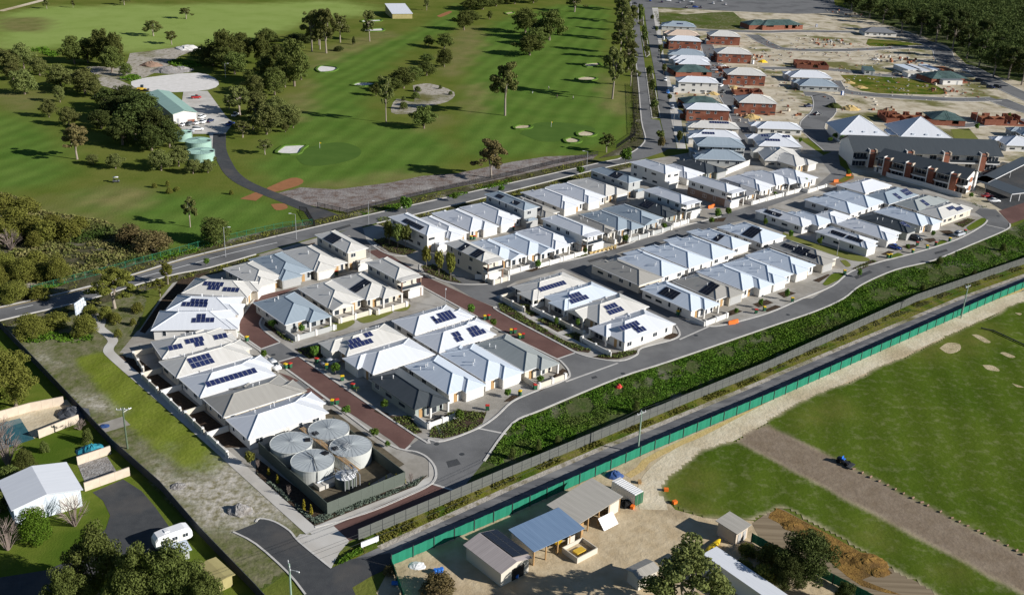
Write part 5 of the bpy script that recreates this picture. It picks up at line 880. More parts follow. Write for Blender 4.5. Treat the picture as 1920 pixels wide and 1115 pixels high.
def shed(rect, e, name, label, cat, roofm, wallm, kind='gable_y', pitch=.27, open_side=None, doors=(), group=None):
    x, y, an, a, b = rect; root = thing(name, label, cat, (x, y, 0), R(an), group); rf = MB(); w = MB(); t = .15
    if kind.startswith('gable'):
        ax = kind[-1]; gable_roof(rf, a, b, e, pitch, ax); zr = lambda X, Y: e-.14+pitch*(min(X, a-X) if ax == 'y' else min(Y, b-Y))
    elif kind == 'mono_s':    # low at the front (y = 0)
        zr = lambda X, Y: e-.14+pitch*Y
        v = [(-.3, -.3, e), (a+.3, -.3, e), (a+.3, b+.3, e+pitch*b), (-.3, b+.3, e+pitch*b)]; q = [(p[0], p[1], p[2]-.12) for p in v]; rf.add(v+q, [(0, 1, 2, 3), (7, 6, 5, 4), (0, 4, 5, 1), (1, 5, 6, 2), (2, 6, 7, 3), (3, 7, 4, 0)])
    else:                     # flat / low hip
        zr = lambda X, Y: e-.14; caps = []; hip(rf, caps, -.3, -.3, a+.3, b+.3, e, pitch)
    rf.build('roof', roofm, root)
    def wallpiece(p, q):
        (x0, y0), (x1, y1) = p, q; xm, ym = (x0+x1)/2, (y0+y1)/2
        v = [(x0, y0, 0), (xm, ym, 0), (x1, y1, 0), (x1, y1, zr(x1, y1)), (xm, ym, zr(xm, ym)), (x0, y0, zr(x0, y0))]
        nx, ny = (y1-y0), -(x1-x0); l = math.hypot(nx, ny); nx, ny = -nx/l*t, -ny/l*t
        u = [(p_[0]+nx, p_[1]+ny, p_[2]) for p_ in v]
        MB().add(v+u, [(0, 1, 4, 5), (1, 2, 3, 4), (11, 10, 7, 6), (10, 9, 8, 7), (0, 6, 7, 1), (1, 7, 8, 2), (5, 4, 10, 11), (4, 3, 9, 10), (0, 5, 11, 6), (2, 8, 9, 3)]).build('wall', wallm, root)
    sides = {'S': ((.1, .1), (a-.1, .1)), 'E': ((a-.1, .3), (a-.1, b-.3)), 'N': ((a-.1, b-.1), (.1, b-.1)), 'W': ((.1, b-.3), (.1, .3))}
    for k, (p, q) in sides.items():
        if k == open_side:
            n = 4
            for i in range(n+1): X = p[0]+(q[0]-p[0])*i/n; Y = p[1]+(q[1]-p[1])*i/n; MB().box(X-.1, X+.1, Y-.1, Y+.1, 0, zr(X, Y)-.02).build('post', 'timber', root)
        else: wallpiece(p, q)
    for (side, s, wd, h, mm) in doors:
        fm, L = side_map(side, a, b); X, Y = fm(s*L, -.08); d = MB(); d.box(-wd/2, wd/2, -.06, .02, .03, h); put('door', d.mesh('door', mm), root, (X, Y, 0), ROT[side])
    return root
rc = (0.03,136.45,41.9,6.25,9.16)
s1 = shed(rc, 3, 'shed', 'pale pink tin shed with dark solar panels on its roof, beside blue barrels', 'shed', 'roof_tin_pink', 'wall_cream', 'gable_y', .25, None, (('S', .6, 2.6, 2.3, 'black'),))
for i in range(6):
    for j in range(2): X = rc[3]/2+.5+j*1.75; Y = 1.2+i*rc[4]/6.6; put('solar_panel', PANEL['solar_black_and_shaded'], s1, (X+.6, Y+.3, 3+.25*(rc[3]-X-.6)+.16), rot=(0, math.atan(.25), 0), scale=(1.75, .85, 1))
shed((5.36,142.30,39.0,10.70,6.33), 3.2, 'shed', 'blue-roofed open-front machinery shed in the works yard', 'shed', 'roof_tin_blue', 'wall_cream', 'mono_s', .06, 'S', (('S', .78, 1.6, 2.4, 'wall_cream'),))
shed((12.94,150.38,47.0,11.99,6.73), 3.2, 'shed', 'beige tin-roofed open-front shed beside the white container', 'shed', 'roof_tin', 'wall_cream', 'mono_s', .06, 'S', (('S', .85, 3.0, 2.6, 'wall_cream'), ('S', .08, 1.6, 2.5, 'timber')))
ct = (23.94,160.53,41.6,2.24,5.96)
cn = thing('shipping_container', 'white shipping container with green end doors in the works yard', 'container', (ct[0], ct[1], 0), R(ct[2]))
cm = MB(); cm.box(0, ct[3], 0, ct[4], .1, 2.55)
for k in range(int(ct[4]/.4)): cm.box(-.05, ct[3]+.05, .2+k*.4, .35+k*.4, .2, 2.45)
cm.build('body', 'wall_white', cn); cm = MB()
for k in range(int(ct[4]/.5)): cm.box(.05, ct[3]-.05, .15+k*.5, .45+k*.5, 2.55, 2.62)
cm.build('roof', 'frame_white', cn)
for s in (0, 1): cm = MB(); cm.box(.05+s*ct[3]/2, ct[3]/2-.03+s*ct[3]/2, -.08, -.01, .15, 2.5); dr = cm.build('door', 'plastic_green', cn); MB().tube((ct[3]/2*(s+.5), -.12, .2), (ct[3]/2*(s+.5), -.12, 2.45), .03).build('lock_rod', 'metal_grey', dr)
shed((40.59,150.00,44.5,3.70,4.11), 2.8, 'hut', 'small tin-roofed hut with pale walls beside the sports ground', 'hut', 'roof_tin', 'peach_wall', 'mono_s', .08, None, (('S', .3, .9, 2, 'garage_grey'), ('S', .7, .9, 2, 'garage_grey')))
shed((46.21,127.90,40.0,2.89,19.21), 3.0, 'long_shed', 'long white-roofed shed behind the big yard tree', 'shed', 'roof_white', 'wall_white', 'mono_s', .03)
shed((22.38,136.84,37.6,4.22,2.88), 2.6, 'hut', 'small beige hut roof half hidden by the yard tree', 'hut', 'roof_tin', 'wall_cream', 'gable_x', .3)
shed((-83.62,147.26,37.0,11.21,10.07), 3.6, 'large_shed', 'large white metal garage with low gable and lean-to, beside the asphalt yard', 'shed', 'roof_white', 'roof_paleblue', 'gable_y', .2, None, (('S', .3, 3, 2.8, 'garage_white'), ('S', .8, 3, 2.8, 'garage_white')))
shed((-44.52,132.39,45.6,2.54,5.39), 2.3, 'garden_shed', 'small ochre garden shed against the dark metal fence', 'shed', 'ochre', 'ochre', 'gable_y', .1)
shed((-54.15,138.92,34.8,3.10,2.38), 1.9, 'garden_shed', 'low pale blue lean-to roof beside the caravan', 'shed', 'roof_paleblue', 'wall_grey', 'mono_s', .06)
shed((-143.24,422.86,32.5,9.80,42.92), 4.2, 'maintenance_shed', 'big pale green metal maintenance shed on the golf course', 'shed', 'roof_shed_green', 'wall_white', 'gable_y', .22, None, (('S', .2, 1, 2.1, 'metal_grey'), ('S', .75, 3.0, 1.2, 'brick_red')))
shed((-89.62,729.36,18.0,14.00,26.40), 3.4, 'shelter', 'golf shelter with white roof and yellow walls on the far fairway', 'shelter', 'roof_white', 'ochre', 'mono_s', .12, None, ())
for q, r_, lab in (((-122.45,387.60), 4.9, 'pale green round tank beside the golf yard drive'), ((-117.23,373.21), 4.9, 'pale green round tank next to the stony path'), ((-131.86,399.05), 3.4, 'small dark green round tank under the big trees')):
    tank(q, r_, 3.2, lab, 'roof_shed_green', 'roof_shed_green', 'green tanks on the golf course')
def wall_run(name, label, pts, h, m, th=.25):
    root = thing(name, label, 'wall', (*pts[0], 0))
    for p, q in zip(pts, pts[1:]):
        d = Vector(q)-Vector(p); o = Vector(p)-Vector(pts[0]); n = max(1, round(d.length/2.5))
        me = MB().box(0, d.length/n-.02, -th/2, th/2, 0, h).mesh('wall_panel', m)
        for k in range(n): put('wall_panel', me, root, (*(o+d*k/n), 0), math.atan2(d.y, d.x))
    return root
wall_run('garden_wall', 'peach rendered wall on the far side of the swimming pool', [(-103.5,181.5), (-98.2,186.1), (-92.6,189.3)], 2.0, 'peach_wall')
wall_run('garden_wall', 'peach rendered wall on the near side of the swimming pool', [(-92.1,175.9), (-86.8,182.6)], 1.8, 'peach_wall')
wall_run('garden_wall', 'peach panel wall behind the sand arena', [(-80.9,167.0), (-76.2,171.4)], 1.8, 'peach_wall')
wall_run('garden_wall', 'peach panel wall in front of the sand arena', [(-76.2,158.6), (-70.0,164.3)], 1.8, 'peach_wall')
wall_run('courtyard_wall', 'white rendered wall along the red-paved entrance road corner', [(-10.5,267.2), (-7.7,267.2), (-3.3,270.3)], 1.5, 'wall_white')

# ================================================================ APARTMENTS AND COMMUNITY HALL
def apartments(rect, label, fins, e=6.3, deep=11.5):
    x, y, an, a, b = rect; b = deep; root = thing('apartment_block', label, 'apartments', (x, y, 0), R(an)); rf = MB()
    gable_roof(rf, a, b, e, .42, 'x', .4, .2); rf.build('roof', 'roof_charcoal', root)
    w = MB(); w.box(.4, a-.4, 1.9, b-.3, 0, e-.1); w.add([(.4, 1.9, e-.1), (.4, b-.3, e-.1), (.4, b/2, e+.42*(b/2)-.2), (.55, 1.9, e-.1), (.55, b-.3, e-.1), (.55, b/2, e+.42*(b/2)-.2)], [(0, 2, 1), (3, 4, 5), (0, 1, 4, 3), (1, 2, 5, 4), (2, 0, 3, 5)])
    w.add([(a-.4, 1.9, e-.1), (a-.4, b-.3, e-.1), (a-.4, b/2, e+.42*(b/2)-.2), (a-.55, 1.9, e-.1), (a-.55, b-.3, e-.1), (a-.55, b/2, e+.42*(b/2)-.2)], [(0, 1, 2), (3, 5, 4), (0, 3, 4, 1), (1, 4, 5, 2), (2, 5, 3, 0)])
    w.build('wall', 'wall_white', root)
    s = MB(); s.box(.3, a-.3, 0, 1.85, 2.95, 3.2); s.build('balcony_floor', 'wall_white', root)
    for k in range(fins):
        X = a*(k+.5)/fins; f = MB(); f.box(X-1.1, X+1.1, -.3, 1.85, 0, e+.6); fo = f.build('brick_fin', 'brick_red', root)
        f = MB(); f.box(X-1.5, X-1.15, -.5, 2.2, 0, e+1.0); f.build('white_blade', 'wall_white', root)
        f = MB(); f.box(X+1.12, X+1.6, -.5, 1.6, e-.3, e+.9); f.build('white_blade', 'peach_wall', root)
    n = fins
    for lvl in (0, 3.2):
        for k in range(n+1):
            x0 = max(.6, a*(k-.5)/fins+1.7); x1 = min(a-.6, a*(k+.5)/fins-1.7)
            if x1-x0 < 1.5: continue
            for s_ in (.25, .75): put('pane', WIN['slide'][1], put('window', WIN['slide'][0], root, (x0+(x1-x0)*s_, 1.88, lvl+.05)))
            if lvl: rl = MB(); rl.box(x0, x1, .05, .1, 3.25, 4.2); rl.build('balustrade', 'glass', root)
            MB().box(x0-.1, x1+.1, -.05, .12, lvl+2.75, lvl+2.92).build('beam', 'frame_white', root)
    for z in (.8, 4):
        for Y in (.35, .7): put('pane', WIN['std'][1], put('window', WIN['std'][0], root, (a-.4, b*Y, z), math.pi/2))
        MB().box(a-.42, a-.3, b*.42, b*.6, z-.2, z+1.6).build('brick_panel', 'brick_orange', root)
    MB().box(a-.2, a+.25, b*.72, b*.84, 0, e+1.2).build('white_blade', 'wall_white', root)
    return root
apartments((138.26,391.11,-44.8,34.96,21.19), 'front apartment block with charcoal roof, brick fins and white balconies', 4)
apartments((131.65,398.64,1.7,58.86,18.35), 'rear apartment block with long charcoal roof behind the brick-finned one', 4, 6.3, 19)
for rc, lab in (((136.49,435.01,1.7,20.98,30.10), 'community hall wing with big white pyramid roof by the dark street corner'), ((162.03,434.80,-0.1,22.46,29.94), 'community hall wing with big white pyramid roof beside the small lawn')):
    x, y, an, a, b = rc; b = a*1.0; root = thing('community_hall', lab, 'hall', (x, y, 0), R(an), 'community hall wings'); rf = MB(); cp = []; hip(rf, cp, 0, 0, a, b, 4, .58, .3); rf.build('roof', 'roof_white', root)
    MB().box(.8, a-.8, .8, b-.8, 0, 3.9).build('wall', 'wall_white', root); cm = MB()
    for p, q in cp: cm.tube(p, q, .14, n=4)
    cm.build('ridge_cap', 'roof_white', root)
    for k in range(3): X = a*(.25+.25*k); MB().box(-.5, .5, -.4, .4, 0, .5).build('roof_vent', 'roof_paleblue', root, (X, 1.6, 4.8))
    for k in range(4): win(root, 'S', a, b, a*(.2+.2*k), 1, 'std', -.8)
hl = (158.44,438.48,-5.5,4.47,32.31)
x, y, an, a, b = hl; root = thing('hall_link', 'low white link roof between the two pyramid-roofed hall wings', 'roof', (x, y, 0), R(an)); rf = MB(); rf.box(.2, a-.2, 2, 12, 3.2, 3.5); rf.build('roof', 'roof_paleblue', root); MB().box(.3, a-.3, 2.4, 11.6, 0, 3.2).build('wall', 'wall_cream', root)
for rc, lab in (((177.65,360.08,22.8,8.98,21.22), 'dark flat carport roof on white posts, beside the parked white sedan'), ((174.44,373.53,47.4,49.90,3.09), 'long dark carport roof behind the apartments, edged in white')):
    x, y, an, a, b = rc; b = max(b, 5); root = thing('carport', lab, 'carport', (x, y, 0), R(an)); MB().box(0, a, 0, b, 2.9, 3.05).build('roof', 'roof_charcoal', root); MB().box(-.06, a+.06, -.12, -.02, 2.85, 3.1).build('fascia', 'frame_white', root)
    for X in (.4, a/2, a-.4):
        for Y in (.4, b-.4): MB().box(X-.1, X+.1, Y-.1, Y+.1, 0, 2.9).build('post', 'frame_white', root)

# ================================================================ HOUSES UNDER CONSTRUCTION
def shell(rect, label, frame=0, h=2.6, seed=1):
    """brick walls without a roof, or with bare roof framing over part"""
    hr = random.Random(seed); x, y, an, a, b = rect; b = min(b, 15); root = thing('unfinished_house', label, 'house', (x, y, 0), R(an), 'houses under construction')
    def seg(x0, y0, x1, y1, m='brick_red'):
        L = math.hypot(x1-x0, y1-y0); n = max(1, round(L/3)); t = .24
        for k in range(n):
            if hr.random() < .22: hh = hr.choice([.9, .9, 2.1])
            else: hh = h+hr.uniform(-.25, .1)
            d = L/n
            o = MB().box(0, d, -t/2, t/2, 0, hh).build('brick_wall', m, root, (x0+(x1-x0)*k/n, y0+(y1-y0)*k/n, 0), math.atan2(y1-y0, x1-x0))
    seg(.2, .2, a-.2, .2); seg(a-.2, .4, a-.2, b-.2); seg(a-.4, b-.2, .2, b-.2); seg(.2, b-.4, .2, .4)
    nx = max(2, int(a/4.5))
    for k in range(1, nx): seg(a*k/nx, .5, a*k/nx, b-.5, 'brick_orange' if k % 2 else 'brick_red')
    seg(.6, b*.5, a*.6, b*.5, 'brick_orange')
    if frame:
        ff = a*frame; x0 = a-ff; H = min(ff, b)/2; n = int(ff/.9)
        for k in range(n+1):
            X = x0+k*ff/n; z = h+.1+TP*min(b/2, X-x0+.3, a-X+.3)
            MB().tube((X, 0, h+.1), (X, b/2, z), .07, n=4).tube((X, b, h+.1), (X, b/2, z), .07, n=4).build('rafter', 'roof_green', root)
        for k in range(7):
            Y = b/2*(k/7)
            for yy in (Y, b-Y): MB().tube((x0+Y, yy, h+.15+TP*Y), (a-Y, yy, h+.15+TP*Y), .06, n=4).build('batten', 'roof_green', root)
        rs = MB(); cc = []; hip(rs, cc, x0, 0, a, b, h+.05, TP, .1); rs.build('roof_sarking', 'roof_green', root)
    return root
shell((158.25,604.88,-5.7,18.35,33.47), 'unroofed red brick house walls between the white and grey roofs', 0, 2.6, 3)
shell((169.45,476.50,-1.3,36.51,32.94), 'large unroofed red brick house with green roof frame at one end', .42, 2.6, 4)
shell((216.34,479.98,2.7,21.66,27.97), 'large unroofed red brick house beside the lamp post', 0, 2.8, 5)
shell((83.47,565.31,11.5,20.86,15.56), 'red brick house with bare dark roof frame in the avenue row', .98, 2.6, 6)
shell((78.01,488.54,10.1,17.78,12.23), 'house with bare roof trusses beside the white two-storey avenue house', .98, 2.6, 7)
shell((225.49,575.59,13.0,23.07,21.78), 'red brick house with dark green roof frame beside the site sheds', .98, 2.6, 8)
shell((167.30,744.98,19.6,33.18,50.82), 'large house with green framed roof on the far lots', .98, 3.2, 9)
shell((157.94,745.19,14.5,19.48,46.64), 'dark framed roof house on the far lots', .98, 3.0, 10)
shell((112.07,584.73,11.7,5.55,9.60), 'low red brick footing walls behind the cream-roofed brick house', 0, 1.6, 11)
shell((107.81,524.23,-1.5,14.79,10.37), 'half-built red brick garage walls behind the brick house', 0, 2.0, 12)
for i, rc in enumerate(((194.18,687.39,13.0,23.91,22.73), (218.05,630.49,12.0,26.59,21.43))):
    x, y, an, a, b = rc
    for k in range(26):
        X, Y = rng.uniform(0, a), rng.uniform(0, b); p = Vector((x, y))+Vector((math.cos(R(an)), math.sin(R(an))))*X+Vector((-math.sin(R(an)), math.cos(R(an))))*Y
        bp = thing('brick_pallet', 'red brick pallet stacked on the far slab, in rows' if i == 0 else 'red brick pallet stacked near the parked white ute', 'bricks', (p.x, p.y, .05), rng.uniform(0, 3), 'brick pallets on slabs' if i == 0 else 'brick pallets by the ute')
        MB().box(-.7, .7, -.6, .6, 0, .14).build('pallet', 'timber', bp); MB().box(-.62, .62, -.52, .52, .15, 1.1+rng.uniform(-.3, .5)).build('brick_stack', ['brick_red', 'brick_orange', 'wall_cream', 'wall_grey'][k % 4], bp)
for rc, m_, lab in (((221.01,601.19,11.7,8.01,15.87), 'roof_paleblue', 'pale blue site shed in the fenced builders yard'), ((228.22,598.75,11.6,5.04,19.76), 'roof_white', 'white site shed in the middle of the builders yard'), ((236.32,604.35,11.7,5.10,15.93), 'roof_paleblue', 'pale blue site shed beside the red container'), ((241.79,603.50,11.6,7.07,11.03), 'brick_orange', 'red container in the builders yard'),
                    ((217.53,589.75,11.5,7.44,6.43), 'wall_cream', 'cream site shed in front of the builders yard'), ((231.05,573.07,11.1,11.72,3.55), 'roof_midgrey', 'dark grey container beside the framed brick house'), ((194.16,593.57,-8.6,5.49,13.27), 'roof_green', 'small dark green house frame with blue tarp')):
    x, y, an, a, b = rc; b = max(b, 3.2); root = thing('site_shed', lab, 'shed', (x, y, 0), R(an), 'builders sheds'); MB().box(0, a, 0, b, .1, 2.5).build('wall', 'wall_white' if m_ != 'brick_orange' else m_, root); rf = MB(); rf.box(-.15, a+.15, -.15, b+.15, 2.52, 2.68); rf.build('roof', m_, root)
    put('pane', WIN['std'][1], put('window', WIN['std'][0], root, (a*.3, 0, 1))); MB().box(a*.7, a*.7+.9, -.05, .02, .1, 2.1).build('door', 'metal_grey', root)
def mound(name, label, loc, r, h, m, cat='mound', seed=0, n=14):
    mr = random.Random(seed+int(loc[0]*10)); mb = MB(); rings = 5; v = [(0, 0, h)]
    for j in range(1, rings+1):
        for i in range(n): q = j/rings; w = 1+mr.uniform(-.16, .16); v.append((r*q*w*math.cos(2*math.pi*i/n), r*q*w*.8*math.sin(2*math.pi*i/n), h*(1-q**1.4)*(1+mr.uniform(-.15, .15)) if j < rings else -.05))
    f = [(0, 1+i, 1+(i+1) % n) for i in range(n)]
    for j in range(rings-1):
        for i in range(n): a, b = 1+j*n+i, 1+j*n+(i+1) % n; f.append((a, a+n, b+n, b))
    return tag(mb.add(v, f).build(name, m, None, (*loc, .02)), label, cat)
for i, (q, r_, h, m_, lab) in enumerate((( (160.4,503.1), 5, 2.0, 'yellow_sand', 'yellow sand heap before the white hall roof'), ((107.5,476.3), 4.5, 1.8, 'yellow_sand', 'yellow sand heap beside the brick house wall'), ((97.3,524.6), 3.5, 1.3, 'yellow_sand', 'yellow sand heap beside the white two-storey house'), ((181.3,556.7), 4, 1.0, 'yellow_sand', 'low yellow sand heap at the grass lot corner'), ((178.8,568.4), 3.5, 1.0, 'yellow_sand', 'small yellow sand heap beside the new lane'), ((153.4,506.2), 4.5, 2.2, 'leaf_dark', 'dark weedy soil heap before the hall'),
       ((-179.0,528.4), 9, 2.5, 'rubble', 'grey rubble heap on the golf depot clearing'), ((-191.8,540.1), 6, 2.2, 'brick_brown', 'brown brush heap on the golf depot clearing'), ((-187.5,590.4), 8, 2.2, 'white_sand', 'white sand heap at the back of the depot clearing'), ((-173.7,531.3), 7, 2.0, 'rubble', 'second grey rubble heap beside the green shrubs'), ((-46.9,154.4), 2.4, 1.5, 'rubble', 'grey boulder heap on the sandy reserve'), ((-60.1,161.3), 1.6, .5, 'rubble', 'flat pale stone slab on the sandy reserve'), ((142.1,620.7), 3, 1.5, 'plastic_yellow', 'bright yellow sand heap beside the cream brick house'), ((62.7,146.9), 3.6, .9, 'straw', 'loose yellow straw heap beside the furrows'), ((111.2,541.7), 3, 1.4, 'yellow_sand', 'yellow sand heap behind the white avenue house'))):
    mound('heap', lab, q, r_, h, m_, 'heap', i)

# ================================================================ VEGETATION
def leaf_quads(pts, nrm, size, r_):
    """one small leaf-spray quad per point, roughly facing nrm"""
    n = len(pts); nrm = nrm+r_.normal(0, .55, (n, 3)); nrm /= np.linalg.norm(nrm, axis=1)[:, None]+1e-9
    t = np.cross(nrm, r_.normal(0, 1, (n, 3))); t /= np.linalg.norm(t, axis=1)[:, None]+1e-9; b = np.cross(nrm, t)
    s = (size*r_.uniform(.6, 1.4, n))[:, None]; q = s*r_.uniform(.45, .8, n)[:, None]
    return np.stack([pts-t*s, pts-b*q+nrm*s*.15, pts+t*s, pts+b*q-nrm*s*.1], 1).reshape(-1, 3)
def np_mesh(name, v, m, k=4):
    me = bpy.data.meshes.new(name); n = len(v)//k
    me.vertices.add(len(v)); me.vertices.foreach_set('co', v.astype(np.float32).ravel()); me.loops.add(n*k); me.loops.foreach_set('vertex_index', np.arange(n*k, dtype=np.int32))
    me.polygons.add(n); me.polygons.foreach_set('loop_start', np.arange(0, n*k, k, dtype=np.int32)); me.update(calc_edges=True); me.validate()
    me.materials.append(MATS[m]); return me
def clumps(cs, n, size, r_):
    """leaf sprays on the shells of a set of clumps (x, y, z, radius, flatten)"""
    cs = np.array(cs); w = cs[:, 3]**2; idx = r_.choice(len(cs), n, p=w/w.sum()); c = cs[idx]
    d = r_.normal(0, 1, (n, 3)); d /= np.linalg.norm(d, axis=1)[:, None]
    rad = c[:, 3]*(1-.45*r_.random(n)**2.0)
    p = c[:, :3]+d*rad[:, None]*np.stack([np.ones(n), np.ones(n), c[:, 4]], 1)
    return leaf_quads(p, d, size, r_)
PROTO = {}
def proto(typ, leaf, seed, fine):
    """crown and trunk meshes of a unit tree (height 1, width 1)"""
    r_ = np.random.default_rng(seed*77+len(typ)); tr = MB(); rd = random.Random(seed); cs = []
    if typ in ('gum', 'tall'):
        z0 = .30 if typ == 'gum' else .40; n = 15 if typ == 'gum' else 13; wob = [(0, 0, 0)]
        for i in range(n):
            a = 2.4*i+rd.uniform(-.5, .5); q = (i+.5)/n; rr_ = rd.uniform(.12, .33)*(1.1-.5*q); z = z0+.06+(.86-z0)*q*rd.uniform(.85, 1.05)
            cs.append((rr_*math.cos(a), rr_*math.sin(a), z, rd.uniform(.11, .19), rd.uniform(.5, .75)))
        cs.append((0, 0, .86, .17, .7)); cs = [(c[0]+rd.uniform(-.09, .09), c[1]+rd.uniform(-.09, .09), c[2]+rd.uniform(-.06, .06), c[3]*rd.uniform(.32, .66), c[4]) for c in cs for _ in range(3)]
        tr.tube((0, 0, -.02), (.01, .01, z0*.8), .030, .024, 7); k1, k2 = (.06, .03, z0+.22), (-.05, -.02, z0+.25)
        tr.tube((.01, .01, z0*.8), k1, .022, .014, 6); tr.tube((.01, .01, z0*.8), k2, .02, .013, 6)
        for i, c in enumerate(cs[::3]): tr.tube(k1 if i % 2 else k2, (c[0]*.9, c[1]*.9, c[2]), .010, .003, 4)
        lv = clumps(cs, int(5000*fine), .022/fine**.5, r_)
    elif typ == 'dense':
        n = 22
        for i in range(n):
            a = 2.4*i; q = (i+.5)/n; ring = .36*math.sin(math.pi*(.18+.75*q)); z = .22+.62*q
            cs.append((ring*math.cos(a)*rd.uniform(.6, 1.05), ring*math.sin(a)*rd.uniform(.6, 1.05), z*rd.uniform(.9, 1.1), rd.uniform(.13, .21), rd.uniform(.6, .9)))
        cs.append((0, 0, .82, .17, .7)); cs = [(c[0]+rd.uniform(-.1, .1), c[1]+rd.uniform(-.1, .1), c[2]+rd.uniform(-.07, .07), c[3]*rd.uniform(.4, .8), c[4]) for c in cs for _ in range(3)]; cs.append((.03, .02, .5, .26, .9))
        tr.tube((0, 0, -.02), (.02, 0, .35), .035, .026, 7)
        for i in range(6): c = cs[i*9]; tr.tube((.02, 0, .25), (c[0]*.8, c[1]*.8, c[2]), .016, .005, 4)
        lv = clumps(cs, int(6500*fine), .022/fine**.5, r_)
    elif typ == 'bush':
        for i in range(16):
            a = 2.4*i; q = (i+.5)/16; ring = .38*math.sqrt(1-q*.95); cs.append((ring*math.cos(a)*rd.uniform(.7, 1), ring*math.sin(a)*rd.uniform(.7, 1), .16+.6*q*rd.uniform(.8, 1.1), rd.uniform(.14, .22), 1.0))
        for i in range(4): tr.tube((0, 0, -.02), (.2*math.cos(i*1.6), .2*math.sin(i*1.6), .5), .02, .008, 5)
        lv = clumps(cs, int(3200*fine), .030/fine**.5, r_)
    elif typ == 'street':
        for i in range(9): a = 2.4*i; q = (i+.5)/9; cs.append((.2*math.cos(a)*rd.uniform(.6, 1.1), .2*math.sin(a)*rd.uniform(.6, 1.1), .45+.4*q, rd.uniform(.18, .27), .8))
        tr.tube((0, 0, -.02), (.01, 0, .5), .022, .016, 6)
        for i in range(5): tr.tube((.01, 0, .42), (cs[i][0], cs[i][1], cs[i][2]), .012, .004, 4)
        lv = clumps(cs, 620, .07, r_)
    elif typ == 'cone':
        for i in range(9): q = i/8; cs.append((.05*math.cos(i*2.4), .05*math.sin(i*2.4), .1+.82*q, .36*(1-q)*.9+.06, .5))
        tr.tube((0, 0, -.02), (0, 0, .5), .04, .02, 5); lv = clumps(cs, 320, .09, r_)
    elif typ == 'palm':
        tr.tube((0, 0, -.02), (0, 0, .45), .05, .04, 7); P_ = []; N_ = []
        for i in range(14):
            a = i*2*math.pi/14+rd.uniform(-.1, .1)
            for j in range(14): q = j/13; P_.append((.5*q*math.cos(a), .5*q*math.sin(a), .45+.5*q-.55*q*q*rd.uniform(.8, 1.2))); N_.append((.2*math.cos(a), .2*math.sin(a), 1))
        lv = leaf_quads(np.array(P_), np.array(N_), .05, r_)
    else:   # bare: only twigs
        for i in range(26):
            a = i*2.4; e_ = rd.uniform(.3, 1.2); L = rd.uniform(.35, .6); p = (.04*math.cos(a), .04*math.sin(a), 0); q = (L*.55*math.cos(a)*math.cos(e_), L*.55*math.sin(a)*math.cos(e_), .55*math.sin(e_)+.12)
            tr.tube(p, q, .014, .008, 4)
            for k in range(5): b = a+rd.uniform(-.9, .9); tr.tube(q, (q[0]+.22*math.cos(b), q[1]+.22*math.sin(b), min(q[2]+rd.uniform(.05, .32), 1)), .007, .002, 3)
        lv = None
    tm = tr.mesh('trunk', 'bark_pale' if typ in ('gum', 'tall', 'street') else ('twig' if typ == 'bare' else 'bark'))
    return (np_mesh('crown', lv, leaf) if lv is not None else None), tm
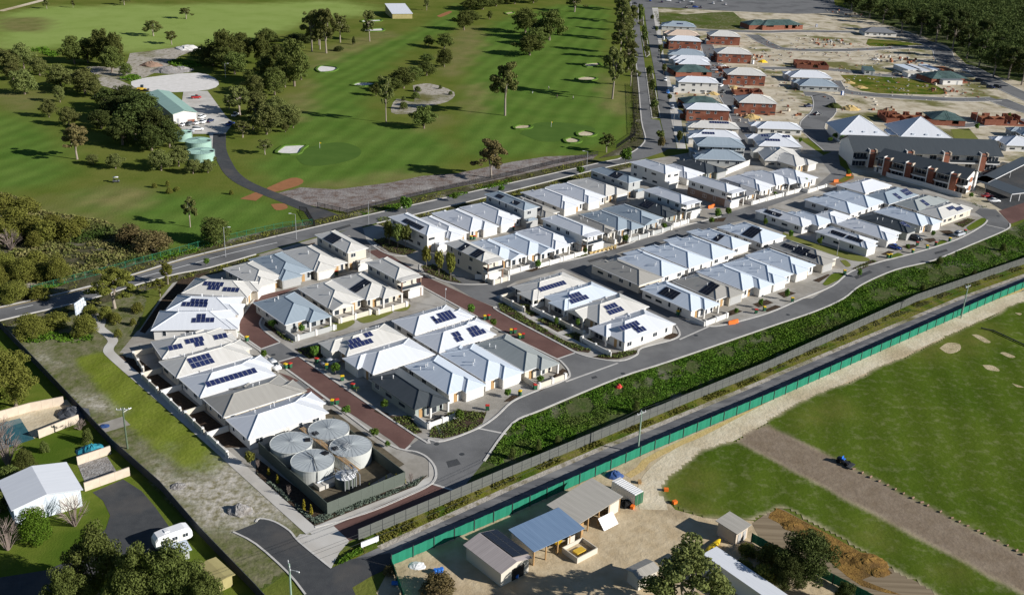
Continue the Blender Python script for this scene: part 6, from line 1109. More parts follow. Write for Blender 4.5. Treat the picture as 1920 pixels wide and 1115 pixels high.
TREES = [
 ('gum_tree','gum','leaf_gum','golf tree standing alone on the pale far fairway','trees on the far fairway',[(-319.5,712.3,6.6,6.1),(-305.6,721.4,5.3,3.3),(-278.4,742.5,6.9,10.0),(-220.3,693.5,7.5,10.1),(-219.2,625.9,9.3,13.3),(-200.4,600.8,7.8,9.2),(-70.3,775.1,7.6,5.8)]),
 ('paperbark_tree','dense','leaf_dense','dense dark tree in the clump left of the sandy depot clearing','trees left of the depot',[(-230.1,536.4,14.6,12.6),(-224.8,540.5,13.1,11.6),(-216.6,539.3,18.7,13.8),(-208.0,532.5,17.7,12.6),(-204.5,519.3,13.5,12.3),(-194.9,511.9,6.6,6.8)]),
 ('paperbark_tree','dense','leaf_gum','grey-green tree in the belt along the left golf boundary','trees in the left belt',[(-223.9,465.0,11.8,12.1),(-253.2,514.7,10.5,13.2),(-248.2,518.5,13.2,11.2),(-234.5,505.2,8.8,10.9),(-262.7,526.7,8.1,11.4),(-198.8,470.8,12.4,15.1),(-213.5,479.6,11.4,13.9),(-192.3,465.3,7.8,8.7),(-202.8,452.6,7.6,6.1),(-196.3,425.8,7.9,7.1),(-182.8,413.4,7.9,8.2),(-242.2,493.5,8.1,10.2),(-270.1,528.0,10.7,16.3)]),
 ('gum_tree','gum','leaf_brown','brownish round tree below the dark clump on the left fairway edge','brown tree',[(-160.8,366.6,13.3,12.1)]),
 ('paperbark_tree','dense','leaf_dark','dense dark green tree in the big clump beside the green-roofed shed','big clump beside the green shed',[(-179.9,446.3,8.7,11.6),(-167.9,423.1,10.7,13.3),(-166.5,434.7,12.8,15.0),(-151.8,414.9,14.9,14.4),(-149.8,396.5,15.2,16.7),(-140.8,394.7,13.9,13.7),(-133.6,387.1,10.9,10.2),(-168.6,410.4,8.1,10.8),(-152.0,388.2,10.9,12.3),(-138.5,381.7,10.5,11.3),(-157.4,418.5,13.9,15.4)]),
 ('paperbark_tree','dense','leaf_dense','dense tree behind the depot clearing, right of the white sand heap','trees behind the depot',[(-153.7,543.8,19.4,16.7),(-148.6,556.7,16.3,14.8),(-161.8,548.0,10.3,14.0),(-152.2,538.4,12.0,16.6),(-168.7,552.4,9.5,11.9),(-131.0,502.7,7.8,6.7),(-144.8,526.0,12.1,13.5)]),
 ('gum_tree','gum','leaf_gum','grey-green tree beside the golf depot drive','trees beside the depot drive',[(-120.7,442.5,13.0,12.7),(-109.5,420.0,6.1,8.8),(-110.3,406.0,7.0,9.6),(-112.1,435.3,8.1,9.1),(-95.9,382.8,5.9,7.3),(-128.0,452.3,6.4,7.1)]),
 ('gum_tree','gum','leaf_gum','tall gum in the cluster before the pale fairway','tall gum cluster',[(-119.3,596.8,22.8,15.2),(-110.5,593.7,25.0,15.7),(-116.2,604.4,16.6,12.9),(-108.7,629.6,16.5,13.4),(-92.2,637.3,18.9,11.6),(-119.3,617.9,20.5,14.4)]),
 ('paperbark_tree','dense','leaf_dense','dense tree in the belt left of the heart-shaped bunker','belt left of the bunker',[(-149.6,616.3,9.2,11.3),(-110.0,504.2,23.6,16.6),(-115.1,484.1,13.2,13.0),(-125.8,513.8,13.7,11.1),(-113.8,501.0,11.3,9.3),(-123.6,530.3,15.6,11.4),(-109.8,519.6,14.6,9.6),(-138.4,555.9,16.8,11.4)]),
 ('paperbark_tree','dense','leaf_gum','grey-green tree in the lower belt beside the fairway','lower belt',[(-96.6,426.7,9.5,11.6),(-102.2,412.4,12.5,13.0),(-103.4,432.0,11.4,10.4),(-93.9,424.4,6.8,6.7),(-113.2,444.8,10.5,11.6),(-95.6,417.0,4.1,3.5),(-123.0,480.3,10.0,9.9)]),
 ('bush','bush','leaf_dark','dark low bush in the shade behind the tall gums','bushes behind the tall gums',[(-149.0,620.1,6.8,12.6),(-133.2,627.6,5.0,15.9),(-127.9,625.1,5.0,9.5),(-99.9,624.3,5.0,2.2),(-105.0,601.8,3.1,6.1)]),
 ('paperbark_tree','dense','leaf_dense','dense tree at the top of the middle tree line','top of middle tree line',[(-30.3,792.0,11.5,20.6),(-21.0,811.9,11.0,17.0),(-38.4,693.3,13.3,13.3),(-34.9,728.5,7.9,11.7),(-23.4,743.8,6.2,4.5),(-13.2,826.0,8.8,12.3),(-39.7,783.8,9.2,13.3)]),
 ('paperbark_tree','dense','leaf_dense','dense tree in the line between the two middle fairways','line between fairways',[(-55.7,629.0,6.6,7.0),(-45.9,622.2,9.3,11.4),(-41.7,567.2,10.3,9.3),(-52.2,577.3,5.3,8.2),(-49.1,542.5,7.2,11.1),(-57.3,509.3,10.5,13.1),(-54.5,527.9,7.6,11.4),(-62.1,501.1,7.0,11.4),(-68.4,490.4,6.4,5.6),(-61.3,516.1,6.9,9.6)]),
 ('gum_tree','tall','leaf_gum','tall slender gum at the end of the middle tree line','slender gum',[(-57.1,439.7,19.3,8.3)]),
 ('paperbark_tree','dense','leaf_dense','round willowy tree standing alone beside the sandy clearing','round tree',[(-40.1,432.2,10.3,11.3)]),
 ('bush','bush','leaf_dense','small round bush on the sandy clearing','bushes on the sandy clearing',[(-33.5,499.2,2.1,2.3),(-49.9,503.4,2.9,3.9),(-49.1,488.2,3.3,4.3),(-54.3,482.7,2.3,2.5),(-52.4,465.6,3.9,3.9),(-39.4,511.5,2.2,2.1)]),
 ('gum_tree','tall','leaf_gum','big gum with forked trunk alone between the fairways','forked gum',[(-6.4,461.1,22.9,16.3)]),
 ('paperbark_tree','dense','leaf_dense','dense tree in the group at the top of the right fairway','top of right fairway',[(4.6,612.5,12.3,18.6),(1.8,692.5,16.3,18.1),(17.0,667.1,19.1,20.9),(12.1,674.0,10.7,17.7),(8.5,649.5,11.0,16.4),(7.4,838.2,10.5,16.7),(-7.0,827.8,9.6,14.0)]),
 ('gum_tree','gum','leaf_gum','gum beside the stony strip at the top of the right fairway','far right gum',[(38.0,797.3,13.5,18.3)]),
 ('gum_tree','gum','leaf_gum','tall gum in the row beside the avenue','gums beside the avenue',[(69.7,756.1,17.7,16.7),(65.1,678.6,20.7,15.7),(59.0,631.6,18.8,13.4),(61.4,611.4,17.4,13.0),(56.6,536.2,16.9,9.9),(72.4,815.5,17.7,17.9),(59.5,582.2,16.1,10.7),(73.5,714.7,17.5,10.8)]),
 ('gum_tree','tall','leaf_gum','leaning tall gum on the fairway beside the avenue row','leaning gum',[(44.9,504.2,24.2,15.1)]),
 ('gum_tree','gum','leaf_brown','large brownish gum beside the stony strip and picket fence','brownish gum',[(-9.3,364.1,14.3,14.7)]),
 ('gum_tree','gum','leaf_dense','small dark gum beside the avenue bend','bend gum',[(35.4,405.6,7.9,8.1)]),
 ('gum_tree','tall','leaf_gum','small slender gum alone on the near fairway','small slender gum',[(-99.4,299.7,9.0,5.9)]),
 ('paperbark_tree','dense','leaf_dense','round dark tree against the green mesh fence','round dark tree',[(-87.8,286.5,8.2,10.1)]),
 ('paperbark_tree','dense','leaf_gum','grey-green tree in the row below the green tanks','row below green tanks',[(-153.0,361.4,3.8,5.4),(-143.4,357.3,5.7,6.9),(-127.0,357.0,7.7,9.5),(-122.6,363.0,8.0,8.9),(-114.9,354.7,5.5,6.1),(-110.2,356.7,5.1,5.7)]),
 ('bush','bush','leaf_olive','small olive bush on the grass near the golf buggy','bushes near the buggy',[(-122.7,337.1,1.9,2.2),(-118.8,338.9,2.3,1.6),(-115.9,331.5,2.3,2.5),(-114.3,334.6,1.7,2.5),(-95.5,333.0,1.9,1.8),(-112.8,372.9,1.7,2.8)]),
 ('bush','bush','leaf_brown','large rounded brown-green bush beside the scrub','brown-green bushes',[(-112.2,284.1,6.0,8.7),(-103.7,278.9,6.7,11.1)]),
 ('bush','bush','leaf_olive','olive green bush in the dense scrub thicket','bushes in the scrub',[(-142.3,287.0,6.7,9.8),(-136.0,283.2,7.0,8.7),(-130.4,284.7,7.0,8.1),(-150.9,295.5,5.8,10.0),(-159.3,306.5,6.3,8.7),(-153.0,307.3,5.3,8.7),(-137.9,278.5,4.9,5.2),(-120.6,253.8,7.9,6.5),(-129.4,254.3,6.4,8.8),(-136.8,258.1,6.5,7.5),(-126.2,241.1,5.5,8.4),(-125.6,255.5,4.6,7.4),(-145.8,280.7,5.8,7.7),(-139.6,295.4,4.3,6.5),(-131.0,294.0,4.5,6.4),(-130.5,263.5,4.7,7.3),(-135.5,247.8,7.5,8.3),(-151.2,282.3,8.2,9.3),(-120.6,242.3,3.7,5.5)]),
 ('bare_bush','bare','twig','bare pale grey shrub in the scrub thicket','bare scrub shrub',[(-143.3,275.3,6.5,6.7)]),
 ('gum_tree','gum','leaf_olive','wide yellowish tree behind the roadside billboard','yellowish tree',[(-100.0,238.3,10.9,14.0)]),
 ('gum_tree','gum','leaf_olive','yellow-green tree beside the main road and white roofs','roadside trees',[(-91.9,254.9,6.0,5.1),(-91.3,246.7,5.1,4.4)]),
 ('bush','bush','leaf_olive','yellow-green bush on the reserve below the billboard','reserve bushes',[(-113.0,220.2,5.9,7.8),(-101.3,222.8,5.5,6.6),(-109.9,226.5,3.9,7.2),(-99.4,231.2,4.1,3.9),(-96.5,229.6,3.1,3.1),(-93.2,222.0,2.4,2.0),(-93.7,236.6,2.8,3.2),(-92.0,228.8,2.1,1.8),(-104.4,233.9,2.9,4.0)]),
 ('paperbark_tree','dense','leaf_olive','big grey-green tree behind the dark fence beside the pool','pool tree',[(-102.0,187.8,13.2,10.9),(-109.7,192.2,12.6,10.2)]),
 ('bush','bush','leaf_bright','bright green bush beside the big white garage','bright bush',[(-78.8,143.8,6.7,6.3)]),
 ('bare_bush','bare','twig','bare brown shrub by the white garage and pool','bare shrubs by the garage',[(-73.9,148.2,6.6,5.5),(-82.1,141.0,6.4,5.3),(-93.8,166.3,8.7,6.0),(-85.5,179.7,2.5,2.6),(-99.6,175.6,4.9,5.3)]),
 ('bush','bush','leaf_dense','garden bush between the pool and the white garage','garden bushes',[(-82.0,174.9,3.4,2.3),(-89.6,164.8,4.7,4.0),(-88.7,170.9,2.7,1.9),(-90.5,160.2,4.1,3.9),(-88.2,151.2,4.5,3.4)]),
 ('paperbark_tree','dense','leaf_dense','large dense tree below the caravan yard','large trees below the yard',[(-62.6,129.5,14.1,9.6),(-54.7,125.0,13.9,8.9),(-48.8,125.4,14.4,9.0),(-43.5,123.9,11.0,5.6),(-64.9,123.8,10.9,6.5)]),
 ('gum_tree','gum','leaf_gum','large gum shading the works yard','yard gum',[(28.5,129.1,14.2,15.8)]),
 ('paperbark_tree','dense','leaf_dark','dark tree beside the straw strip and green cloth fence','dark yard tree',[(50.8,141.7,9.4,10.2),(46.4,138.0,7.0,6.1),(55.3,135.3,4.8,3.4)]),
 ('bush','bush','leaf_brown','dry brown bush at the lane corner beside the blue barrels','corner bush',[(-9.9,134.6,3.7,6.0),(-18.3,138.8,1.7,2.3)]),
 ('bush','bush','leaf_olive','overgrown bush behind the small tin-roofed hut','hut bushes',[(45.3,144.9,4.4,5.4),(42.1,147.6,2.3,3.7),(43.2,139.2,4.4,5.3),(40.1,141.7,3.3,4.5)]),
 ('street_tree','street','leaf_dense','leafy street tree in the bed at the entrance','entrance street trees',[(-37.3,291.4,7.5,3.5),(-34.5,289.4,7.4,4.1),(-32.3,289.7,6.8,3.8)]),
 ('street_tree','street','leaf_olive','slim street tree with pale trunk beside the cream two-storey house','slim street trees',[(-24.6,274.2,6.5,3.0),(-20.7,269.4,7.5,3.0),(-17.1,265.4,8.2,2.9)]),
 ('street_tree','street','leaf_green','round street tree on the main road verge','verge street trees',[(-35.5,322.0,5.1,4.5),(-20.6,335.2,3.1,2.5),(-5.2,346.7,2.8,2.6),(23.5,372.7,3.3,3.6),(51.7,382.3,3.2,2.0),(-85.5,268.8,2.4,1.8),(41.4,388.0,6.8,4.9)]),
 ('street_tree','street','leaf_dense','street tree in the avenue median','median trees',[(82.4,747.2,11.7,4.5),(79.4,694.5,7.6,3.8),(76.8,665.4,8.0,4.4),(74.7,631.5,5.1,4.2),(68.8,560.5,6.3,4.3),(65.6,517.6,7.5,4.0),(62.8,482.5,5.1,4.5),(59.3,427.5,4.6,4.0),(86.4,791.6,8.5,3.6)]),
 ('street_tree','street','leaf_brown','reddish street tree at the avenue corner','reddish avenue tree',[(57.9,412.2,5.4,3.5)]),
 ('street_tree','street','leaf_dense','street tree along the avenue footpath','footpath trees',[(81.2,619.1,8.7,3.1),(77.8,571.0,5.8,3.2),(66.6,421.8,5.9,2.9),(90.0,714.4,4.3,2.9),(72.8,504.5,3.7,2.6),(92.5,767.1,4.5,3.1)]),
 ('street_tree','street','leaf_green','small street tree on the kerb of the tank lane','tank lane trees',[(-33.8,189.7,2.1,2.2),(-26.7,181.6,1.9,2.2),(-23.5,177.8,1.3,1.3)]),
 ('street_tree','street','leaf_green','small street tree on the red road kerb','red road trees',[(-10.3,243.1,3.0,2.1),(-4.4,236.2,2.4,1.9),(-45.1,215.0,3.1,2.2),(-58.4,230.4,2.2,2.2),(-56.6,214.0,2.2,1.7),(-26.1,192.6,2.4,2.0),(-39.0,207.6,2.7,2.4),(-50.7,228.1,2.2,1.8)]),
 ('street_tree','street','leaf_green','small young tree in a front garden on the loop road','front garden trees',[(7.1,207.4,1.8,1.9),(-9.9,188.9,2.8,2.2),(-2.8,207.1,1.9,1.9),(-0.1,200.1,2.0,1.6),(74.7,261.3,3.1,1.5),(66.2,254.8,2.8,1.4),(58.9,249.9,1.9,1.3),(100.1,280.2,2.4,1.5),(87.3,311.1,2.9,1.7),(94.8,305.2,2.9,1.8),(134.8,318.1,2.4,1.5),(122.0,304.5,2.2,1.5),(81.5,322.0,2.8,1.6),(102.7,319.4,1.9,1.4),(7.4,257.1,2.4,1.1),(16.7,237.6,2.6,1.3),(11.4,238.0,2.4,1.3)]),
 ('street_tree','street','leaf_green','small tree in a lane bed before the white walls','lane bed trees',[(7.0,276.4,2.7,2.0),(33.9,300.5,3.0,2.1),(47.7,314.4,2.6,1.9),(21.1,289.5,2.3,1.6),(66.8,327.1,3.8,2.5),(71.1,331.5,2.9,2.5),(64.1,322.5,2.3,2.1),(105.6,369.1,3.3,2.2),(91.8,354.5,2.0,1.5),(126.5,385.7,2.6,2.0)]),
 ('conifer','cone','leaf_yellow','slim yellow-green conifer against the tank fence','tank conifers',[(-18.9,165.4,2.5,0.8),(-20.3,164.8,2.4,0.8),(-23.3,162.8,1.9,0.8),(-42.3,163.7,1.8,0.6),(-44.5,166.3,1.7,0.6),(-35.7,155.6,2.3,0.6),(-34.2,154.4,2.1,0.6)]),
 ('conifer','cone','leaf_dark','slim dark conifer against the tank fence','dark tank conifers',[(-22.0,163.9,2.6,0.6),(-24.8,161.4,2.5,0.9),(-28.0,158.3,2.3,0.7)]),
 ('conifer','bare','twig','slim bare shrub in the mulch outside the tank fence','bare tank shrubs',[(-39.3,159.6,2.8,0.8),(-47.0,168.3,2.4,0.6),(-17.6,165.5,2.8,0.9),(-22.2,169.7,2.2,0.7)]),
 ('street_tree','street','leaf_olive','pale olive young tree at the end of the last white roof','olive young tree',[(-48.7,169.3,2.9,2.2)]),
 ('palm_tree','palm','leaf_green','palm with yellow-green fronds beside the white garages','front palms',[(-66.3,225.1,2.2,2.1),(-33.1,199.8,2.0,1.4)]),
 ('bush','bush','leaf_dense','tall bush growing on the weed reserve','reserve tall bushes',[(1.3,175.3,2.7,1.5),(6.5,178.6,2.9,1.3),(27.5,195.3,3.3,1.8),(10.4,182.0,1.9,1.5),(153.3,308.0,2.7,2.3),(128.1,293.8,2.6,2.2),(134.6,283.9,2.4,1.9),(115.6,271.9,2.2,1.8)]),
 ('gum_tree','gum','leaf_dark','dark tree at the front edge of the forest','forest edge trees',[(264.8,869.8,12.6,17.3),(267.1,827.0,16.0,18.1),(269.2,800.7,15.6,16.0),(269.4,758.8,17.4,16.7),(277.0,742.3,18.2,16.4),(280.7,721.4,18.4,16.7),(280.1,690.6,19.4,16.7),(278.4,662.0,19.7,16.7),(275.5,635.2,19.0,16.1),(270.7,602.2,19.7,15.3),(276.6,595.9,19.5,17.0),(278.0,581.6,19.1,16.6),(293.0,735.1,21.6,14.7),(307.8,749.8,18.3,16.5),(305.5,706.4,19.1,16.3)]),
 ('street_tree','street','leaf_green','small tree beside the apartments','apartment trees',[(136.4,441.4,2.9,3.2),(137.5,434.5,3.5,2.7),(132.6,435.5,2.4,2.3),(119.1,431.6,2.8,1.8),(164.6,362.8,2.1,1.9),(233.3,493.4,3.4,2.0),(208.3,468.8,3.3,2.4)])]
for (name, typ, leaf, label, group, spots) in TREES:
    for i, (x, y, h, w) in enumerate(spots):
        key = (typ, leaf, (i*7+len(label)) % 4, 2.6 if y < 260 and h > 4.5 else 1.0)
        if key not in PROTO: PROTO[key] = proto(*key)
        cr, tm = PROTO[key]
        h = max(h, .8); w = max(w, h*.35) if typ != 'cone' else max(w, .9)
        root = thing(name, label, 'bush' if 'bush' in name else 'tree', (x, y, 0), random.uniform(0, 6.28), group if len(spots) > 1 else None)
        W_ = w*1.12
        put('trunk' if typ not in ('bush', 'bare') else 'stem', tm, root, scale=(W_, W_, h))
        if cr: put('crown' if typ != 'bush' else 'foliage', cr, root, scale=(W_, W_, h*1.03))

def inside(poly, X, Y):
    c = np.zeros(len(X), bool); n = len(poly)
    for i in range(n):
        (x0, y0), (x1, y1) = poly[i-1], poly[i]
        if y0 == y1: continue
        c ^= ((y0 > Y) != (y1 > Y)) & (X < (x1-x0)*(Y-y0)/(y1-y0)+x0)
    return c
def scatter(poly, n):
    P_ = np.array(poly); lo, hi = P_.min(0), P_.max(0); out = np.zeros((0, 2))
    while len(out) < n:
        q = rng.uniform(lo, hi, (n*2, 2)); out = np.vstack([out, q[inside(poly, q[:, 0], q[:, 1])]])
    return out[:n]
def lumps(p, s, seed):
    """smooth random field for clumpy cover"""
    r_ = np.random.default_rng(seed); v = np.zeros(len(p))
    for k in range(7): f = r_.normal(0, 1, 2)*s*(1+k*.5); v += np.sin(p@f+r_.uniform(0, 6))/(1+.35*k)
    return v
def cover(name, label, cat, polys, m, hmax, size, seed, lo=-.4, z0=.05, freq=.35):
    """low uncountable plants over one or more areas, as one object"""
    V = []
    for poly, n in polys:
        p = scatter(poly, n); f = lumps(p, freq, seed); keep = f > lo+rng.normal(0, .35, len(p)); p, f = p[keep], f[keep]
        h = hmax*(.25+.75*np.clip((f-lo)/3, 0, 1))*rng.uniform(.4, 1, len(p)); pts = np.column_stack([p, z0+h*rng.uniform(.25, 1, len(p))])
        V.append(leaf_quads(pts, np.tile([0, 0, 1.0], (len(p), 1))+rng.normal(0, .5, (len(p), 3)), size, rng))
    o = put(name, np_mesh(name, np.vstack(V), m)); o['kind'] = 'stuff'; tag(o, label, cat); return o
cover('weeds', 'thick green weeds over the reserve beside the loop road', 'weeds', [([(-7.3,163.5), (-3.7,173.4), (1.3,188.8), (7.6,194.3), (25.1,210.5), (37.9,220.0), (53.2,231.2)], 26000), ([(-7.3,163.5), (53.2,231.2), (60.9,219.3), (12.0,180.6), (1.4,170.2)], 24000), ([(53.2,231.2), (65.5,241.3), (80.4,252.8), (90.5,262.3), (111.0,264.4), (61.2,220.7), (60.9,219.3)], 28000), ([(90.5,262.3), (98.9,273.6), (112.5,286.3), (126.9,295.5), (143.5,310.1), (162.7,327.4), (178.8,341.7), (161.9,303.9), (155.7,298.1), (111.0,264.4)], 26000)], 'weeds', .45, .21, 3, -.5, .05, .2)
cover('tall_weeds', 'taller bright green weed clumps over the reserve', 'weeds', [([(-7.3,163.5), (-3.7,173.4), (1.3,188.8), (7.6,194.3), (25.1,210.5), (37.9,220.0), (65.6,241.3), (61.2,220.7), (12.0,181.1), (1.4,170.5)], 26000), ([(65.5,240.9), (80.3,252.4), (90.4,261.8), (98.8,273.1), (126.7,294.9), (162.4,326.8), (178.5,340.9), (162.4,305.1), (155.9,298.7), (111.2,264.8), (61.4,221.4)], 26000)], 'leaf_bright', .9, .26, 31, .75, .05, .3)
cover('verge_weeds', 'yellow-green weeds along the foot of the grey metal fence', 'weeds', [([(-24.6,146.8), (1.4,169.0), (60.6,217.9), (60.0,215.2), (1.4,167.0), (-20.8,146.3), (-26.6,141.6)], 4200), ([(60.6,217.9), (60.9,219.3), (110.3,262.5), (161.1,302.1), (158.7,296.7), (116.7,264.9), (60.3,216.5), (60.0,215.2)], 4200)], 'leaf_olive', .5, .25, 5, -.3)
cover('scrub', 'low brown-green coastal scrub left of the main road', 'scrub', [([(-169.4,324.5), (-154.0,316.6), (-147.7,307.9), (-130.5,303.6), (-122.3,298.3), (-112.0,286.5), (-102.0,277.6), (-103.2,272.2), (-108.4,265.5), (-117.4,256.7), (-125.3,248.4), (-133.7,236.9), (-174.2,293.6)], 30000)], 'scrub', 1.6, .34, 9, -.9)
cover('roadside_weeds', 'green weeds along the green mesh fence', 'weeds', [([(-106.5,270.8), (-93.0,286.4), (-84.9,288.5), (-93.2,276.5), (-102.2,269.2)], 1300), ([(-125.3,248.4), (-117.8,257.6), (-116.4,254.0), (-123.8,245.0)], 900), ([(-116.5,219.6), (-111.3,223.8), (-99.0,222.0), (-98.3,218.4), (-112.8,217.1)], 1200), ([(-23.9,340.7), (-1.7,363.4), (-1.6,358.5), (-22.4,338.6)], 1100), ([(-50.2,320.1), (-38.5,331.4), (-37.7,324.5), (-48.9,316.9)], 800), ([(-27.3,140.5), (-24.0,145.0), (-23.4,144.0), (-26.5,140.9)], 900)], 'leaf_bright', .7, .3, 11, -.8)
cover('bed_plants', 'low mixed ground cover in the village planting beds', 'plants', [([(-3.5,250.5), (-2.1,251.3), (12.2,231.0), (19.5,225.2), (15.9,224.5), (12.1,228.9), (-2.7,245.9)], 1500), ([(19.6,221.6), (23.0,223.7), (30.6,226.2), (30.6,224.4), (26.0,221.1)], 500), ([(0.8,251.0), (4.7,250.8), (7.7,244.7), (5.1,243.3)], 260), ([(6.5,241.2), (10.0,244.4), (14.5,237.0), (11.7,234.6)], 360), ([(13.2,233.2), (16.7,235.1), (21.7,228.3), (19.0,227.5)], 420), ([(-25.4,190.2), (-20.4,190.1), (-17.2,183.8), (-18.8,183.1)], 320), ([(-15.7,182.3), (-15.2,189.4), (-10.7,193.7), (-4.4,193.1), (-5.1,188.5), (-8.0,184.5), (-12.7,181.8)], 1500), ([(-42.8,294.5), (-39.5,297.3), (-28.6,287.0), (-31.4,282.9), (-36.3,285.0)], 500), ([(-26.2,275.4), (-22.6,276.9), (-13.8,263.8), (-19.1,265.6), (-24.8,271.0)], 420), ([(16.9,286.6), (22.3,292.2), (21.8,288.8), (18.5,286.8)], 220), ([(-61.0,234.1), (-56.9,229.0), (-51.6,222.7), (-54.6,224.6)], 260), ([(-50.6,219.2), (-45.2,222.5), (-43.3,215.6), (-46.2,214.6)], 260), ([(99.9,286.9), (108.2,294.8), (109.9,293.9), (101.7,285.6)], 240), ([(147.3,333.0), (154.5,339.1), (156.6,337.9), (148.9,329.1)], 200), ([(161.8,357.2), (166.9,353.3), (164.3,351.5)], 100), ([(-44.2,314.2), (-40.2,316.7), (-39.5,314.1), (-42.9,311.1)], 200)], 'leaf_dense', .55, .2, 13, -1.2, .1)
cover('verge_plants', 'low shrubs and grass along the village side of the main road', 'plants', [(offset_line(NL[:7], -1.2)+offset_line(NL[:7], -4.6)[::-1], 2600), (offset_line(NL[8:], -1.2)+offset_line(NL[8:], -5)[::-1], 3600), (offset_line(NU, 1)+offset_line(NU, 5)[::-1], 4500)], 'leaf_olive', .7, .24, 23, -.2, .08)
cover('silver_plants', 'silvery ground cover in the bed outside the tank fence', 'plants', [([(-47.0,166.7), (-45.3,165.7), (-33.6,153.2), (-31.3,155.0), (-18.6,164.0), (-15.0,168.1), (-16.4,164.8), (-32.9,151.1)], 2200), ([(-15.1,188.3), (-12.0,190.8), (-10.3,186.5), (-13.3,182.2)], 350)], 'leaf_silver', .5, .18, 15, -.9, .1)
cover('median_plants', 'low shrubs planted in the avenue median and verge', 'plants', [([(69.7,585.3), (72.6,583.2), (64.2,471.5), (60.9,469.7)], 700), ([(79.6,712.8), (82.3,710.7), (76.3,632.3), (73.7,623.0)], 400), ([(56.5,518.6), (58.5,518.9), (52.5,437.9), (49.2,424.0), (46.0,419.2)], 700), ([(99.4,815.6), (102.1,816.4), (97.8,749.4), (95.2,742.7)], 300)], 'leaf_dense', 1.0, .34, 17, -1.0, .1)
cover('creeper', 'green creeper over the rubble behind the depot', 'plants', [([(-186.8,548.5), (-182.9,560.8), (-170.9,551.9), (-165.8,541.9), (-175.3,536.3)], 900), ([(-266.6,566.2), (-262.6,575.4), (-245.4,558.9), (-247.0,550.7)], 700), ([(-195.7,504.9), (-192.2,515.5), (-185.3,507.0), (-188.1,500.1)], 500)], 'leaf_bright', 1.6, .5, 19, -1.2)

# ---- the forest beyond the building lots reads as one mass
FOREST = [(269.9,910.8), (265.0,847.2), (269.5,803.5), (280.5,748.1), (283.6,708.1), (272.3,642.0), (274.4,603.9), (284.1,588.9), (336.0,591.7), (499.8,846.6), (597.8,1096.9), (462.1,1131.3), (334.3,1076.2)]
fp = scatter(FOREST, 2400); V = []
for i, (x, y) in enumerate(fp):
    h = rng.uniform(9, 15); w = rng.uniform(6, 10)
    cs = [(x+rng.normal(0, w*.25), y+rng.normal(0, w*.25), h*rng.uniform(.45, .9), w*rng.uniform(.22, .36), .8) for _ in range(5)]
    V.append(clumps(cs, 150, .55, rng))
fo = put('forest', np_mesh('forest', np.vstack(V), 'leaf_dark')); fo['kind'] = 'stuff'; tag(fo, 'dense dark forest beyond the building lots', 'forest')
sheet('forest_floor', FOREST, 'weed_soil', .06)

# ================================================================ VEHICLES
def loft(sections, m, name, smooth=True):
    """skin through equal-length cross-sections [(x, [(y, z), ...])] with end caps"""
    mb = MB(); v = []; k = len(sections[0][1])
    for x, ring in sections: v += [(x, y, z) for y, z in ring]
    f = []
    for i in range(len(sections)-1):
        for j in range(k): a, b = i*k+j, i*k+(j+1) % k; f.append((a, b, b+k, a+k))
    f += [tuple(range(k-1, -1, -1)), tuple(range((len(sections)-1)*k, len(sections)*k))]
    return mb.add(v, f).mesh(name, m, smooth)
def ringbox(w, z0, z1, r=.12): return [(-w+r, z0), (w-r, z0), (w, z0+r), (w, z1-r), (w-r, z1), (-w+r, z1), (-w, z1-r), (-w, z0+r)]
wh = MB(); wh.tube((0, -.11, 0), (0, .11, 0), .33, n=16); TYRE = wh.mesh('tyre', 'tyre'); wh = MB(); wh.tube((0, -.12, 0), (0, .12, 0), .2, n=12); RIM = wh.mesh('rim', 'metal_grey')
lp = MB().box(-.04, .04, -.2, .2, -.08, .08).mesh('headlight', 'lamp_clear'); lr = MB().box(-.04, .04, -.17, .17, -.1, .1).mesh('tail_light', 'lamp_red')
BODY = {}
BODY['sedan'] = loft([(-2.2, ringbox(.72, .38, .80)), (-2.05, ringbox(.82, .28, .92)), (-1.2, ringbox(.88, .22, .98)), (0, ringbox(.9, .2, .98)), (1.1, ringbox(.88, .22, .93)), (1.95, ringbox(.82, .28, .80)), (2.25, ringbox(.68, .36, .66))], 'car_white', 'body')
CAB = loft([(-1.65, ringbox(.66, .9, .98, .03)), (-1.0, ringbox(.66, .9, 1.38, .1)), (-.2, ringbox(.67, .9, 1.44, .1)), (.35, ringbox(.66, .9, 1.38, .1)), (1.05, ringbox(.64, .88, .95, .03))], 'glass', 'cabin_glass')
ROOF = loft([(-1.1, ringbox(.58, 1.37, 1.40, .012)), (-.2, ringbox(.60, 1.42, 1.47, .02)), (.4, ringbox(.58, 1.36, 1.40, .012))], 'car_white', 'car_roof')
BODY['suv'] = loft([(-2.3, ringbox(.76, .45, .95)), (-2.15, ringbox(.88, .35, 1.08)), (-1.2, ringbox(.93, .28, 1.12)), (0, ringbox(.94, .26, 1.12)), (1.2, ringbox(.92, .28, 1.08)), (2.05, ringbox(.86, .34, .98)), (2.3, ringbox(.74, .42, .82))], 'car_white', 'body')
CAB2 = loft([(-2.12, ringbox(.7, 1.06, 1.2, .05)), (-1.9, ringbox(.72, 1.05, 1.66, .1)), (0, ringbox(.73, 1.05, 1.72, .1)), (.55, ringbox(.72, 1.05, 1.64, .1)), (1.2, ringbox(.7, 1.0, 1.1, .04))], 'glass', 'cabin_glass')
ROOF2 = loft([(-1.95, ringbox(.66, 1.66, 1.7, .015)), (0, ringbox(.68, 1.71, 1.76, .02)), (.55, ringbox(.64, 1.63, 1.67, .015))], 'car_white', 'car_roof')
BODY['ute'] = BODY['suv']
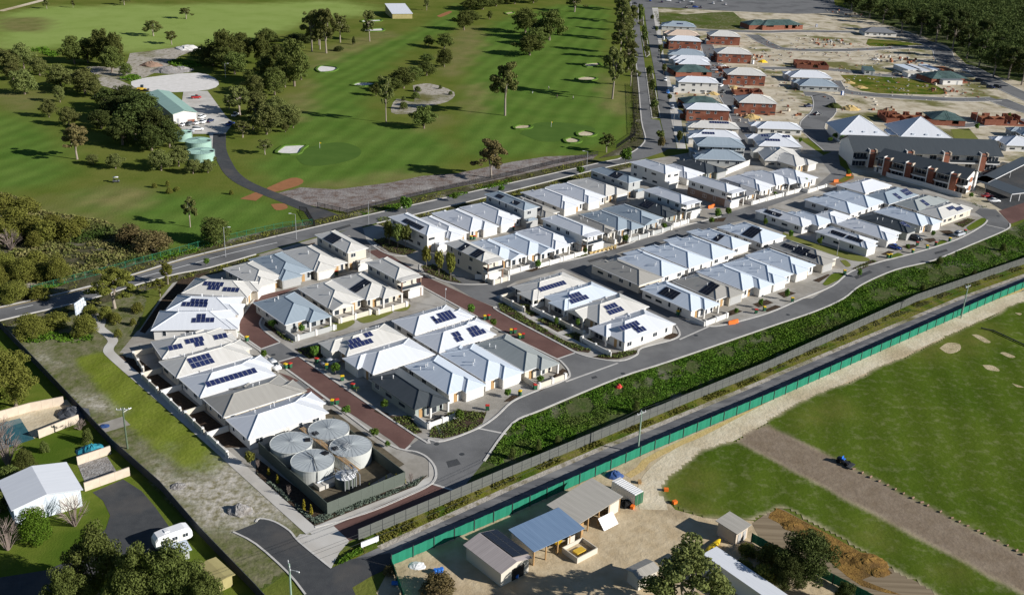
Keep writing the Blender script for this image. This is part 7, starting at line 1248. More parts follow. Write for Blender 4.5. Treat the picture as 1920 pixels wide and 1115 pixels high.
CAB3 = loft([(-.35, ringbox(.72, 1.06, 1.64, .1)), (.3, ringbox(.73, 1.05, 1.70, .1)), (.6, ringbox(.72, 1.05, 1.62, .1)), (1.2, ringbox(.7, 1.0, 1.1, .04))], 'glass', 'cabin_glass')
ROOF3 = loft([(-.35, ringbox(.66, 1.64, 1.68, .015)), (.3, ringbox(.68, 1.69, 1.74, .02)), (.6, ringbox(.64, 1.61, 1.65, .015))], 'car_white', 'car_roof')
PAINT = {}
def painted(me, m):
    k = (me.name, m)
    if k not in PAINT: c = me.copy(); c.materials[0] = MATS[m]; PAINT[k] = c
    return PAINT[k]
def car(loc, ang, m, kind, label, group=None, cat='car'):
    root = thing('parked_car', label, cat, (*loc, .06), R(ang), group)
    put('body', painted(BODY[kind], m), root); cab, rf = {'sedan': (CAB, ROOF), 'suv': (CAB2, ROOF2), 'ute': (CAB3, ROOF3)}[kind]
    put('windows', cab, root); put('car_roof', painted(rf, m), root)
    if kind == 'ute': MB().box(-2.2, -.45, -.8, .8, 1.0, 1.16).build('tray', 'black', root)
    for x in (-1.38, 1.36):
        for y in (-.8, .8): w = put('wheel', TYRE, root, (x, y, .33)); put('rim', RIM, w)
    zl = .62 if kind == 'sedan' else .8
    for y in (-.55, .55): put('headlight', lp, root, (2.2, y, zl)); put('tail_light', lr, root, (-2.2, y, zl+.05))
    return root
CARS = [((-53.3,209.5), -49, 'car_white', 'suv', 'white hatchback parked in the bay by the red bins', None), ((-41.0,212.4), 41, 'car_silver', 'sedan', 'silver sedan in the driveway behind the leafy street tree', None), ((144.4,320.7), 36, 'car_silver', 'suv', 'silver hatchback parked across the loop road driveway', None),
 ((118.6,306.0), -45, 'car_blue', 'sedan', 'blue sedan in a loop road driveway', None), ((128.1,314.8), -45, 'car_black', 'suv', 'black car in a loop road driveway', None), ((171.5,359.3), 8, 'car_white', 'sedan', 'white sedan parked beside the carports', None), ((171.4,365.0), 8, 'car_red', 'sedan', 'dark red car behind the white sedan at the carports', None),
 ((74.2,522.9), -94, 'car_skyblue', 'sedan', 'bright blue car parked on the avenue', None), ((72.1,488.5), -94, 'car_silver', 'suv', 'silver van parked on the avenue', None), ((76.6,553.6), -94, 'car_white', 'suv', 'white car parked on the avenue before the white house', None), ((76.3,493.7), -94, 'car_black', 'suv', 'black car beside the unfinished trussed house', None),
 ((214.9,641.1), -4, 'car_white', 'ute', 'white ute parked near the brick pallets', None), ((140.3,503.8), 20, 'car_navy', 'ute', 'navy ute parked on the bare lot beside the bend', None), ((140.5,487.3), 30, 'car_black', 'sedan', 'black car at the shaded street corner', None), ((213.9,600.0), -4, 'car_grey', 'sedan', 'grey car in front of the site sheds', None), ((260.3,615.7), -40, 'car_white', 'suv', 'white van beside the framed brick house', None),
 ((115.0,601.6), 0, 'car_white', 'sedan', 'white car beside the brick footing walls', None), ((107.9,587.6), 0, 'car_silver', 'ute', 'silver ute behind the avenue houses', None), ((103.1,529.5), 60, 'car_grey', 'ute', 'dark grey truck beside the white two-storey house', None), ((104.4,544.1), 60, 'car_white', 'suv', 'white van behind the white two-storey house', None),
 ((77.2,445.7), 10, 'car_navy', 'sedan', 'navy sedan in the shaded avenue driveway', None), ((-120.2,424.6), 70, 'car_blue', 'ute', 'blue ute on the golf depot drive', None), ((-122.2,440.3), 80, 'car_white', 'ute', 'white truck under the depot trees', None), ((-147.8,470.1), 20, 'car_red', 'ute', 'red loader beside the depot sand bays', None), ((-130.6,414.0), 18, 'car_white', 'suv', 'white van parked across before the green shed', None), ((-133.1,410.1), 18, 'car_silver', 'sedan', 'silver car beside the white van at the green shed', None)]
for k, (q, m_) in enumerate((((-138.5,420.7), 'car_white'), ((-136.1,422.0), 'car_grey'), ((-134.0,424.2), 'car_white'), ((-131.8,426.4), 'car_white'), ((-129.7,428.6), 'car_navy'))): CARS.append((q, 75, m_, 'suv' if k % 2 else 'sedan', 'car in the nose-in row along the green shed wall', 'cars along the green shed'))
CARS.append(((-134.8,434.3), 75, 'car_white', 'suv', 'white car parked beside the corner of the green shed', None))
for q, m_ in (((256.6,587.5), 'car_black'), ((255.8,577.3), 'car_grey'), ((255.6,568.9), 'car_navy'), ((260.3,571.2), 'car_black')): CARS.append((q, -38, m_, 'suv', 'dark car on the street below the forest', 'dark cars below the forest'))
for k, q in enumerate(((88.8,856.0), (102.9,876.1), (112.0,872.4), (118.2,880.7), (126.5,873.5), (131.5,887.9), (136.9,879.8), (135.9,866.7), (128.3,846.1), (135.4,848.1), (140.2,849.5), (154.1,875.2), (151.0,897.1), (164.3,894.5), (163.5,871.6))): CARS.append((q, 86 if k % 3 else 0, ['car_black', 'car_blue', 'car_navy', 'car_white', 'car_silver', 'car_white', 'car_white', 'car_grey'][k % 8], 'suv' if k % 2 else 'sedan', 'car in the car park at the far end of the avenue', 'cars in the far car park'))
for a in CARS: car(*a)
# ---- caravan
q0, q1 = Vector((-57.8,142.8)), Vector((-53.7,146.0)); cv = thing('caravan', 'white caravan parked against the dark fence on the asphalt yard', 'caravan', (*((q0+q1)/2), .05), math.atan2((q1-q0).y, (q1-q0).x))
def cring(w, z0, z1, r=.25): return ringbox(w, z0, z1, r)
put('body', loft([(-3.1, cring(1.12, .7, 2.1)), (-2.6, cring(1.18, .5, 2.72)), (-1.5, cring(1.2, .45, 2.85)), (2.0, cring(1.2, .45, 2.85)), (2.8, cring(1.18, .5, 2.6)), (3.15, cring(1.1, .7, 2.0))], 'car_white', 'body', False), cv)
for x in (-1.7, .1, 1.9): put('pane', WIN['std'][1], put('window', WIN['std'][0], cv, (x, -1.2, 1.35), 0, (.6, 1, .6)))
MB().box(.8, 1.4, -1.24, -1.18, .5, 2.4).build('door', 'garage_white', cv); MB().box(-1.2, -.4, -.4, .4, 2.85, 3.0).build('roof_hatch', 'frame_white', cv)
for x in (-.45, .45):
    for y in (-1.0, 1.0): w = put('wheel', TYRE, cv, (x, y, .33)); put('rim', RIM, w)
MB().tube((-3.0, 0, .5), (-4.3, 0, .55), .06).tube((-3.0, .6, .5), (-4.3, 0, .55), .05).build('drawbar', 'metal_dark', cv)
# ---- golf buggy
gb = thing('golf_buggy', 'golf buggy with white canopy on the near fairway', 'buggy', (*(-137.3,341.3), .04), R(20))
put('body', loft([(-1.1, ringbox(.5, .35, .8)), (-.3, ringbox(.58, .3, .75)), (.3, ringbox(.58, .3, .5)), (.8, ringbox(.55, .3, .85)), (1.15, ringbox(.45, .35, .6))], 'car_grey', 'body', False), gb); put('canopy', loft([(-.9, ringbox(.55, 1.8, 1.86, .02)), (0, ringbox(.6, 1.85, 1.93, .03)), (.8, ringbox(.55, 1.8, 1.86, .02))], 'frame_white', 'canopy'), gb)
for x in (-.8, .7):
    for y in (-.5, .5): MB().tube((x, y, .6), (x, y, 1.82), .03).build('post', 'metal_dark', gb); put('wheel', TYRE, gb, (x, y, .22), 0, .65)
MB().box(-.7, -.1, -.5, .5, .75, .9).box(-.75, -.62, -.5, .5, .9, 1.3).build('seat', 'black', gb)
mw = thing('mower', 'dark mower standing at the edge of the clay strip', 'mower', (*(67.3,178.4), .06), R(-45)); put('body', loft([(-1.3, ringbox(.5, .4, 1.1)), (0, ringbox(.6, .4, 1.0)), (.4, ringbox(.55, .4, .8)), (1.3, ringbox(.4, .4, .7))], 'car_black', 'body', False), mw); MB().box(-.3, .2, -.35, .35, 1.0, 1.15).box(-.4, -.28, -.35, .35, 1.1, 1.6).build('seat', 'plastic_blue', mw); MB().box(1.2, 2.0, -1.1, 1.1, .15, .4).build('cutting_deck', 'metal_dark', mw)
for x in (-.9, .9):
    for y in (-.6, .6): put('wheel', TYRE, mw, (x, y, .4), 0, 1.2)
ld = thing('loader', 'yellow loader beside the green shed roof', 'loader', (*(-176.2,481.0), .06), R(10)); put('body', loft([(-2.2, ringbox(.8, .6, 1.6)), (-.5, ringbox(.9, .6, 1.7)), (.6, ringbox(.8, .6, 1.3)), (1.8, ringbox(.7, .6, 1.1))], 'machine_yellow', 'body', False), ld); MB().box(-.6, .7, -.7, .7, 1.7, 2.8).build('cab', 'glass', ld); MB().box(2.2, 3.0, -1.2, 1.2, .2, .9).build('bucket', 'metal_dark', ld)
for x in (-1.4, 1.3):
    for y in (-.85, .85): put('wheel', TYRE, ld, (x, y, .6), 0, 1.8)

# ================================================================ SMALL STREET THINGS
bb = MB(); bb.add([(-.24, -.28, .06), (.24, -.28, .06), (.24, .28, .06), (-.24, .28, .06), (-.3, -.36, .98), (.3, -.36, .98), (.3, .36, .98), (-.3, .36, .98)], [(3, 2, 1, 0), (0, 1, 5, 4), (1, 2, 6, 5), (2, 3, 7, 6), (3, 0, 4, 7), (4, 5, 6, 7)]); BIN = bb.mesh('bin_body', 'plastic_green')
LID = {}
for m_ in ('plastic_yellow', 'plastic_red'): b_ = MB(); b_.box(-.33, .33, -.4, .4, .98, 1.06); b_.box(-.25, .25, -.3, .3, 1.06, 1.1); LID[m_] = b_.mesh('lid', m_)
bw = MB().tube((-.28, .3, .1), (-.22, .3, .1), .1, n=10).tube((.22, .3, .1), (.28, .3, .1), .1, n=10).mesh('bin_wheels', 'tyre')
def wheelie(q, m_, where):
    root = thing('wheelie_bin', f"wheelie bin with {'yellow' if 'yellow' in m_ else 'red'} lid {where}", 'bin', (*q, .12), random.uniform(0, 6), f"{'yellow' if 'yellow' in m_ else 'red'} bins {where}")
    put('bin_body', BIN, root, scale=1.15); put('lid', LID[m_], root, scale=1.15); put('bin_wheels', bw, root, scale=1.15)
for q, ms, where in (((-50.6,209.4), 'yr', 'behind the white hatchback'), ((-37.3,193.7), 'yr', 'at the end of the tank lane bays'), ((-44.2,212.7), 'r', 'at the cream-roofed driveway'), ((-37.0,204.7), 'y', 'beside the leafy street tree'), ((-34.1,201.2), 'r', 'before the charcoal-roofed house'), ((-41.4,210.0), 'y', 'behind the silver sedan'), ((-6.7,240.2), 'yr', 'on the red road kerb'), ((0.1,232.6), 'yr', 'on the red road kerb'), ((2.2,230.0), 'yr', 'on the red road kerb'), ((5.9,204.3), 'r', 'at the loop road bend'), ((2.6,201.1), 'y', 'at the loop road bend'), ((-4.3,194.1), 'r', 'beside the corner garden bed'),
                     ((-62.7,222.5), 'y', 'at the first lane driveway'), ((43.4,248.0), 'y', 'beside the white-roofed end house'), ((64.4,251.1), 'r', 'on the loop road kerb'), ((67.0,253.1), 'y', 'on the loop road kerb'), ((76.0,260.0), 'y', 'on the loop road kerb'), ((96.4,282.3), 'y', 'on the loop road kerb'), ((113.7,297.1), 'yy', 'on the upper loop road kerb'), ((123.0,302.3), 'y', 'on the upper loop road kerb'), ((129.0,306.7), 'y', 'on the upper loop road kerb'), ((126.8,309.3), 'r', 'on the upper loop road kerb'), ((132.9,310.0), 'r', 'on the upper loop road kerb'), ((139.0,314.6), 'y', 'on the upper loop road kerb'), ((147.2,323.1), 'r', 'on the upper loop road kerb'),
                     ((-13.2,298.4), 'yr', 'in the back lane between garages'), ((-1.5,308.5), 'yr', 'in the back lane between garages'), ((-8.4,303.2), 'y', 'in the back lane between garages'), ((-58.7,258.4), 'yr', 'in the rear lane of cream houses'), ((-49.7,265.5), 'yr', 'in the rear lane of cream houses')):
    for k, c in enumerate(ms): wheelie((q[0]+k*.95, q[1]+k*.35), 'plastic_yellow' if c == 'y' else 'plastic_red', where)
def power_pole(loc, h, label, m_='pole_green', arm=0):
    root = thing('power_pole', label, 'pole', (*loc, 0), R(arm)); MB().tube((0, 0, -.3), (0, 0, h), .19, .13, 8).build('pole', m_, root)
    MB().box(-.08, .08, -1.2, 1.2, h-.55, h-.4).build('crossarm', 'metal_grey', root)
    for y in (-1.1, -.35, .35, 1.1): MB().tube((0, y, h-.4), (0, y, h-.12), .07, .05, 6).build('insulator', 'frame_white', root)
    MB().tube((0, 0, h-1.1), (.9, -.9, h-.9), .05).tube((.9, -.9, h-.95), (1.3, -1.3, h-.9), .12).build('lamp_arm', 'frame_white', root)
    return root
PA, PD, PB_, PC = (26.4,179.5), (119.5,253.7), (-73.7,173.4), (-32.12,128.21)
power_pole(PA, 9.5, 'green power pole beside the shade cloth fence opposite the weeds', arm=130); power_pole(PD, 9.5, 'green power pole at the far end of the shade cloth fence', arm=130); power_pole(PB_, 9.2, 'dark timber power pole on the grass reserve', 'pole_timber', 100); power_pole(PC, 9.5, 'green power pole beside the access road kerb', arm=20)
ln = thing('power_line', 'overhead wires strung between the green power poles', 'wires', (*PA, 0)); PE = (PD[0]*2-PA[0], PD[1]*2-PA[1])
for (p, q) in ((PA, PD), (PD, PE), (PC, PA)):
    for o_ in (-1.1, .35, 1.1):
        mb = MB(); d = Vector(q)-Vector(p); nrm = Vector((-d.y, d.x)).normalized()*o_; prev = None
        for k in range(25):
            t = k/24; c = Vector(p)+d*t+nrm-Vector(PA); pt_ = (c.x, c.y, 9.2-1.3*4*t*(1-t))
            if prev: mb.tube(prev, pt_, .022, n=4, cap=False)
            prev = pt_
        mb.build('wire', 'metal_dark', ln)
def street_light(loc, h, label, ang=0):
    root = thing('street_light', label, 'street light', (*loc, 0), R(ang), 'street lights'); MB().tube((0, 0, 0), (0, 0, h), .1, .06, 8).build('pole', 'metal_grey', root); MB().tube((0, 0, h-.1), (1.4, 0, h+.15), .05, .04).build('arm', 'metal_grey', root); MB().box(1.2, 1.95, -.16, .16, h+.1, h+.22).build('lamp_head', 'frame_white', root)
for q, h, lab in (((-45.8,307.7), 8, 'street light beside the entrance crossing'), ((-65.4,292.8), 8, 'street light on the main road opposite the golf gate'), ((-82.2,276.2), 9, 'street light beside the round dark tree'), ((-41.2,278.2), 4.5, 'short street light at the cream two-storey houses'), ((98.4,297.7), 4.5, 'short street light on the lawn strip between blocks'), ((213.1,481.6), 7, 'street light before the unroofed brick house'), ((164.9,649.8), 7, 'street light on the bare lots'), ((-147.1,517.5), 7, 'lamp post beside the gravel pad'), ((-17.2,246.8), 4.5, 'short street light over the red road'), ((26.2,380.1), 7, 'street light on the main road verge'), ((89.7,705.5), 7, 'street light on the avenue'), ((79.0,605.3), 7, 'street light on the avenue near the blue-grey roof'), ((67.8,450.8), 7, 'street light on the avenue near the bend')):
    street_light(q, h, lab, random.choice([0, 90, 180]))
# ---- signs
q0, q1 = Vector((-23.9,144.9)), Vector((-21.2,147.0)); sg = thing('sign_board', 'long blank white sign board fixed near the end of the grey fence', 'sign', (*q0, 0), math.atan2((q1-q0).y, (q1-q0).x)); L_ = (q1-q0).length
MB().box(0, L_, -.06, .02, .35, 1.45).build('board', 'frame_white', sg); MB().box(.3, .42, .02, .12, 0, 1.4).build('post', 'metal_grey', sg); MB().box(L_-.42, L_-.3, .02, .12, 0, 1.4).build('post', 'metal_grey', sg)
q0, q1 = Vector((-106.6,230.5)), Vector((-105.8,235.1)); bl = thing('billboard', 'pale roadside billboard seen from behind, beside the main road', 'billboard', (*q0, 0), math.atan2((q1-q0).y, (q1-q0).x)); L_ = (q1-q0).length
MB().box(0, L_, -.08, .08, 1.2, 4.4).build('panel', 'roof_paleblue', bl)
for k in range(4): MB().box(.2+k*L_/4.3, .32+k*L_/4.3, -.16, -.08, .0, 4.3).build('post', 'metal_grey', bl)
for z in (1.6, 2.7, 3.8): MB().box(0, L_, -.22, -.16, z, z+.1).build('rail', 'metal_grey', bl)
for q, lab in (((14.0,443.3), 'thin golf flag on the putting green beside the avenue'), ((-77.3,394.6), 'thin golf flag on the putting green beside the bunker')): fl = thing('golf_flag', lab, 'flag', (*q, .06)); MB().tube((0, 0, 0), (0, 0, 2.4), .05, n=5).build('flagstick', 'frame_white', fl); MB().box(0, .55, -.01, .01, 1.9, 2.35).build('flag', 'plastic_yellow', fl)
# ---- site clutter
for q, an, lab in (((56.7,243.8), 20, 'orange plastic road barrier at the loop road kerb'), ((57.6,244.5), 25, 'orange plastic road barrier next to the driveway'), ((66.4,339.1), 30, 'orange barrier before the white two-storey house'), ((67.5,340.4), 40, 'orange barrier on the sandy driveway'), ((119.4,376.7), 20, 'orange barrier beside the clay patch'), ((126.6,385.5), 10, 'orange barrier at the garden island')):
    br = thing('road_barrier', lab, 'barrier', (*q, .06), R(an)); MB().add([(-1, -.3, 0), (1, -.3, 0), (1, .3, 0), (-1, .3, 0), (-1, -.1, .9), (1, -.1, .9), (1, .1, .9), (-1, .1, .9)], [(3, 2, 1, 0), (4, 5, 6, 7), (0, 1, 5, 4), (1, 2, 6, 5), (2, 3, 7, 6), (3, 0, 4, 7)]).build('body', 'plastic_orange', br); MB().box(-.9, .9, -.12, .12, .9, 1.0).build('cap', 'plastic_orange', br)
sc = thing('scaffold', 'orange timber formwork scaffold before the white two-storey house', 'scaffold', (*(21.8,294.4), 0), R(41))
for i in range(5):
    for j in range(3): MB().tube((i*1.5-3, j*1.6-1.2, 0), (i*1.5-3, j*1.6-1.2, 3.0), .07, n=5).build('standard', 'timber_orange', sc)
for j in range(3):
    for z in (.9, 2.0, 2.9): MB().tube((-3.3, j*1.6-1.2, z), (3.3, j*1.6-1.2, z), .06, n=5).build('ledger', 'timber_orange', sc)
for k in range(4): MB().box(-3.2+k*1.6, -1.7+k*1.6, -1.4, 2.2, 2.05, 2.12).build('plank', 'timber', sc)
for k in range(7): st_ = thing('timber_pack', 'stack of yellow timber along the lane kerb', 'timber', (*(Vector((23.5,291.2))+(Vector((30.7,296.6))-Vector((23.5,291.2)))*k/6), .06), R(41+k*7), 'timber along the kerb'); MB().box(-1.2, 1.2, -.3, .3, 0, .12).build('bearer', 'timber', st_); MB().box(-1.3, 1.3, -.35, .35, .12, .5).build('stack', 'yellow_sand', st_)
sb = thing('sand_bin', 'timber sand bin with a yellow tray in the works yard', 'bin', (*(13.3,146.3), .04), R(41))
for (x0, x1, y0, y1) in ((-2.4, 2.4, -1.9, -1.75), (-2.4, 2.4, 1.75, 1.9), (-2.4, -2.25, -1.74, 1.74), (2.25, 2.4, -1.74, 1.74)): MB().box(x0, x1, y0, y1, 0, 1.1).build('side', 'wall_cream', sb)
MB().box(-2.2, 2.2, -1.7, 1.7, 0, .35).build('fill', 'yard_dirt', sb); MB().box(-1.2, .8, -.7, .5, .36, .75).build('tray', 'machine_yellow', sb)
sk = tag(put('canoe', loft([(-2.6, ringbox(.08, .5, .7, .02)), (-1.6, ringbox(.45, .15, .65, .12)), (0, ringbox(.6, .08, .6, .15)), (1.6, ringbox(.45, .15, .65, .12)), (2.6, ringbox(.08, .5, .7, .02))], 'plastic_yellow', 'canoe'), None, (*(36.5,149.1), .05), R(50)), 'yellow canoe-shaped hull lying in the works yard', 'canoe')
hp_ = thing('hopper', 'yellow feed hopper before the blue-roofed shed', 'hopper', (*(9.4,147.4), .04), 0); MB().tube((0, 0, .7), (0, 0, 1.7), .3, .95, 12).build('bowl', 'plastic_yellow', hp_)
for a in (0, 2.1, 4.2): MB().tube((.55*math.cos(a), .55*math.sin(a), 0), (.35*math.cos(a), .35*math.sin(a), 1.0), .05).build('leg', 'metal_dark', hp_)
for k, q in enumerate(((-10.8,139.2), (-10.3,139.3), (-9.8,139.6))): b_ = thing('barrel', 'blue plastic barrel standing in the corner yard', 'barrel', (*q, .05), 0, 'blue barrels'); MB().tube((0, 0, 0), (0, 0, .45), .33, .37, 14).tube((0, 0, .45), (0, 0, .9), .37, .33, 14).build('drum', 'plastic_blue', b_); MB().tube((0, 0, .9), (0, 0, .95), .3, n=14).build('lid', 'plastic_blue', b_)
for k, (q, lab) in enumerate((((-17.0,136.0), 'blue barrel fallen beside the green cloth fence'), ((2.3,139.0), 'blue barrel at the pink shed door'))): b_ = thing('barrel', lab, 'barrel', (*q, .4), 0); MB().tube((-.6, 0, 0), (.6, 0, 0), .36, n=14).build('drum', 'plastic_blue', b_); MB().tube((.6, 0, 0), (.65, 0, 0), .3, n=14).build('lid', 'frame_white', b_)
tp = mound('covered_machine', 'machine under a crumpled blue tarp beside the white container', (21.1,170.7), 1.9, 1.2, 'tarp_blue', 'tarp', 5)
mound('covered_boat', 'trailer under a teal cover behind the peach wall', (-80.1,172.1), 3.0, 1.5, 'teal', 'cover', 6); mound('tarp_pile', 'small dark blue tarp pile on the paved patch', (-81.2,181.4), 1.2, .4, 'tarp_blue', 'tarp', 7)
mound('tyre_pile', 'dark heap of tyres beside the container', (22.5,161.2), 1.8, 1.1, 'tyre', 'heap', 8); mound('rubble_pile', 'pile of pale offcuts behind the shade cloth fence', (-14.0,141.0), 1.6, .4, 'frame_white', 'heap', 9); mound('red_sheet', 'crumpled red sheet lying in the green weeds', (24.8,206.9), .9, .9, 'plastic_red', 'sheet', 10); mound('shade_sail', 'dark shade sail beside the pool wall', (-89.4,185.7), 3.5, 1.6, 'fence_dark', 'sail', 11)
sp_ = thing('leaning_panel', 'white sheet leaning on the beige shed front', 'panel', (*(18.7,154.6), .05), R(41)); MB().add([(-1.8, -.9, .05), (1.8, -.9, .05), (1.8, .8, 1.7), (-1.8, .8, 1.7), (-1.8, -.85, 0), (1.8, -.85, 0), (1.8, .85, 1.65), (-1.8, .85, 1.65)], [(0, 1, 2, 3), (7, 6, 5, 4), (0, 4, 5, 1), (1, 5, 6, 2), (2, 6, 7, 3), (3, 7, 4, 0)]).build('sheet', 'frame_white', sp_); MB().tube((1.2, .8, 0), (1.2, .8, 1.65), .05).build('prop', 'timber', sp_)
for k, (q, lab) in enumerate((((30.5,166.2), 'small orange marker box on the sand track edge'), ((31.6,162.2), 'small orange marker box at the field corner'), ((23.6,160.1), 'small orange box beside the container'), ((25.7,168.5), 'timber pallet stack behind the container'))): o_ = thing('marker_box', lab, 'box', (*q, .06), R(30*k)); MB().box(-.4, .4, -.3, .3, 0, .5).build('box', 'plastic_orange' if k < 3 else 'timber', o_); MB().box(-.43, .43, -.33, .33, .5, .58).build('lid', 'plastic_orange' if k < 3 else 'timber', o_)
roll = MB().tube((-.45, 0, .22), (.45, 0, .22), .24, n=10).mesh('turf_roll', 'brick_brown')
for k, q in enumerate(((68.0,177.0), (68.8,176.4), (70.1,175.1), (71.3,173.7), (72.6,172.4), (73.8,171.1), (74.9,169.8), (76.0,168.4), (77.3,167.0), (78.5,165.6), (79.3,164.7), (81.0,162.8), (82.5,161.0), (83.4,159.9), (84.5,158.7), (85.8,157.3), (86.6,156.5), (88.2,154.5), (89.4,153.2), (90.4,151.8), (91.2,150.7))): tag(put('turf_roll', roll, None, (*q, .06), R(30+rng.uniform(-20, 20)), rng.uniform(.6, .85)), 'brown turf roll in the row along the clay strip', 'turf roll', 'turf rolls along the strip')
for k in range(5): mound('straw_bale_litter', 'loose straw tuft on the straw strip', ((54.0,152.8), (56.6,149.1), (60.3,148.2), (63.8,144.5), (52.1,156.6))[k], 2.2, .5, 'straw', 'straw', 20+k)['group'] = 'straw tufts'
um = thing('umbrella', 'red garden umbrella at a driveway on the loop road', 'umbrella', (*(81.9,278.7), .05)); MB().tube((0, 0, 0), (0, 0, 2.3), .04).build('pole', 'timber', um); MB().tube((0, 0, 2.0), (0, 0, 2.6), 1.5, .05, 8).build('canopy', 'plastic_red', um)

# ================================================================ PEOPLE
def person(loc, ang, label, top, stride=.16):
    root = thing('person', label, 'person', (*loc, .05), R(ang), None)
    V_ = [(0, 0, .95, .15), (0, 0, 1.2, .16), (0, 0, 1.42, .17), (0, 0, 1.52, .06), (.02, 0, 1.64, .10), (.02, 0, 1.74, .08), (0, .2, 1.40, .07), (.06, .27, 1.12, .05), (.2, .25, .92, .04), (0, -.2, 1.40, .07), (.02, -.28, 1.12, .05), (.14, -.27, .90, .04),
          (0, .1, .88, .11), (stride*.6, .11, .5, .08), (stride, .11, .08, .05), (stride+.14, .11, .04, .045), (0, -.1, .88, .11), (-stride*.4, -.11, .5, .08), (-stride, -.11, .08, .05), (-stride+.14, -.11, .04, .045)]
    E_ = [(0, 1), (1, 2), (2, 3), (3, 4), (4, 5), (2, 6), (6, 7), (7, 8), (2, 9), (9, 10), (10, 11), (0, 12), (12, 13), (13, 14), (14, 15), (0, 16), (16, 17), (17, 18), (18, 19)]
    me = bpy.data.meshes.new('body'); me.from_pydata([v[:3] for v in V_], E_, []); ob = put('body', me, root); ob.modifiers.new('skin', 'SKIN')
    for i, v in enumerate(V_): me.skin_vertices[0].data[i].radius = (v[3], v[3])
    me.skin_vertices[0].data[0].use_root = True; ob.modifiers.new('sub', 'SUBSURF').levels = 1; me.materials.append(MATS['skin'])
    c = MB(); c.tube((0, 0, .9), (0, 0, 1.25), .20, .19, 10).tube((0, 0, 1.25), (0, 0, 1.47), .19, .20, 10).build('shirt', top, root); t = MB()
    t.tube((0, .1, .95), (stride*.6, .11, .45), .14, .10, 8).tube((stride*.6, .11, .45), (stride, .11, .1), .1, .07, 8).tube((0, -.1, .95), (-stride*.4, -.11, .45), .14, .10, 8).tube((-stride*.4, -.11, .45), (-stride, -.11, .1), .1, .07, 8).build('trousers', 'cloth_dark', root)
    MB().tube((.02, 0, 1.70), (.02, 0, 1.84), .13, .07, 10).build('hat', top, root)
person((14.1,519.4), 30, 'golfer in white shirt and dark trousers walking on the right fairway', 'cloth_white'); person((18.0,500.9), 200, 'golfer in dark clothes beside a golf bag on the fairway', 'cloth_dark'); person((25.6,499.3), 160, 'golfer in pale shirt standing near the leaning gum', 'wall_grey', .08); person((81.9,276.3), 0, 'person in a blue shirt standing by the red umbrella', 'plastic_blue', .08)
for q, lab in (((5.1,509.9), 'dark golf bag trolley on the right fairway'), ((5.9,509.1), 'pale golf bag trolley on the right fairway'), ((17.4,502.2), 'golf bag trolley beside the golfer in dark clothes')): g_ = thing('golf_bag', lab, 'golf bag', (*q, .05)); MB().tube((0, 0, .15), (.25, 0, 1.0), .14, .16, 8).build('bag', 'cloth_dark' if 'dark' in lab else 'cloth_white', g_); MB().tube((0, -.3, .15), (0, -.26, .15), .15, n=10).tube((0, .26, .15), (0, .3, .15), .15, n=10).build('wheel', 'tyre', g_)

# ================================================================ SITE LITTER (too small and many to count)
lit = MB(); lp_ = scatter([(93.1,686.6), (77.6,471.2), (80.4,420.3), (130.1,462.3), (187.9,530.3), (241.6,527.8), (265.2,623.8), (263.3,685.9), (196.8,733.3), (124.7,694.1)], 800)
for x_, y_ in lp_:
    w_, d_, h_ = rng.uniform(.15, .9), rng.uniform(.15, .45), rng.uniform(.08, .5); c_, s_ = math.cos(x_*9), math.sin(x_*9); k_ = int(rng.integers(0, 5))
    lit.add([(x_+c_*a-s_*b, y_+s_*a+c_*b, z) for z in (.03, h_) for a, b in ((-w_, -d_), (w_, -d_), (w_, d_), (-w_, d_))], [(4, 5, 6, 7), (0, 1, 5, 4), (1, 2, 6, 5), (2, 3, 7, 6), (3, 0, 4, 7)], k_)
lo_ = lit.build('site_litter', ['brick_red', 'brick_brown', 'wall_cream', 'metal_grey', 'rubble']); lo_['kind'] = 'stuff'; tag(lo_, 'scattered bricks, timber and rubbish over the building lots', 'litter')

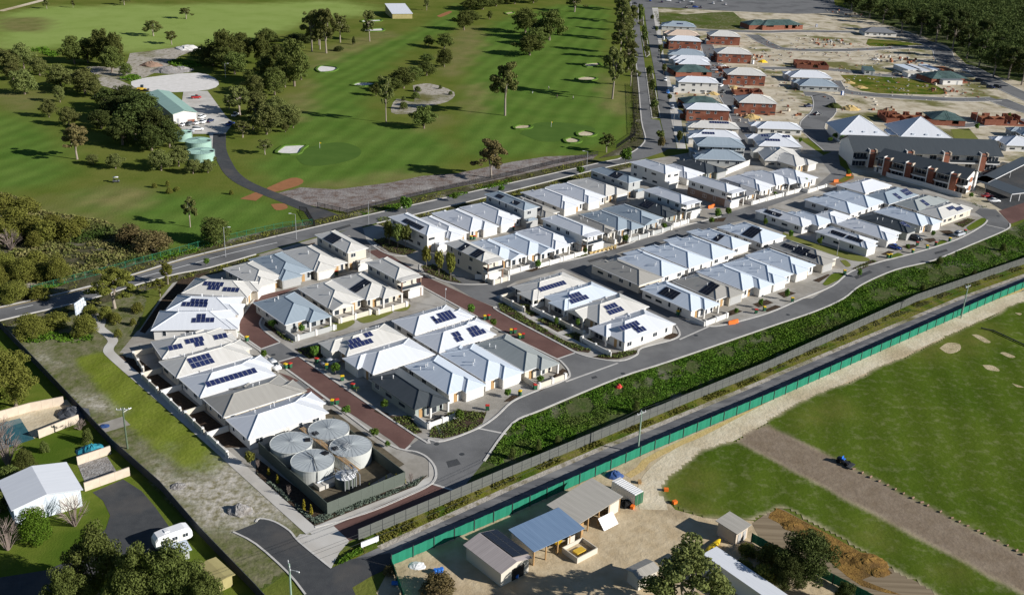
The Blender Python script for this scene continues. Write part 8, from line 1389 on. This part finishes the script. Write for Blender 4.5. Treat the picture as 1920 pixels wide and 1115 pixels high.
# ---- more of the building sites: brick packs, portable toilets, skips, drain covers
for k, (q, lab) in enumerate((((211.5,769.4), 'blue portable toilet beside the far framed house'), ((165.4,535.0), 'blue portable toilet at the new lane corner'), ((134.7,612.9), 'pale blue portable toilet near the yellow sand heap'), ((91.3,686.2), 'white portable toilet beside the avenue'))):
    tl = thing('portable_toilet', lab, 'toilet', (*q, .06), R(k*20)); MB().box(-.55, .55, -.55, .55, .1, 2.1).build('cabin', 'plastic_blue' if k < 2 else ('roof_paleblue' if k == 2 else 'frame_white'), tl); MB().add([(-.6, -.6, 2.1), (.6, -.6, 2.1), (.6, .6, 2.1), (-.6, .6, 2.1), (0, 0, 2.4)], [(0, 1, 4), (1, 2, 4), (2, 3, 4), (3, 0, 4)]).build('roof', 'frame_white', tl); MB().box(-.4, .4, -.6, -.56, .15, 1.95).build('door', 'frame_white', tl)
PK = [((85.7,524.0), 10, 9, 'beside the white two-storey avenue house'), ((102.7,480.8), 14, 12, 'before the cream-roofed brick house'), ((142.0,635.8), 12, 9, 'between the brick houses'), ((122.2,489.5), 12, 14, 'on the bare lot beside the brick house'), ((227.1,557.0), 12, 12, 'on the lot below the builders yard'), ((260.4,846.0), 10, 16, 'beside the far framed houses'), ((173.5,501.2), 8, 12, 'before the unroofed brick house'), ((110.1,576.5), 10, 8, 'behind the avenue houses')]
for q, n_, sp, where in PK:
    for k in range(n_):
        p = (q[0]+rng.normal(0, sp*.45), q[1]+rng.normal(0, sp*.45)); bp = thing('brick_pack', 'pack of bricks on the sand '+where, 'bricks', (*p, .04), rng.uniform(0, 3), 'brick packs '+where)
        MB().box(-.65, .65, -.5, .5, 0, .12).build('pallet', 'timber', bp); MB().box(-.6, .6, -.45, .45, .13, rng.uniform(.7, 1.3)).build('brick_stack', ('brick_red', 'brick_orange', 'wall_cream', 'brick_brown')[k % 4], bp)
cvr = MB().tube((0, 0, 0), (0, 0, .03), .5, n=14).mesh('drain_cover', 'metal_dark')
for q in ((46.4,236.0), (26.3,213.6), (-8.6,176.2), (166.4,343.0), (111.5,289.4), (-13.9,179.6), (27.6,292.2), (-40.6,287.9), (-54.9,216.0), (51.7,314.2), (72.9,251.2)): structure(put('drain_cover', cvr, None, (*q, .068)))
for q in ([(18.8,211.3), (19.9,212.0), (20.3,211.1), (19.0,210.3)], [(98.7,280.6), (104.9,286.0), (105.3,284.5), (98.9,278.6)], [(130.3,303.8), (135.3,307.4), (135.3,305.6), (130.0,302.1)], [(-11.5,173.3), (-9.5,174.5), (-8.6,172.6), (-10.9,171.2)], [(-56.7,302.5), (-51.8,308.1), (-51.1,306.3), (-55.6,300.8)], [(21.6,284.9), (27.4,289.4), (28.1,288.4), (22.3,283.4)]):
    sheet('road_patch', q, 'asphalt_dark', .072)
